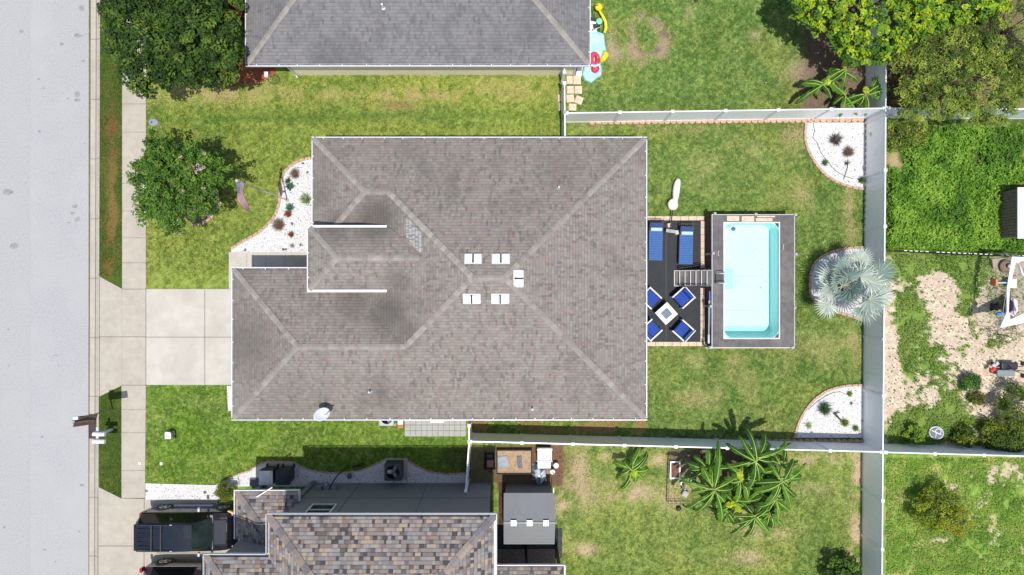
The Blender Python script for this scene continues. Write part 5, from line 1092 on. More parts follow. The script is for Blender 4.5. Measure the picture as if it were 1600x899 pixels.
# ------------------------------------------------------------------ patio
mb = MB(); mb.prism([G(985, 345), G(1099, 345), G(1098, 534), G(985, 533)], -.05, .07); struct('patio', mb, Mt['rubber'])
mb = MB()
a, b_ = G(1040.2, 346), G(1039.6, 533); mb.bbox(a[0]-.008, b_[1], .071, a[0]+.008, a[1], .076); struct('patio_seam', mb, Mt['joint'])
def pavers(name, label, x0, y0, x1, y1, n, ax, h, m):
    mb = MB()
    for i in range(n):
        t0, t1 = i/n, (i+1)/n; g_ = .012
        if ax == 'x': a, b_ = G(x0+(x1-x0)*t0, y0), G(x0+(x1-x0)*t1, y1)
        else: a, b_ = G(x0, y0+(y1-y0)*t0), G(x1, y0+(y1-y0)*t1)
        mb.bbox(min(a[0], b_[0])+g_/2, min(a[1], b_[1])+g_/2, -.05, max(a[0], b_[0])-g_/2, max(a[1], b_[1])-g_/2, h+random.uniform(-.006, .006))
    tag(add(name, mb, m, bevel=.008), label, 'paving border')
pavers('paver_border', 'tan paver border at the upper end of the black patio, under the folded umbrella', 985, 338, 1101, 345, 9, 'x', .09, Mt['paver_tan'])
pavers('paver_border', 'tan paver border at the lower end of the black patio, under the blue chairs', 985, 534, 1101, 541, 9, 'x', .09, Mt['paver_tan'])
pavers('paver_border', 'double tan paver curb between the black patio and the upper half of the pool deck', 1093.5, 346, 1100.8, 420, 7, 'y', .15, Mt['paver_tan'])
pavers('paver_border', 'double tan paver curb between the black patio and the lower half of the pool deck', 1093, 450, 1100.5, 533.4, 8, 'y', .15, Mt['paver_tan'])
pavers('paver_border', 'pale slab edge under the lower side of the pool deck', 1101, 538, 1238, 544.5, 10, 'x', .10, Mt['paver_tan'])
mb = MB(); mb.bbox(*G(1101, 541), .0, *G(1240, 337), .03); struct('pool_base', mb, Mt['soil'])
M_BLUE = mat('slatted_blue_fabric', (.055, .14, .36), .8, var=.08); M_BLUED = mat('dark_blue_fabric', (.025, .06, .17), .8, var=.1); M_LB = mat('pale_blue_pillow', (.45, .60, .82), .8, var=.05)
M_CUSH = mat('royal_blue_cushion', (.010, .05, .30), .8, var=.15, scale=5, bump=.2, bscale=8); M_WF = mat('white_frame', (.72, .70, .68), .45, var=.04)
def lounger(label, px, py, seed):
    x, y, _ = P(px, py, .4); T = thing('sun_lounger', label, 'sun lounger', (x, y, .07), 'blue sun loungers by the pool', rz=R(seed))
    fr = MB()
    for s in (-1, 1): fr.tube([(s*.33, -.95, .28), (s*.33, .45, .28), (s*.33, .98, .30)], .018, 6)
    for yy in (-.95, .45, .98): fr.tube([(-.33, yy, .28), (.33, yy, .28)], .018, 6)
    add('frame', fr, Mt['black'], T, world=False)
    for sx in (-1, 1):
        for yy in (-.8, .8): mb = MB(); mb.tube([(sx*.33, yy, .28), (sx*.33, yy, 0)], .018, 6); add('leg', mb, Mt['black'], T, world=False)
    mb = MB(); k = 17; ln = 1.42
    for i in range(k):
        y0 = -.93+i*ln/k; mb.box((0, y0+ln/k/2, .34), (.66, ln/k*.93, .07))
    add('mattress', mb, M_BLUE, T, world=False, bevel=.012)
    mb = MB(); rm = Matrix.Rotation(R(22), 3, 'X'); mb.box((0, .69, .42), (.66, .42, .07), rot=rm); add('headrest', mb, M_BLUED, T, world=False, bevel=.02)
    mb = MB(); mb.box((0, .56, .47), (.56, .17, .09), rot=rm); add('pillow', mb, M_LB, T, world=False, bevel=.035, smooth=False)
    mb = MB()
    for i in range(7): mb.tube([(-.30+i*.1, .86, .52), (-.30+i*.1, 1.0, .56)], .010, 5)
    mb.tube([(-.34, 1.0, .56), (.34, 1.0, .56)], .018, 6); add('back_bar', mb, M_SKIRT, T, world=False)
lounger('blue sun lounger with pale pillow partly under the eave of the house', 1024.5, 377, -1); lounger('blue sun lounger with pale pillow and dark bars at its head, nearer the pool', 1072, 383, -1.5)
def club_chair(label, px, py, az, seam=False):
    x, y, _ = P(px, py, .55); T = thing('patio_chair', label, 'armchair', (x, y, .07), 'blue patio armchairs round the fire table', rz=R(az))
    # local: faces -y ; seat .75 wide
    mb = MB(); mb.box((0, 0, .2), (.74, .70, .34)); add('base', mb, mat('dark_wicker', (.05, .04, .035), .8, var=.3, scale=30), T, world=False, bevel=.01)
    mb = MB(); mb.box((0, -.06, .44), (.60, .60, .15)); add('seat_cushion', mb, M_CUSH, T, world=False, bevel=.04)
    mb = MB(); mb.box((0, .25, .60), (.60, .14, .34), rot=Matrix.Rotation(R(-12), 3, 'X')); add('back_cushion', mb, M_CUSH if not seam else M_BLUED, T, world=False, bevel=.04)  # one chair has its back cushion in a darker blue
    for s in (-1, 1): mb = MB(); mb.box((s*.355, -.02, .56), (.07, .76, .05)); mb.box((s*.355, -.37, .28), (.06, .05, .54)); mb.box((s*.355, .33, .28), (.06, .05, .54)); add('arm', mb, M_WF, T, world=False, bevel=.012)
    mb = MB(); mb.box((0, .38, .68), (.78, .045, .07)); mb.box((0, .38, .35), (.7, .03, .6)); add('back_frame', mb, M_WF, T, world=False, bevel=.01)
club_chair('blue armchair up and right of the square fire table', 1067.5, 465, -48); club_chair('blue armchair down and right of the square fire table, with a darker back cushion', 1067.5, 517, -132, True)
club_chair('blue armchair up and left of the fire table, half under the eave', 1016, 466, 47); club_chair('blue armchair down and left of the fire table, half under the eave', 1017, 516, 133)
x, y, _ = P(1041, 490, .6); T = thing('fire_table', 'square white fire table with a grey glass top centre between four blue chairs', 'table', (x, y, .07), rz=R(42))
mb = MB(); mb.box((0, 0, .28), (.66, .66, .52)); add('base', mb, mat('grey_wicker', (.12, .11, .11), .8, var=.3, scale=30), T, world=False)
mb = MB(); q_ = .39; i_ = .2
mb.box((0, q_-.095, .56), (.78, .19, .05)); mb.box((0, -q_+.095, .56), (.78, .19, .05)); mb.box((q_-.095, 0, .56), (.19, .40, .05)); mb.box((-q_+.095, 0, .56), (.19, .40, .05)); add('tabletop', mb, M_WF, T, world=False, bevel=.006)
mb = MB(); mb.box((0, 0, .555), (.396, .396, .03)); add('burner_cover', mb, mat('grey_glass', (.10, .15, .19), .25, var=.3, scale=20), T, world=False)
x, y, _ = P(1047.5, 361.5, .35); T = thing('side_table', 'low narrow grey table with a black underside between the two loungers', 'table', (x, y, .07)); mb = MB(); mb.box((x, y, .42), (.46, .16, .03), R(-8)); add('tabletop', mb, mat('pale_grey_top', (.30, .32, .33), .5), T)
for s in (-1, 1): mb = MB(); mb.box((x+s*.18, y, .23), (.03, .12, .35), R(-8)); add('leg', mb, Mt['black'], T)
for (px, py, lb) in ((1045, 352.5, 'tan weight block standing by the umbrella pole between the loungers'), (1057, 363.5, 'tan weight block at the right end of the low grey table')):
    x, y, _ = P(px, py, .25); mb = MB(); mb.box((0, 0, .15), (.19, .24, .3), taper=.85); o = add('weight_block', mb, Mt['paver_tan'], bevel=.02); o.location = (x, y, .07); o.rotation_euler = (0, 0, .2); tag(o, lb, 'block', 'umbrella weights')
# folded umbrella toppled onto the grass
T = thing('umbrella', 'folded cream umbrella tied at the middle, its dark pole reaching over the patio edge', 'umbrella', (*G(1052, 325), 0))
mb = MB(); p = [P(1046.5, 362, .42), P(1049.5, 340, .33), P(1052.5, 318, .28), P(1055, 300, .25)]; mb.tube(p, .025, 8); add('pole', mb, Mt['black'], T, smooth=True)
def umb_body(pts, name):
    mb = MB(); n = 12; V_ = []; ax = [Vector(P(a, b_, z)) for a, b_, z, r in pts]
    for i, (a, b_, z, r) in enumerate(pts):
        d = (ax[min(i+1, len(ax)-1)]-ax[max(i-1, 0)]).normalized(); s = Vector((d.y, -d.x, 0)).normalized(); u = Vector((0, 0, 1)); rr = r/32
        for k in range(n):
            t_ = 2*math.pi*k/n; ru = 1+.14*(k % 2)-.05*math.sin(3*t_+i); V_.append(ax[i]+s*math.cos(t_)*rr*ru+u*math.sin(t_)*min(rr, .16)*ru)
    fs = [(i*n+k, i*n+(k+1) % n, (i+1)*n+(k+1) % n, (i+1)*n+k) for i in range(len(pts)-1) for k in range(n)]+[tuple(range(n-1, -1, -1)), tuple(range((len(pts)-1)*n, len(pts)*n))]
    mb.raw(V_, fs); return add(name, mb, mat('cream_canvas', (.78, .74, .68), .85, var=.04), T, smooth=True, subd=1)
umb_body([(1052.8, 329, .26, 3.2), (1052, 324, .26, 8), (1050.6, 318, .26, 8.5), (1053.5, 314.5, .25, 6.5), (1055, 312, .24, 3.6), (1055.6, 308, .25, 5), (1056.4, 298, .25, 5.8), (1058, 288, .25, 5.3), (1059.6, 282, .22, 4), (1060.2, 279, .2, 2)], 'canopy')
mb = MB(); c = Vector(P(1055.2, 312, .25)); mb.tube([c+Vector((-.12, 0, 0)), c+Vector((0, 0, .12)), c+Vector((.12, 0, 0)), c+Vector((0, 0, -.12))], .018, 6); add('tie_strap', mb, mat('cream_strap', (.6, .55, .5), .8), T)

# ------------------------------------------------------------------ vehicles
def car(name, label, x0, yc, L_, paint, st, rails, rim_r=.27, hw=.95, group='vehicles on the neighbour driveway', roofc=None):
    """x0 = rear end; nose towards +x. st: stations (x, halfwidth, z_belt/deck, cabin halfwidth or None, z_top)"""
    T = thing(name, label, 'car', (x0+L_/2, yc, ZC), group); T.location = (x0, yc, ZC); ORG[T.name] = Vector((0, 0, 0))
    def sec(s):
        x, w_, zb, cw, zt = s; q = [(w_*.90, .24), (w_*.985, .42), (w_, .66), (w_*.975, zb-.06), (w_*.94, zb)]
        if cw is None: q += [(w_*.72, zb+.035), (w_*.45, zb+.06), (0, zb+.07)]
        else: q += [(cw, zt-.08), (cw*.88, zt-.012), (0, zt+.028)]
        return [(x, y, z) for y, z in q]+[(x, -y, z) for y, z in q[-2::-1]]
    S = [sec(s) for s in st]; body, ws, rw, swl, swr, rf = MB(), MB(), MB(), MB(), MB(), MB(); m_ = len(S[0])
    for i in range(len(st)-1):
        ca, cb = st[i][3], st[i+1][3]
        for k in range(m_-1):
            q = [S[i][k], S[i+1][k], S[i+1][k+1], S[i][k+1]]; top = k in (5, 6, 7, 8); side = k in (4, 9)
            # 0..4 side, 4: belt->cabin edge, 5..6 top, mirrored 7,8 top, 9: belt
            tgt = body
            if (ca is None) != (cb is None):
                if top: tgt = ws if cb is None else rw
            elif ca is not None:
                if side and i in car_glass: tgt = swl if k == 4 else swr
                elif top: tgt = rf
            tgt.face(q)
    body.face(S[0][::-1]); body.face(S[-1])
    body.face([S[0][0], S[0][-1], S[-1][-1], S[-1][0]])
    bo = add('body', body, paint, T, world=False, smooth=True); bo.data.set_sharp_from_angle(angle=R(32)) if hasattr(bo.data, 'set_sharp_from_angle') else None
    r_ = add('roof', rf, roofc or paint, T, world=False, smooth=True)
    add('windscreen', ws, M_WS, T, world=False); add('rear_window', rw, Mt['glass'], T, world=False); add('side_window', swl, M_SW, T, world=False); add('side_window', swr, M_SW, T, world=False)
    for wx in (.82, L_-.74):
        for s in (-1, 1):
            W2 = MB(); W2.cyl((wx, s*(hw-.20), .37), (wx, s*(hw+.015), .37), .37, n=28); w_ = add('wheel', W2, mat('tyre', (.015, .015, .015), .8), T, world=False)
            W3 = MB(); W3.cyl((wx, s*(hw-.0), .37), (wx, s*(hw+.03), .37), rim_r*.35, n=16)
            W3.cyl((wx, s*(hw), .37), (wx, s*(hw+.022), .37), rim_r, rim_r*.96, n=28)
            add('rim', W3, M_RIM, w_, world=False)
            W4 = MB()
            for k in range(5):
                a = k*2*math.pi/5+.3; W4.box((wx+math.cos(a)*rim_r*.62, s*(hw+.024), .37+math.sin(a)*rim_r*.62), (.12, .012, .11), rot=Matrix.Rotation(-a, 3, 'Y'))
            add('rim_opening', W4, Mt['black'], w_, world=False)
            W5 = MB(); W5.cyl((wx, s*(hw-.24), .40), (wx, s*(hw+.004), .40), .43, n=28); add('wheel_arch', W5, Mt['black'], T, world=False)
    for s in (-1, 1):
        mb = MB(); mb.box((L_-1.62, s*(hw+.10), 1.12), (.12, .20, .15)); add('wing_mirror', mb, Mt['steel'] if name == 'suv' else paint, T, world=False, bevel=.03)
        mb = MB(); mb.box((L_-.24, s*(hw-.16), .86), (.30, .26, .16), s*-.35); add('headlight', mb, mat('headlight_lens', (.80, .50, .25), .25), T, world=False, bevel=.03)
        mb = MB(); mb.box((.03, s*(hw-.16), .95), (.10, .2, .34)); add('tail_light', mb, mat('tail_lens', (.35, .01, .01), .25), T, world=False, bevel=.02)
        if rails:
            mb = MB(); mb.box((L_/2-.02, s*(hw+.03), .36), (1.9, .12, .05)); add('running_board', mb, Mt['steel'], T, world=False, bevel=.015)
    return T
M_WS = mat('windscreen_glass', (.018, .03, .028), .06, spec=.6, var=.5, scale=2)
M_SW = mat('tinted_window', (.006, .007, .008), .08, var=.02, spec=.25)
M_RIM = mat('alloy_rim', (.55, .55, .55), .3, metal=.7)
car_glass = (2, 3, 4, 5, 6)
M_BK = mat('black_car_paint', (.004, .004, .006), .12, var=.2, spec=.5, coat=.0); M_BKR = mat('dusty_black_roof', (.010, .014, .022), .16, var=.2, scale=2, spec=.5, coat=.0, dirt=(.016, .022, .034), dscale=1.6, dlo=.5, dhi=.72)
M_RD = mat('dark_red_car_paint', (.030, .006, .008), .25, var=.2, coat=.7)
L1 = 4.42
suv = car('suv', 'black sport utility vehicle with roof rack parked beside the white gravel', -17.56, -11.53, L1, M_BK,
    [(0, .82, .60, None, .60), (.02, .86, .98, None, .98), (.08, .91, 1.10, .60, 1.66), (.28, .93, 1.13, .64, 1.83), (.9, .95, 1.14, .67, 1.87), (1.9, .95, 1.14, .68, 1.88), (2.45, .95, 1.13, .67, 1.872), (2.80, .95, 1.12, .64, 1.845), (3.46, .95, 1.08, None, 1.08), (3.8, .94, 1.05, None, 1.03), (4.1, .92, 1.0, None, .97), (4.28, .87, .93, None, .9), (4.38, .78, .80, None, .8), (4.42, .68, .6, None, .6)], True, roofc=M_BKR)
for s in (-1, 1):
    mb = MB(); mb.tube([(.25, s*.60, 1.84), (.3, s*.60, 1.93), (1.75, s*.60, 1.945), (1.85, s*.60, 1.86)], .022, 6); add('roof_rail', mb, Mt['black'], suv, world=False); mb = MB(); mb.box((1.86, s*.60, 1.90), (.12, .05, .05)); add('rail_cap', mb, Mt['steel'], suv, world=False, bevel=.015)
for xx in (.98, 1.42): mb = MB(); mb.box((xx, 0, 1.945), (.055, 1.2, .03)); add('crossbar', mb, Mt['black'], suv, world=False, bevel=.01)
mb = MB()
for yy in (-.4, -.2, 0, .2, .4): mb.box((1.05, yy, 1.885), (1.5, .045, .014))
add('roof_rib', mb, M_BKR, suv, world=False)
mb = MB(); mb.box((.24, 0, 1.825), (.24, 1.22, .03)); add('spoiler', mb, M_BKR, suv, world=False, bevel=.012)
mb = MB(); mb.box((3.80, 0, 1.118), (.56, 1.16, .03), rot=Matrix.Rotation(R(5.5), 3, 'Y')); add('hood_panel', mb, mat('glossy_hood', (.012, .017, .026), .14, var=.2, coat=.3), suv, world=False, bevel=.02)
mb = MB(); mb.box((3.40, 0, 1.125), (.14, 1.62, .03)); add('cowl', mb, mat('grey_cowl', (.16, .18, .19), .5), suv, world=False)
for s in (-.1, .55): mb = MB(); mb.box((3.30, s, 1.20), (.03, .55, .015), .18); add('wiper', mb, Mt['black'], suv, world=False)
mb = MB(); mb.box((4.60, 0, .72), (.05, 1.0, .2)); add('grille', mb, Mt['steel'], suv, world=False)
mb = MB(); mb.lathe((2.98, .32, 1.26), [(.02, 0), (.1, .05), (.12, .12), (.08, .2), (.01, .22)], 12)
L2 = 4.6
sed = car('sedan', 'dark red car parked beside the black vehicle, cut by the bottom of the frame', -17.55, -14.12, L2, M_RD,
    [(0, .70, .65, None, .65), (.05, .80, .85, None, .85), (.18, .88, .94, None, .94), (.55, .91, .98, .58, 1.30), (1.1, .92, .98, .60, 1.44), (1.9, .92, .98, .62, 1.47), (2.6, .92, .97, .58, 1.42), (3.25, .92, .94, None, .92), (3.9, .90, .88, None, .88), (4.4, .84, .78, None, .78), (4.6, .70, .58, None, .58)], False, hw=.92)
mb = MB(); mb.tube([(.3, .93, .985), (1.2, .93, 1.0), (3.2, .925, .97)], .012, 5); add('chrome_strip', mb, Mt['steel'], sed, world=False)

# ------------------------------------------------------------------ street side
x, y = G(137, 649); x1, y1 = G(154.5, 686); DG_ = thing('drain_grate', 'dark brown storm drain grate set in the kerb below the twin mailboxes', 'drain', (x, y1, 0))
mb = MB(); mb.bbox(x, y1, -.12, x1, y, -.055); add('grate_base', mb, Mt['black'], DG_)
mb = MB()
yy = y1+.03
while yy < y-.02: mb.bbox(x+.02, yy, -.055, x1-.02, yy+.045, -.03); yy += .085
xx = x+.02
while xx < x1: mb.bbox(xx, y1, -.056, xx+.03, y, -.027); xx += .13
add('grate_bars', mb, mat('rusty_grate', (.085, .055, .055), .8, var=.3), DG_)
def postbox(parent, x, y, z, an):
    mb = MB(); prof = []
    for t_ in range(0, 181, 20): prof.append((math.cos(R(t_))*.10, .08+math.sin(R(t_))*.10))
    prof = [(-.10, 0), (.10, 0)]+prof; n = len(prof); c, s = math.cos(an), math.sin(an); V_ = []
    for l in (-.27, .27):
        for (u, v) in prof: V_.append((x+c*l-s*u, y+s*l+c*u, z+v))
    mb.raw(V_, [tuple(range(n-1, -1, -1)), tuple(range(n, 2*n))]+[(i, (i+1) % n, (i+1) % n+n, i+n) for i in range(n)]); return add('mailbox_body', mb, Mt['white_trim'], parent)
x, y = G(175.5, 671); MBX = thing('mailbox_post', 'white post carrying two white mailboxes over the edge of the kerb', 'mailbox', (x, y, 0))
mb = MB(); mb.box((x, y, .58), (.12, .12, 1.16)); mb.box((x-.1, y-.0, 1.02), (.12, .62, .06)); mb.tube([(x, y, .55), (x-.30, y, .98)], .04, 4); add('post', mb, mat('pale_green_post', (.50, .58, .58), .5), MBX)
for py in (678.5, 690):
    px_, py_, _ = P(155, py, 1.12); b_ = postbox(MBX, px_, py_, 1.06, R(-1)); mb = MB(); mb.box((px_+.275, py_, 1.14), (.012, .17, .15)); add('door', mb, Mt['vinyl'], b_)
x, y = G(176, 639); SGN = thing('street_sign', 'tall thin pole with brown wooden panel at its top leaning out over the street edge', 'sign', (x, y, 0))
mb = MB(); mb.tube([(x, y, -.1), (x, y, 3.05)], .028, 8); add('pole', mb, mat('grey_green_pole', (.14, .16, .13), .6), SGN)
mb = MB(); mb.box((x+.42, y-.02, 2.80), (.95, .05, .50), rot=Matrix.Rotation(R(8), 3, 'Z') @ Matrix.Rotation(R(50), 3, 'X')); mb.raw([(x-.05, y-.1, 2.96), (x+.92, y+.03, 2.96), (x+.5, y+.02, 3.14), (x-.06, y-.14, 2.96), (x+.9, y-.01, 2.96), (x+.5, y-.02, 3.14)], [(0, 1, 2), (5, 4, 3), (0, 3, 4, 1), (1, 4, 5, 2), (2, 5, 3, 0)]); add('panel', mb, mat('brown_panel', (.10, .065, .045), .7, var=.3), SGN)
mb = MB(); mb.box((x+.12, y+.12, 3.0), (.24, .16, .10), R(8)); add('lamp_box', mb, mat('pale_lamp_box', (.55, .6, .63), .4), SGN, bevel=.015)
def disc(name, label, cat, px, py, r, m, h=.05, n=20, group=None):
    x, y = G(px, py); mb = MB(); mb.lathe((0, 0, 0), [(r, -.02), (r, h*.7), (r*.92, h), (.01, h)], n); o = add(name, mb, m); o.location = (x, y, 0); tag(o, label, cat, group); return o
x, y = G(240, 191.5); V = thing('valve_cover', 'oval grey utility cover with a black hole in the dry grass near the dark trees', 'utility cover', (x, y, 0)); mb = MB(); mb.lathe((x, y, 0), [(.24, -.02), (.24, .03), (.2, .04), (.01, .04)], 20); add('cover', mb, mat('grey_cover', (.24, .27, .33), .7), V); mb = MB(); mb.lathe((x-.08, y, .04), [(.05, 0), (.04, .006), (.01, .006)], 10); add('hole', mb, Mt['black'], V); V.scale = (1, .72, 1)
T = thing('utility_box', 'small white topped utility box with a dark green pipe bend on the lower front lawn', 'utility box', (*G(268, 679), 0)); x, y = G(268, 679)
mb = MB(); mb.box((x-.05, y, .14), (.30, .34, .28)); add('box', mb, Mt['vinyl_rail'], T, bevel=.03); mb = MB(); mb.tube([(x+.20, y-.12, .0), (x+.22, y-.05, .25), (x+.20, y+.12, .3), (x+.05, y+.22, .26), (x-.05, y+.22, .1)], .05, 8); add('pipe', mb, mat('dark_green_pipe', (.03, .06, .04), .6), T, smooth=True)
disc('sprinkler_cap', 'small round white cap on the lower front lawn', 'cap', 252.5, 724.5, .075, Mt['vinyl_rail']); disc('sprinkler_cap', 'small round white cap at the edge of the lower sidewalk', 'cap', 219.5, 723.5, .07, Mt['vinyl_rail'], .05).location.z = ZC
x, y = G(425, 124); T = thing('garden_hose', 'dark garden hose looped on dry grass beneath the downspout', 'hose', (x, y, 0)); mb = MB()
mb.tube([(x-.12, y+.4, .25)]+[(x+.10+.28*math.cos(t_), y-.02+.2*math.sin(t_), .03) for t_ in [i*.5-4.2 for i in range(22)]], .016, 6); add('coil', mb, mat('dark_hose', (.05, .055, .04), .6), T, smooth=True)
x, y = G(419, 119); mb = MB(); mb.box((0, 0, .15), (.18, .26, .3)); o = add('hose_box', mb, Mt['white_trim'], bevel=.02); o.location = (x, y, 0); tag(o, 'small white box on the orange mulch beside the downspout', 'box')
# flagpole and flag
x, y, _ = P(449, 313, 0); HP = 6.05; T = thing('flagpole', 'tall thin silver flagpole rising from the front gravel bed', 'flagpole', (x, y, 0)); mb = MB(); mb.tube([(x, y, 0), (x, y, HP)], [.035, .022], 10); add('pole', mb, Mt['steel'], T, smooth=True); mb = MB(); mb.lathe((x, y, HP), [(.01, 0), (.06, .03), (.075, .08), (.05, .13), (.01, .15)], 12); add('finial', mb, mat('gold_ball', (.7, .65, .5), .3, metal=.5), T)
mb = MB(); mb.lathe((x, y, 0), [(.12, 0), (.1, .08), (.04, .1)], 12); add('base', mb, Mt['concrete'], T)
FL_ = thing('flag', 'red white and blue striped flag with stars hanging from the top of the flagpole', 'flag', (x, y, HP-1)); W_f, H_f = 1.45, .75; nu, nv = 26, 13
def flagpt(u, v, off=0):   # u 0..1 from the hoist, v 0..1 from the top
    # blown towards the south, sagging
    X_ = x-.03+.07*math.sin(u*8+v*2)*u**.5 - .05*u+ (v-.5)*.18*(1-u*.5); Y_ = y-u*W_f*.74-.02; Z_ = HP-.12-v*H_f*(.55)-u*u*.75+.06*math.cos(u*8+v*3)*u
    X_ += 0
    return Vector((X_, Y_, Z_+off))
mR, mWt, mBl = mat('flag_red', (.42, .008, .015), .8), mat('flag_white', (.62, .62, .63), .8), mat('flag_blue', (.015, .035, .20), .8)
for nm, mm, sel in (('red_stripes', mR, lambda i, j: j % 2 == 0 and not (i < 10 and j < 7)), ('white_stripes', mWt, lambda i, j: j % 2 == 1 and not (i < 10 and j < 7)), ('canton', mBl, lambda i, j: i < 10 and j < 7)):
    mb = MB()
    for i in range(nu):
        for j in range(nv):
            if sel(i, j): mb.face([flagpt(i/nu, j/nv), flagpt((i+1)/nu, j/nv), flagpt((i+1)/nu, (j+1)/nv), flagpt(i/nu, (j+1)/nv)])
    add(nm, mb, mm, FL_)
mb = MB()
for r_ in range(9):
    for c_ in range(6 if r_ % 2 == 0 else 5):
        u0 = (c_+.5+(.5 if r_ % 2 else 0))/6*10/nu; v0 = (r_+.5)/9*7/nv; p = [flagpt(u0, v0)]
        cpt = flagpt(u0, v0); du = (flagpt(u0+.01, v0)-cpt)/(.01*W_f); dv = (flagpt(u0, v0+.01)-cpt)/(.01*H_f); nm_ = du.cross(dv).normalized()
        if nm_.z < 0: nm_ = -nm_
        pts = []
        for k in range(10): rr_ = .026 if k % 2 == 0 else .011; a = k*math.pi/5; pts.append(cpt+(du.normalized()*math.sin(a)-dv.normalized()*math.cos(a))*rr_+nm_*.004)
        mb.face(pts)
add('star', mb, mWt, FL_).data.name = 'stars'
# satellite dish
px_, py_, z_ = P(502, 648, 3.75); bx_, by_ = P(514, 645, 3.0)[:2]; bz = rz_main(bx_+0, by_+.35)+.02; T = thing('satellite_dish', 'white satellite dish mounted on the lower eave of the house roof', 'satellite dish', (bx_, by_+.3, bz))
n_ = Vector((.55, .25, .75)).normalized(); q = n_.to_track_quat('Z', 'Y'); mb = MB(); V_ = []; rings = 6; seg = 28; c0 = Vector((px_, py_, z_))
for i in range(rings+1):
    r_ = i/rings
    for k in range(seg): a = 2*math.pi*k/seg; V_.append(c0+q @ Vector((r_*.27*math.cos(a), r_*.39*math.sin(a), .07*r_*r_)))
mb.raw(V_, [(i*seg+k, i*seg+(k+1) % seg, (i+1)*seg+(k+1) % seg, (i+1)*seg+k) for i in range(rings) for k in range(seg)]+[tuple(range(seg))]); dd = add('reflector', mb, Mt['white_trim'], T, smooth=True); so_ = dd.modifiers.new('s', 'SOLIDIFY'); so_.thickness = .015
mb = MB(); base_ = Vector((bx_-.05, by_+.45, bz)); mb.tube([base_, base_+Vector((0, 0, .35)), c0-n_*.03], .025, 8); mb.box(base_, (.2, .2, .02)); add('mast', mb, mat('dark_mast', (.05, .05, .06), .5), T); lnb = c0+n_*.42+Vector((.12, -.05, -.12)); mb = MB(); mb.tube([c0-n_*.02+Vector((.05, -.1, -.1)), lnb], .018, 6); mb.cyl(lnb-n_*.05, lnb+n_*.05, .04, n=10); mb.tube([c0+Vector((.25, .1, -.1)), lnb], .012, 5); add('feed_arm', mb, Mt['white_trim'], T)

# air conditioners
def aircon(label, x, y, s, h, pad, top_col):
    T = thing('air_conditioner', label, 'air conditioner', (x, y, 0), 'outdoor air conditioners'); mb = MB(); mb.bbox(*pad[0:2], 0, *pad[2:4], .09); add('pad', mb, Mt['concrete'], T)
    mb = MB(); 
    for sx in (-1, 1):
        mb.box((x+sx*(s/2-.02), y, h/2+.09), (.04, s, h)); mb.box((x, y+sx*(s/2-.02), h/2+.09), (s-.08, .04, h))
    mb.box((x, y, .13), (s-.1, s-.1, .06)); add('cabinet', mb, top_col, T, bevel=.015)
    mb = MB(); rr = s*.40; N = 36; V_ = []
    for k in range(N):
        a = 2*math.pi*k/N; sq = s/2/max(abs(math.cos(a)), abs(math.sin(a))); V_ += [(x+rr*math.cos(a), y+rr*math.sin(a), h+.095), (x+sq*math.cos(a), y+sq*math.sin(a), h+.095)]
    mb.raw(V_, [(2*k, 2*k+1, (2*k+3) % (2*N), (2*k+2) % (2*N)) for k in range(N)]); add('top_panel', mb, top_col, T)
    fan = MB()
    for k in range(3):
        a = R(60+k*120); c, s_ = math.cos(a), math.sin(a); fan.box((x+c*rr*.55, y+s_*rr*.55, h-.04), (rr*.72, rr*.52, .015), rot=Matrix.Rotation(a, 3, 'Z') @ Matrix.Rotation(R(18), 3, 'X'))
    fan.cyl((x, y, h-.12), (x, y, h), rr*.2, n=12); add('fan', fan, mat('pale_fan', (.50, .52, .54), .4, metal=.4), T)
    g = MB()
    for k in range(1, 6): g.tube([(x+rr*k/5.5*math.cos(R(t_)), y+rr*k/5.5*math.sin(R(t_)), h+.10) for t_ in range(0, 361, 20)], .004, 4)
    for k in range(8): a = k*math.pi/4; g.tube([(x, y, h+.104), (x+rr*math.cos(a), y+rr*math.sin(a), h+.10)], .004, 4)
    add('guard', g, Mt['black'], T); return T
x, y, _ = P(613.5, 738.5, .88); p0, p1 = G(603, 748), G(637, 716)
aircon('dark air conditioner with a visible three blade fan on the shaded white gravel', x, y, .80, .78, (p0[0], p0[1], p1[0], p1[1]), mat('slate_metal', (.045, .06, .065), .5))
x, y, _ = P(604, 654.5, .8); p0, p1 = G(592.5, 665), G(619, 640)
aircon('air conditioner on a pale pad half hidden under the eave of the brown roofed house', x, y, .66, .7, (p0[0], p0[1], p1[0], p1[1]), mat('pale_metal', (.42, .42, .40), .5))
# bins
def bin_(label, px, py, lid, body, rz=0):
    x, y, _ = P(px, py, 1.08); T = thing('wheelie_bin', label, 'bin', (x, y, .05), 'wheeled bins beside the house', rz=rz); mb = MB(); mb.box((0, .02, .55), (.58, .62, .9), taper=1.14); add('body', mb, body, T, world=False, bevel=.03)
    mb = MB(); mb.box((0, 0, 1.035), (.66, .68, .06)); mb.box((0, 0, 1.08), (.5, .5, .04), taper=.8); add('lid', mb, lid, T, world=False, bevel=.03); mb = MB(); mb.tube([(-.2, .36, 1.0), (-.2, .43, 1.02), (.2, .43, 1.02), (.2, .36, 1.0)], .016, 6); add('handle', mb, body, T, world=False)
    for s in (-1, 1): mb = MB(); mb.cyl((s*.24, .33, .12), (s*.29, .33, .12), .12, n=16); add('wheel', mb, Mt['black'], T, world=False)
mdk = mat('charcoal_bin', (.020, .030, .034), .5, var=.2)
bin_('wheeled bin with an off white lid beside the porch roof', 415.5, 747, mat('offwhite_lid', (.75, .73, .68), .5, var=.1, dirt=(.35, .34, .30), dscale=3), mdk); bin_('wheeled bin with a charcoal lid beside the one with the off white lid', 441, 747, mdk, mdk)
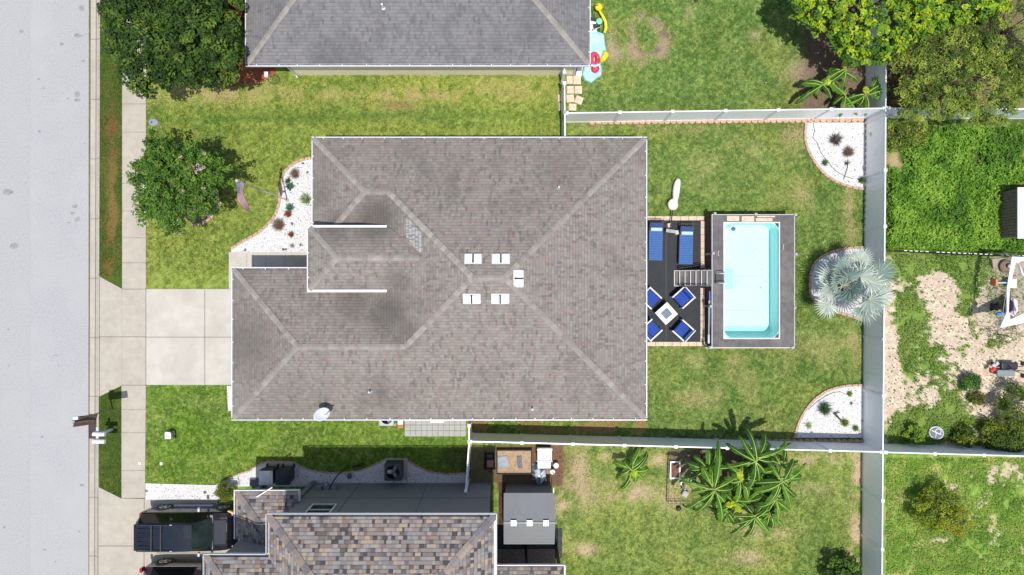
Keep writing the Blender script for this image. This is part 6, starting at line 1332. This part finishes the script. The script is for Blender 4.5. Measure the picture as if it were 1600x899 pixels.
mb = MB(); a, b_ = G(418, 740), G(460, 722.5); mb.bbox(a[0], a[1], 0, b_[0], b_[1], .10); tag(add('concrete_pad', mb, Mt['concrete'], bevel=.01), 'pale concrete pad behind the two bins', 'pad')
mb = MB(); mb.box((0, 0, .03), (.42, .42, .06)); o = add('stepping_slab', mb, mat('slate_slab', (.10, .10, .13), .8)); o.location = (*G(398, 753), .05); tag(o, 'dark square slab on white gravel left of the bins', 'slab')
mb = MB(); mb.lathe((0, 0, 0), [(.12, 0), (.13, .12), (.09, .17), (.01, .18)], 9); o = add('rock', mb, mat('greenish_rock', (.10, .12, .11), .9, var=.3), smooth=True); o.location = (*G(547, 743), .04); tag(o, 'grey green rock on the shaded white gravel', 'rock')
disc('round_cover', 'dark round cap on the sunlit white gravel strip', 'cap', 321, 769, .08, Mt['joint'], .07); disc('round_cover', 'small dark round cap at the left end of the sunlit white gravel strip', 'cap', 230, 767, .06, Mt['joint'], .07)
T = thing('utility_meters', 'grey meter boxes and conduit on the two storey grey wall', 'meter boxes', (-9, -9.5, .8))
for (px, py, w_, hh) in ((498, 759, .28, .35), (509, 759, .28, .3), (521, 759, .24, .3)):
    x, y, _ = P(px, py, 1.2); mb = MB(); mb.bbox(x-w_/2, -9.527, .9, x+w_/2, -9.36, .9+hh); add('box', mb, mat('grey_box', (.20, .19, .19), .6), T, bevel=.01)
x, y, _ = P(509, 757, 1.25); mb = MB(); mb.tube([(x+.15, -9.42, 1.0), (x+.3, -9.1, .5), (x+.5, -8.9, .12), (x+.8, -8.7, .1)], .03, 6); add('conduit', mb, Mt['black'], T); mb = MB(); mb.lathe((x, -9.3, 1.15), [(.06, 0), (.05, .06), (.01, .08)], 10); add('dome', mb, Mt['steel'], T)
mb = MB(); mb.tube([(x+1.0, -8.75, .10), (x+1.35, -8.65, .12), (x+1.5, -8.55, .14)], [.05, .07, .04], 6); tag(add('cable_bundle', mb, Mt['black']), 'short black cable bundle lying on the shaded gravel near the meters', 'cable')

# stepping pavers, small paved pad by the house
for i, (px, py, rz, s, lb) in enumerate(((890, 125.5, 0, (9.5, 13), 'upper left tan paver in the gap by the short fence'), (901.5, 126, 0, (12, 13), 'upper right tan paver next to the white cloth'), (891, 141, 1, (11, 12), 'left tan paver of the second row'), (903.5, 141, -2, (12, 12), 'right tan paver of the second row'), (891, 154.5, 4, (12, 12), 'tan paver of the third row beside the short fence'), (904.5, 157, -22, (12, 12), 'tilted tan paver on the right of the third row'), (894.5, 168, -2, (12, 11), 'lowest tan paver right of the short fence'),
     (875.5, 154, 0, (8, 11), 'tan paver left of the short fence in the third row'), (878, 167.5, 0, (10, 12), 'lowest tan paver left of the short fence'))):
    x, y = G(px, py); mb = MB(); mb.box((0, 0, .02), (s[0]/32, s[1]/32, .05)); o = add('paver', mb, Mt['paver_tan'], bevel=.01); o.location = (x, y, .01); o.rotation_euler = (0, 0, R(rz)); tag(o, lb, 'paver', 'loose tan pavers')
M_SLP = mat('pale_pavers', (.42, .42, .39), .9, var=.12, scale=2, dirt=(.30, .30, .27), dscale=2); mb = MB(); k = 0
for i in range(11):
    for j in range(5):
        a, b_ = G(632.5+i*8.7, 682-j*9), G(632.5+(i+1)*8.7, 682-(j+1)*9); mb.bbox(a[0]+.008, a[1]+.008, -.05, b_[0]-.008, b_[1]-.008, .045+random.uniform(-.006, .006))
struct('side_paving', mb, M_SLP)
x, y = G(683.5, 656.5); T = thing('floor_grate', 'small blue grey louvred vent lying on the pale paving under the eave', 'grate', (x, y, 0)); mb = MB(); mb.box((x, y, .07), (.72, .22, .05)); add('frame', mb, mat('bluegrey_grate', (.22, .27, .32), .5), T); mb = MB()
for i in range(8): mb.box((x-.29+i*.083, y, .10), (.05, .16, .012))
add('slat', mb, Mt['steel'], T)
mb = MB(); mb.box((0, 0, .1), (.25, .22, .2)); o = add('utility_block', mb, Mt['white_trim']); o.location = (*G(626.5, 659), 0); tag(o, 'white block between the air conditioner and the pale paving', 'block'); mb = MB(); mb.box((0, 0, .08), (.26, .16, .16)); o = add('brick_block', mb, mat('orange_brick', (.5, .2, .09), .9)); o.location = (*G(626.5, 666), 0); tag(o, 'orange brick on the grass by the pale paving', 'brick')

# shed
T = thing('shed', 'grey plastic shed with three square skylights along its ridge', 'shed', (.8, -10.6, 0)); sx0_, sx1_, sya, syb = -.37, 1.95, -9.47, -11.83; yr = -10.65
mb = MB(); mb.bbox(sx0_+.06, syb+.08, 0, sx1_-.06, sya-.13, 1.84)
x_ = sx0_+.1
while x_ < sx1_-.15: mb.bbox(x_, sya-.13, .02, x_+.10, sya-.112, 1.83); x_ += .125
add('wall', mb, mat('shed_wall', (.13, .135, .14), .7, var=.06), T)
def shedroof(name, y0, y1, z0, z1):
    mb = MB(); n = 26
    for i in range(n):
        xa, xb = sx0_+(sx1_-sx0_)*i/n, sx0_+(sx1_-sx0_)*(i+1)/n-.004; mb.face([(xa, y0, z0), (xb, y0, z0), (xb, y1, z1), (xa, y1, z1)])
    k = 14
    for j in range(k):
        t0 = j/k; yy = y0+(y1-y0)*t0; zz = z0+(z1-z0)*t0; dy, dz = (y1-y0)/k, (z1-z0)/k
        mb.face([(sx0_-.01, yy, zz+.012), (sx1_+.01, yy, zz+.012), (sx1_+.01, yy+dy*.96, zz+dz*.96+.022), (sx0_-.01, yy+dy*.96, zz+dz*.96+.022)])
    return add(name, mb, M_SHED, T)
M_SHED = mat('shed_roof_plastic', (.235, .24, .245), .6, var=.05, scale=2)
shedroof('roof_panel', sya, yr, 1.86, 2.42); shedroof('roof_panel', syb, yr, 1.86, 2.42)
mb = MB(); mb.box(((sx0_+sx1_)/2, yr, 2.445), (sx1_-sx0_+.02, .10, .02)); add('ridge', mb, M_SHED, T)
for gx in (sx0_+.05, sx1_-.05): mb = MB(); mb.raw([(gx, sya-.02, 1.8), (gx, syb+.02, 1.8), (gx, yr, 2.40)], [(0, 1, 2)]); add('gable', mb, M_SHED, T)
for px in (802.5, 827.5, 853): x, y, _ = P(px, 817, 2.45); mb = MB(); mb.box((x, yr-.0, 2.475), (.26, .26, .035)); add('skylight', mb, mat('skylight_panel', (.62, .70, .70), .3), T, bevel=.01)
mb = MB(); mb.box((sx1_+.03, -10.65, .95), (.03, 2.3, .05)); add('white_edge', mb, Mt['white_trim'], T)
# garden gear near the shed
x0, y0 = G(776, 739); x1, y1 = G(831, 701); T = thing('garden_bed', 'raised garden bed with dark frame and dry straw soil near the shed', 'planter', (x0, y0, 0)); mb = MB(); ringpl(mb, x0, y0, x1, y1, x0+.05, y0+.05, x1-.05, y1-.05, 0, .28); add('frame', mb, mat('dark_timber', (.03, .022, .018), .8), T)
mb = MB(); mb.bbox(x0+.05, y0+.05, 0, x1-.05, y1-.05, .22); add('soil', mb, mat('straw_soil', (.40, .28, .17), .95, var=.35, scale=12, bump=.6, dirt=(.26, .19, .13), dscale=4), T)
for (px, py, a, b_, lb) in ((785.5, 722, .52, .58, 'square pale grey slab lying on the straw soil of the raised bed'), (812, 722, .22, .6, 'dark grey irregular slab on the straw soil of the raised bed')): mb = MB(); mb.box((0, 0, .02), (a, b_, .03), .1, taper=.85); o = add('slab', mb, mat('grey_slab', (.30, .33, .36) if a > .4 else (.14, .14, .17), .8, var=.2)); o.location = (*P(px, py, .24)[:2], .235); tag(o, lb, 'slab')
x, y, _ = P(765, 720, .5); T = thing('wheelbarrow', 'black wheelbarrow with brown load in the shade by the raised bed', 'wheelbarrow', (x, y, 0)); mb = MB(); mb.raw([(x-.28, y-.4, .62), (x+.28, y-.4, .62), (x+.24, y+.42, .66), (x-.24, y+.42, .66), (x-.16, y-.22, .3), (x+.16, y-.22, .3), (x+.14, y+.25, .3), (x-.14, y+.25, .3)], [(4, 5, 6, 7), (0, 1, 5, 4), (1, 2, 6, 5), (2, 3, 7, 6), (3, 0, 4, 7)]); add('tray', mb, Mt['black'], T)
mb = MB(); mb.box((x+.02, y-.15, .52), (.34, .38, .06), taper=.8); add('load', mb, mat('rusty_load', (.22, .12, .08), .9, var=.3), T)
for s in (-1, 1): mb = MB(); mb.tube([(x+s*.1, y-.4, .25), (x+s*.22, y+.1, .32), (x+s*.28, y+.75, .6)], .02, 6); mb.tube([(x+s*.2, y+.3, .3), (x+s*.22, y+.35, 0)], .02, 6); add('handle', mb, Mt['black'], T)
mb = MB(); mb.cyl((x-.04, y-.5, .18), (x+.04, y-.5, .18), .18, n=18); add('wheel', mb, Mt['black'], T)
x, y, _ = P(851, 711, .9); T = thing('grill', 'steel barbecue grill with a blue grey window and white side shelf near the fence', 'grill', (x, y, 0)); mb = MB(); mb.box((x, y, .45), (.68, .56, .8)); add('cart', mb, Mt['black'], T)
mb = MB(); mb.box((x, y+.05, .93), (.72, .60, .16), taper=.96); add('hood', mb, mat('grill_hood', (.42, .44, .48), .35, metal=.3), T, bevel=.03); mb = MB(); mb.box((x, y+.0, 1.02), (.44, .28, .02)); add('hood_window', mb, mat('blue_grey_glass', (.16, .28, .32), .15), T); mb = MB(); mb.box((x, y+.27, 1.0), (.72, .06, .04)); add('trim', mb, Mt['white_trim'], T); mb = MB(); mb.box((x, y-.30, .9), (.72, .05, .05)); add('trim', mb, Mt['white_trim'], T)
mb = MB(); mb.box((x-.02, y-.50, .82), (.62, .32, .04)); add('side_shelf', mb, Mt['white_trim'], T, bevel=.01)
x, y, _ = P(843, 742, .5); T = thing('tarp', 'crumpled grey and white tarp heaped between the grill and the shed', 'tarp', (x, y, 0)); rd = random.Random(2)
N_ = 11; Vg = []; 
for i in range(N_):
    for j in range(N_):
        u, v = i/(N_-1)*2-1, j/(N_-1)*2-1; r_ = math.hypot(u, v); Vg.append((x+u*.36+rd.uniform(-.04, .04), y+v*.42+rd.uniform(-.04, .04)-(.15 if abs(u) < .3 and v < -.6 else 0), max(.03, .62-.42*r_*r_+rd.uniform(-.13, .13))))
for nm, mm, par in (('tarp_light', mat('white_tarp', (.60, .62, .64), .5), 0), ('tarp_dark', mat('grey_tarp', (.14, .18, .23), .5), 1)):
    mb = MB(); mb.raw(Vg, [(i*N_+j, (i+1)*N_+j, (i+1)*N_+j+1, i*N_+j+1) for i in range(N_-1) for j in range(N_-1) if ((mnoise.noise(Vector((i*.45, j*.3, 3))) > .0) == bool(par))]); add(nm, mb, mm, T, smooth=True)
for (px, py, r_, lb) in ((869, 728, .12, 'white bucket with lid, rightmost of the pair by the grill'), (863.5, 738, .11, 'white bucket with dark opening below the lidded bucket')):
    x, y, _ = P(px, py, .35); T = thing('bucket', lb, 'bucket', (x, y, 0), 'white buckets by the grill'); mb = MB(); mb.lathe((x, y, 0), [(r_*.85, 0), (r_, .34), (r_*1.05, .36), (r_*.95, .37), (.01, .37)], 18); add('body', mb, Mt['vinyl_rail'], T); mb = MB(); mb.tube([(x-r_, y, .34), (x-r_*.6, y-r_*.7, .39), (x+r_*.6, y-r_*.7, .39), (x+r_, y, .34)], .008, 5); add('handle', mb, Mt['steel'], T)
    if r_ < .12: mb = MB(); mb.box((x+.01, y-.01, .375), (.06, .14, .01), .7); add('opening', mb, Mt['black'], T)
mb = MB(); mb.box((0, 0, .2), (.22, .26, .4), taper=.95); o = add('crate', mb, mat('brown_crate', (.25, .17, .12), .8, var=.3)); o.location = (*P(857, 737, .4)[:2], 0); tag(o, 'brown wooden crate between the tarp and the buckets', 'crate')
# wire pen with frames
x0, y0 = G(1041, 783); x1, y1 = G(1096, 706); T = thing('wire_pen', 'low black wire pen with soil inside, left of the banana clump', 'pen', (x0, y0, 0)); mb = MB()
for z in (.06, .45): mb.tube([(x0, y0, z), (x1, y0, z), (x1, y1, z), (x0+.1, y1, z), (x0, y0, z)], .014, 6)
for i in range(9):
    t_ = i/8
    for (a, b_) in ((x0+(x1-x0)*t_, y0), (x0+.1*(1-t_), y1+(y0-y1)*t_), (x1, y0+(y1-y0)*t_)): mb.cyl((a, b_, 0), (a, b_, .46), .008, n=5)
add('wire', mb, Mt['black'], T)
def openframe(label, px, py, w_, h_, rz, m, inner=None, tilt=0):
    T = thing('window_frame', label, 'frame', (*G(px, py), .12), rz=rz); mb = MB(); ringpl(mb, -w_/2, -h_/2, w_/2, h_/2, -w_/2+.07, -h_/2+.07, w_/2-.07, h_/2-.07, 0, .06); add('frame', mb, m, T, world=False)
    if inner: mb = MB(); mb.box((0, 0, .02), (w_-.15, h_-.15, .03)); add('infill', mb, inner, T, world=False)
openframe('upright white frame with brown centre in the wire pen', 1053.5, 733.5, .52, .86, 0, Mt['white_trim'], mat('brown_infill', (.16, .08, .04), .9, var=.3)); 
T = thing('broken_frame', 'broken white frame pieces with pale scraps under the banana leaves', 'frame', (*G(1075, 753), .1), rz=R(35)); mb = MB(); mb.box((0, .2, .03), (.7, .06, .05)); mb.box((-.35, .0, .03), (.06, .4, .05)); add('frame', mb, Mt['white_trim'], T, world=False); mb = MB(); mb.box((.15, -.05, .03), (.4, .16, .03), .4); mb.box((.25, .02, .05), (.2, .08, .03), -.4); add('scrap', mb, mat('pale_scrap', (.42, .52, .50), .6), T, world=False)
mb = MB(); mb.box((0, 0, .14), (.26, .28, .2)); mb.box((0, 0, .25), (.18, .2, .03)); o = add('small_box', mb, mat('grey_small_box', (.40, .40, .42), .6), bevel=.01); o.location = (*G(1069, 770), 0); o.rotation_euler = (0, 0, R(-28)); tag(o, 'small grey box standing in the wire pen', 'box')
mb = MB(); mb.lathe((0, 0, 0), [(.13, 0), (.14, .05), (.06, .16), (.01, .17)], 7); o = add('dark_pot', mb, Mt['black']); o.location = (*G(1060, 794), 0); tag(o, 'small black pot on the grass below the wire pen', 'pot')

# ------------------------------------------------------------------ toys by the grey roofed house
M_TQ = mat('pale_aqua_vinyl', (.42, .72, .76), .35, var=.08); M_YL = mat('yellow_vinyl', (.85, .70, .02), .35, var=.05); M_RDV = mat('red_vinyl', (.62, .05, .10), .35, var=.2)
T = thing('inflatable_slide', 'deflated pale aqua water slide with a yellow tube spilling past the house corner', 'inflatable', (*G(935, 85), 0)); rd = random.Random(9)
out_ = [(921, 50), (932, 48), (944, 52), (946, 70), (949, 90), (943, 97), (938, 100), (941, 108), (940, 118), (932, 123), (924, 130), (914, 125), (910, 117), (911, 108), (920, 104), (921, 80)]
pts_ = [Vector(P(a, b_, .1)) for a, b_ in out_]; cen = sum(pts_, Vector())/len(pts_); mb = MB(); n = len(pts_)
for (f0, f1, z0, z1) in ((1.0, .97, .01, .12), (.97, .85, .12, .20), (.85, .6, .20, .14), (.6, .3, .14, .22), (.3, .02, .22, .16)):
    for i in range(n):
        a, b_ = pts_[i], pts_[(i+1) % n]; g_ = lambda p, f, z: Vector((cen.x+(p.x-cen.x)*f, cen.y+(p.y-cen.y)*f, z+.05*mnoise.noise(Vector((p.x*3*f, p.y*3*f, 1)))))
        mb.face([g_(a, f0, z0), g_(b_, f0, z0), g_(b_, f1, z1), g_(a, f1, z1)])
add('sheet', mb, M_TQ, T, smooth=True)
mb = MB(); mb.tube([P(935, 15, .35), P(941, 24, .35), P(946, 34, .3), P(947, 43, .3), P(944.5, 52, .25)], [.05, .07, .08, .08, .06], 10); add('yellow_tube', mb, M_YL, T, smooth=True)
mb = MB(); mb.tube([P(938, 96, .25), P(943, 92, .3), P(947, 86, .3), P(944, 80, .25)], [.08, .14, .16, .06], 10); add('yellow_bolster', mb, M_YL, T, smooth=True)
mb = MB(); mb.lathe(P(935.5, 11, .4), [(.02, -.1), (.17, -.06), (.2, .02), (.12, .1), (.01, .12)], 12); add('yellow_knob', mb, M_YL, T, smooth=True)
T = thing('toy_boat', 'red inflatable ring with white stripe lying on the aqua slide', 'toy', (*G(929, 95), .15)); mb = MB(); mb.tube([P(929+5*math.cos(t_), 93+9*math.sin(t_), .32) for t_ in [i*.45 for i in range(15)]], .11, 8); mb.lathe(P(930, 108, .3), [(.02, -.05), (.2, 0), (.2, .06), (.02, .12)], 10); add('ring', mb, M_RDV, T, smooth=True); mb = MB(); mb.tube([P(924, 102, .4), P(930, 104, .44), P(935, 101, .42)], .05, 6); add('stripe', mb, Mt['vinyl_rail'], T)
T = thing('toy_mower', 'black and mint green play vehicle against the wall beside the yellow tube', 'toy', (*G(933, 38), 0)); x, y, _ = P(931, 36, .3); mb = MB(); mb.box((x, y, .2), (.35, .5, .22), .3); mb.tube([(x-.05, y+.15, .3), (x-.15, y+.7, .6), (x+.1, y+.75, .6)], .02, 6); add('body', mb, Mt['dark_plastic'], T, bevel=.03)
mb = MB(); mb.lathe((x+.16, y+.06, .33), [(.02, -.05), (.15, 0), (.15, .06), (.02, .12)], 14); mb.box((x+.1, y-.22, .28), (.34, .08, .06), .4); add('seat', mb, mat('mint_plastic', (.25, .62, .42), .4), T)
for dx_, dy_ in ((-.18, .25), (.18, .2), (-.15, -.25), (.2, -.22)): mb = MB(); mb.cyl((x+dx_-.03, y+dy_, .1), (x+dx_+.03, y+dy_, .1), .1, n=14); add('wheel', mb, Mt['black'], T)
mb = MB(); mb.raw([(-.18, -.2, .02), (.12, -.22, .06), (.16, .28, .2), (-.08, .3, .3), (0, 0, .24)], [(0, 1, 4), (1, 2, 4), (2, 3, 4), (3, 0, 4)]); o = add('white_cloth', mb, Mt['vinyl_rail']); o.location = (*G(905, 113), 0); tag(o, 'crumpled white cloth with a yellow edge at the foot of the cream wall', 'cloth')
mb = MB(); mb.raw([(-.2, -.25, .02), (.22, -.12, .1), (.15, .25, .3), (-.18, .3, .35)], [(0, 1, 2, 3)]); o = add('white_towel', mb, Mt['vinyl_rail']); o.location = (*G(925, 47), .05); so_ = o.modifiers.new('s', 'SOLIDIFY'); so_.thickness = .03; tag(o, 'white towel lying between the play vehicle and the aqua slide', 'towel')
mb = MB(); mb.lathe((0, 0, 0), [(.1, 0), (.09, .4), (.05, .45)], 8); mb.box((0, .1, .2), (.22, .1, .25)); o = add('dark_stump', mb, Mt['soil']); o.location = (*G(1087, 2), 0); tag(o, 'dark brown object standing on the grass at the top edge of the frame', 'stump')

# ------------------------------------------------------------------ far right yard
x0, y1 = P(1590, 293, 1.5)[:2]; y0 = P(1590, 373, 1.5)[1]; T = thing('coop', 'white roofed low hut with brown board wall at the right edge of the leafy field', 'hut', (x0+.1, (y0+y1)/2, 0)); mb = MB(); mb.bbox(x0, y0, 1.46, x0+2.2, y1, 1.51); add('roof', mb, Mt['vinyl_rail'], T, bevel=.01)
mb = MB(); yy = y0+.1
while yy < y1-.15: mb.bbox(x0+.05, yy, 0, x0+.08, yy+.12, 1.46); yy += .14
mb.bbox(x0+.08, y0+.1, 0, x0+2.1, y1-.1, 1.44); add('wall', mb, mat('weathered_boards', (.20, .16, .11), .85, var=.3, scale=8), T)
mb = MB(); mb.prism([G(1546, 402), G(1700, 402), G(1700, 505), G(1590, 508), (G(1552, 490)), G(1558, 440)], -.05, .03); struct('play_area_ground', mb, mat('trodden_soil', (.36, .30, .23), .95, var=.2, scale=6, bump=.4))
M_CNV = mat('white_canvas', (.66, .70, .76), .7, var=.06)
T = thing('canopy_frame', 'tattered white canopy strips on a frame over the play area', 'canopy', (*G(1590, 450), 0))
def strip(pts, z): 
    mb = MB(); v = [P(a, b_, z+dz) for a, b_, dz in pts]; mb.face(v); mb.face([(a, b_, c-.03) for a, b_, c in v[::-1]]); return add('canvas', mb, M_CNV, T)
strip([(1581, 402, .05), (1589, 403, 0), (1584, 420, -.05), (1578, 450, .02), (1576, 490, 0), (1573, 490, 0), (1573, 452, 0), (1577, 425, .04)], 2.1)
strip([(1581, 401, .05), (1620, 403, 0), (1620, 408, -.1), (1596, 408, -.05), (1590, 412, 0)], 2.1); strip([(1592, 411, 0), (1597, 420, -.15), (1603, 436, 0), (1596, 428, .1)], 2.0)
strip([(1573, 488, 0), (1578, 489, 0), (1578, 500, -.04), (1625, 478, .1), (1630, 500, 0), (1600, 505, -.06), (1562, 513, 0)], 2.1)
for (px, py) in ((1581, 402), (1563, 512), (1625, 402), (1628, 500)): x, y, _ = P(px, py, 2.1); mb = MB(); mb.tube([(x, y, 0), (x, y, 2.1)], .02, 6); add('pole', mb, Mt['steel'], T)
mb = MB(); mb.tube([P(1569, 395, 2.15), P(1581, 403, 2.1)], .02, 6); mb.tube([P(1581, 402, 2.08), P(1563, 512, 2.06)], .015, 6); add('top_bar', mb, Mt['steel'], T)
x, y, _ = P(1584, 481, .6); T = thing('play_slide', 'pink and white plastic play slide with a maroon channel under the white canopy', 'slide', (x, y, 0)); mb = MB(); mb.prism([P(a, b_, .5)[:2] for a, b_ in ((1575, 476), (1583, 464), (1592, 470), (1593, 486), (1586, 495), (1576, 490))], .25, .45); add('body', mb, mat('pink_plastic', (.72, .45, .52), .5), T, bevel=.03)
mb = MB(); mb.prism([P(a, b_, .6)[:2] for a, b_ in ((1577, 474), (1581, 468), (1584, 470), (1584, 486), (1580, 491), (1577, 488))], .44, .50); add('channel', mb, mat('maroon_plastic', (.17, .03, .08), .5), T); mb = MB(); mb.prism([P(a, b_, .6)[:2] for a, b_ in ((1585, 466), (1590, 471), (1591, 486), (1586, 492), (1585.5, 487))], .44, .56); add('side_wall', mb, mat('pale_pink_plastic', (.78, .66, .68), .5), T, bevel=.015)
x, y, _ = P(1583.5, 443, .55); T = thing('play_table', 'white rounded play table beside an orange bar toy', 'table', (x, y, 0)); mb = MB(); mb.box((x, y, .52), (.34, .44, .05)); add('tabletop', mb, Mt['vinyl_rail'], T, bevel=.05)
for a, b_ in ((-.12, -.16), (.12, -.16), (-.12, .16), (.12, .16)): mb = MB(); mb.cyl((x+a, y+b_, .03), (x+a, y+b_, .5), .018); add('leg', mb, Mt['steel'], T)
x, y, _ = P(1566, 442, .3); T = thing('seesaw', 'small orange ended toy with a pale blue bar at the edge of the play area', 'toy', (x, y, 0)); mb = MB(); mb.box((x+.0, y, .3), (.5, .07, .06)); add('bar', mb, mat('pale_blue_plastic', (.35, .55, .75), .4), T, bevel=.01); mb = MB(); mb.box((x-.30, y+.02, .2), (.12, .34, .36)); add('end', mb, mat('orange_plastic', (.70, .20, .08), .5), T, bevel=.03)
mb = MB(); mb.prism([P(a, b_, .3)[:2] for a, b_ in ((1587, 499), (1597, 497), (1606, 502), (1595, 505))], .1, .28); M_BT = mat('blue_toy_plastic', (.03, .22, .70), .4); tag(add('blue_toy', mb, M_BT, bevel=.02), 'blue plastic toy beside the pink slide at the right edge', 'toy'); mb = MB(); mb.prism([P(a, b_, .3)[:2] for a, b_ in ((1562, 490), (1571, 488), (1571, 493), (1562, 494))], .05, .15); tag(add('blue_toy', mb, M_BT, bevel=.02), 'small blue plastic piece left of the white canopy strip', 'toy')
x, y = G(1551, 480); T = thing('toy_car', 'small black ride on toy at the left edge of the play area', 'toy', (x, y, 0)); mb = MB(); mb.box((x, y, .18), (.32, .22, .16), .2); mb.tube([(x-.1, y+.12, .2), (x-.12, y+.2, .4), (x+.05, y+.22, .4)], .02, 6); add('body', mb, Mt['black'], T, bevel=.03)
for a, b_ in ((-.12, -.12), (.14, -.1), (-.1, .12), (.14, .12)): mb = MB(); mb.cyl((x+a-.03, y+b_, .08), (x+a+.03, y+b_, .08), .08, n=12); add('wheel', mb, Mt['black'], T)
T = thing('plant_pot', 'brown stump pot with white ball at the play area corner', 'pot', (*G(1569, 417), 0)); x, y = G(1569, 417); mb = MB(); mb.lathe((x, y, 0), [(.3, 0), (.34, .2), (.28, .24), (.24, .16), (.01, .15)], 16); add('pot', mb, Mt['soil'], T); mb = MB(); mb.lathe((x+.08, y+.02, .2), [(.01, 0), (.1, .05), (.12, .11), (.08, .18), (.01, .2)], 12); add('ball', mb, Mt['vinyl_rail'], T, smooth=True)
# cart
x, y = G(1575, 577); T = thing('push_mower', 'black and grey wheeled cart with a red front standing on the bare mulch', 'cart', (x, y, 0)); a, b_, _ = P(1572, 583, .3); mb = MB(); mb.box((a, b_, .26), (.86, .30, .14)); add('tray', mb, mat('grey_tray', (.20, .24, .25), .5), T, bevel=.04)
a2, b2, _ = P(1578, 572, .4); mb = MB(); mb.box((a2, b2, .32), (.80, .34, .2)); add('bag', mb, Mt['black'], T, bevel=.05); a3, b3, _ = P(1552, 578, .45); mb = MB(); mb.box((a3, b3, .42), (.26, .16, .16), R(35)); add('engine_cover', mb, mat('red_plastic', (.62, .03, .02), .4), T, bevel=.04)
a4, b4, _ = P(1556, 570, .4); mb = MB(); mb.box((a4, b4, .36), (.34, .16, .1), R(35)); mb.lathe((a4, b4+.04, .42), [(.06, 0), (.05, .05), (.01, .06)], 10); add('motor', mb, mat('pale_motor', (.55, .5, .52), .4), T, bevel=.02)
mb = MB(); mb.tube([(a2-.2, b2-.1, .45), (a2+.4, b2-.22, .6), (a2+1.0, b2-.25, .7)], .02, 6); mb.tube([(a2-.15, b2+.05, .5), (a2+.1, b2-.2, .55), (a2+.35, b2-.3, .5)], .02, 6); add('handle', mb, Mt['black'], T, smooth=True)
for (px, py) in ((1547, 579), (1549, 569), (1596, 568), (1596, 587)): w1_, w2_ = G(px, py); mb = MB(); mb.cyl((w1_-.04, w2_, .1), (w1_+.04, w2_, .1), .11, n=14); add('wheel', mb, Mt['black'], T)
# round lid leaning in the mulch yard
x, y, _ = P(1461.5, 676, .15); T = thing('fallen_disc', 'round blue grey lid with white ring markings leaning by the lower fence', 'lid', (x, y, .05)); n_ = Vector((-.35, .1, 1)).normalized(); q = n_.to_track_quat('Z', 'Y'); c = Vector((x, y, .22))
mb = MB(); mb.cyl(c-n_*.02, c+n_*.02, .33, n=32); add('disc', mb, mat('slate_disc', (.10, .12, .16), .5), T); mb = MB(); mb.tube([c+q @ Vector((.29*math.cos(t_*.3), .29*math.sin(t_*.3), .025)) for t_ in range(22)], .018, 5); mb.tube([c+q @ Vector((-.1+.12*math.cos(t_*.6), .12*math.sin(t_*.6)+.06, .025)) for t_ in range(11)], .02, 5); mb.tube([c+q @ Vector((-.05, -.22, .025)), c+q @ Vector((.02, .22, .025))], .03, 4); mb.tube([c+q @ Vector((.0, 0, .025)), c+q @ Vector((.24, .02, .025))], .02, 4); add('marking', mb, Mt['vinyl_rail'], T)
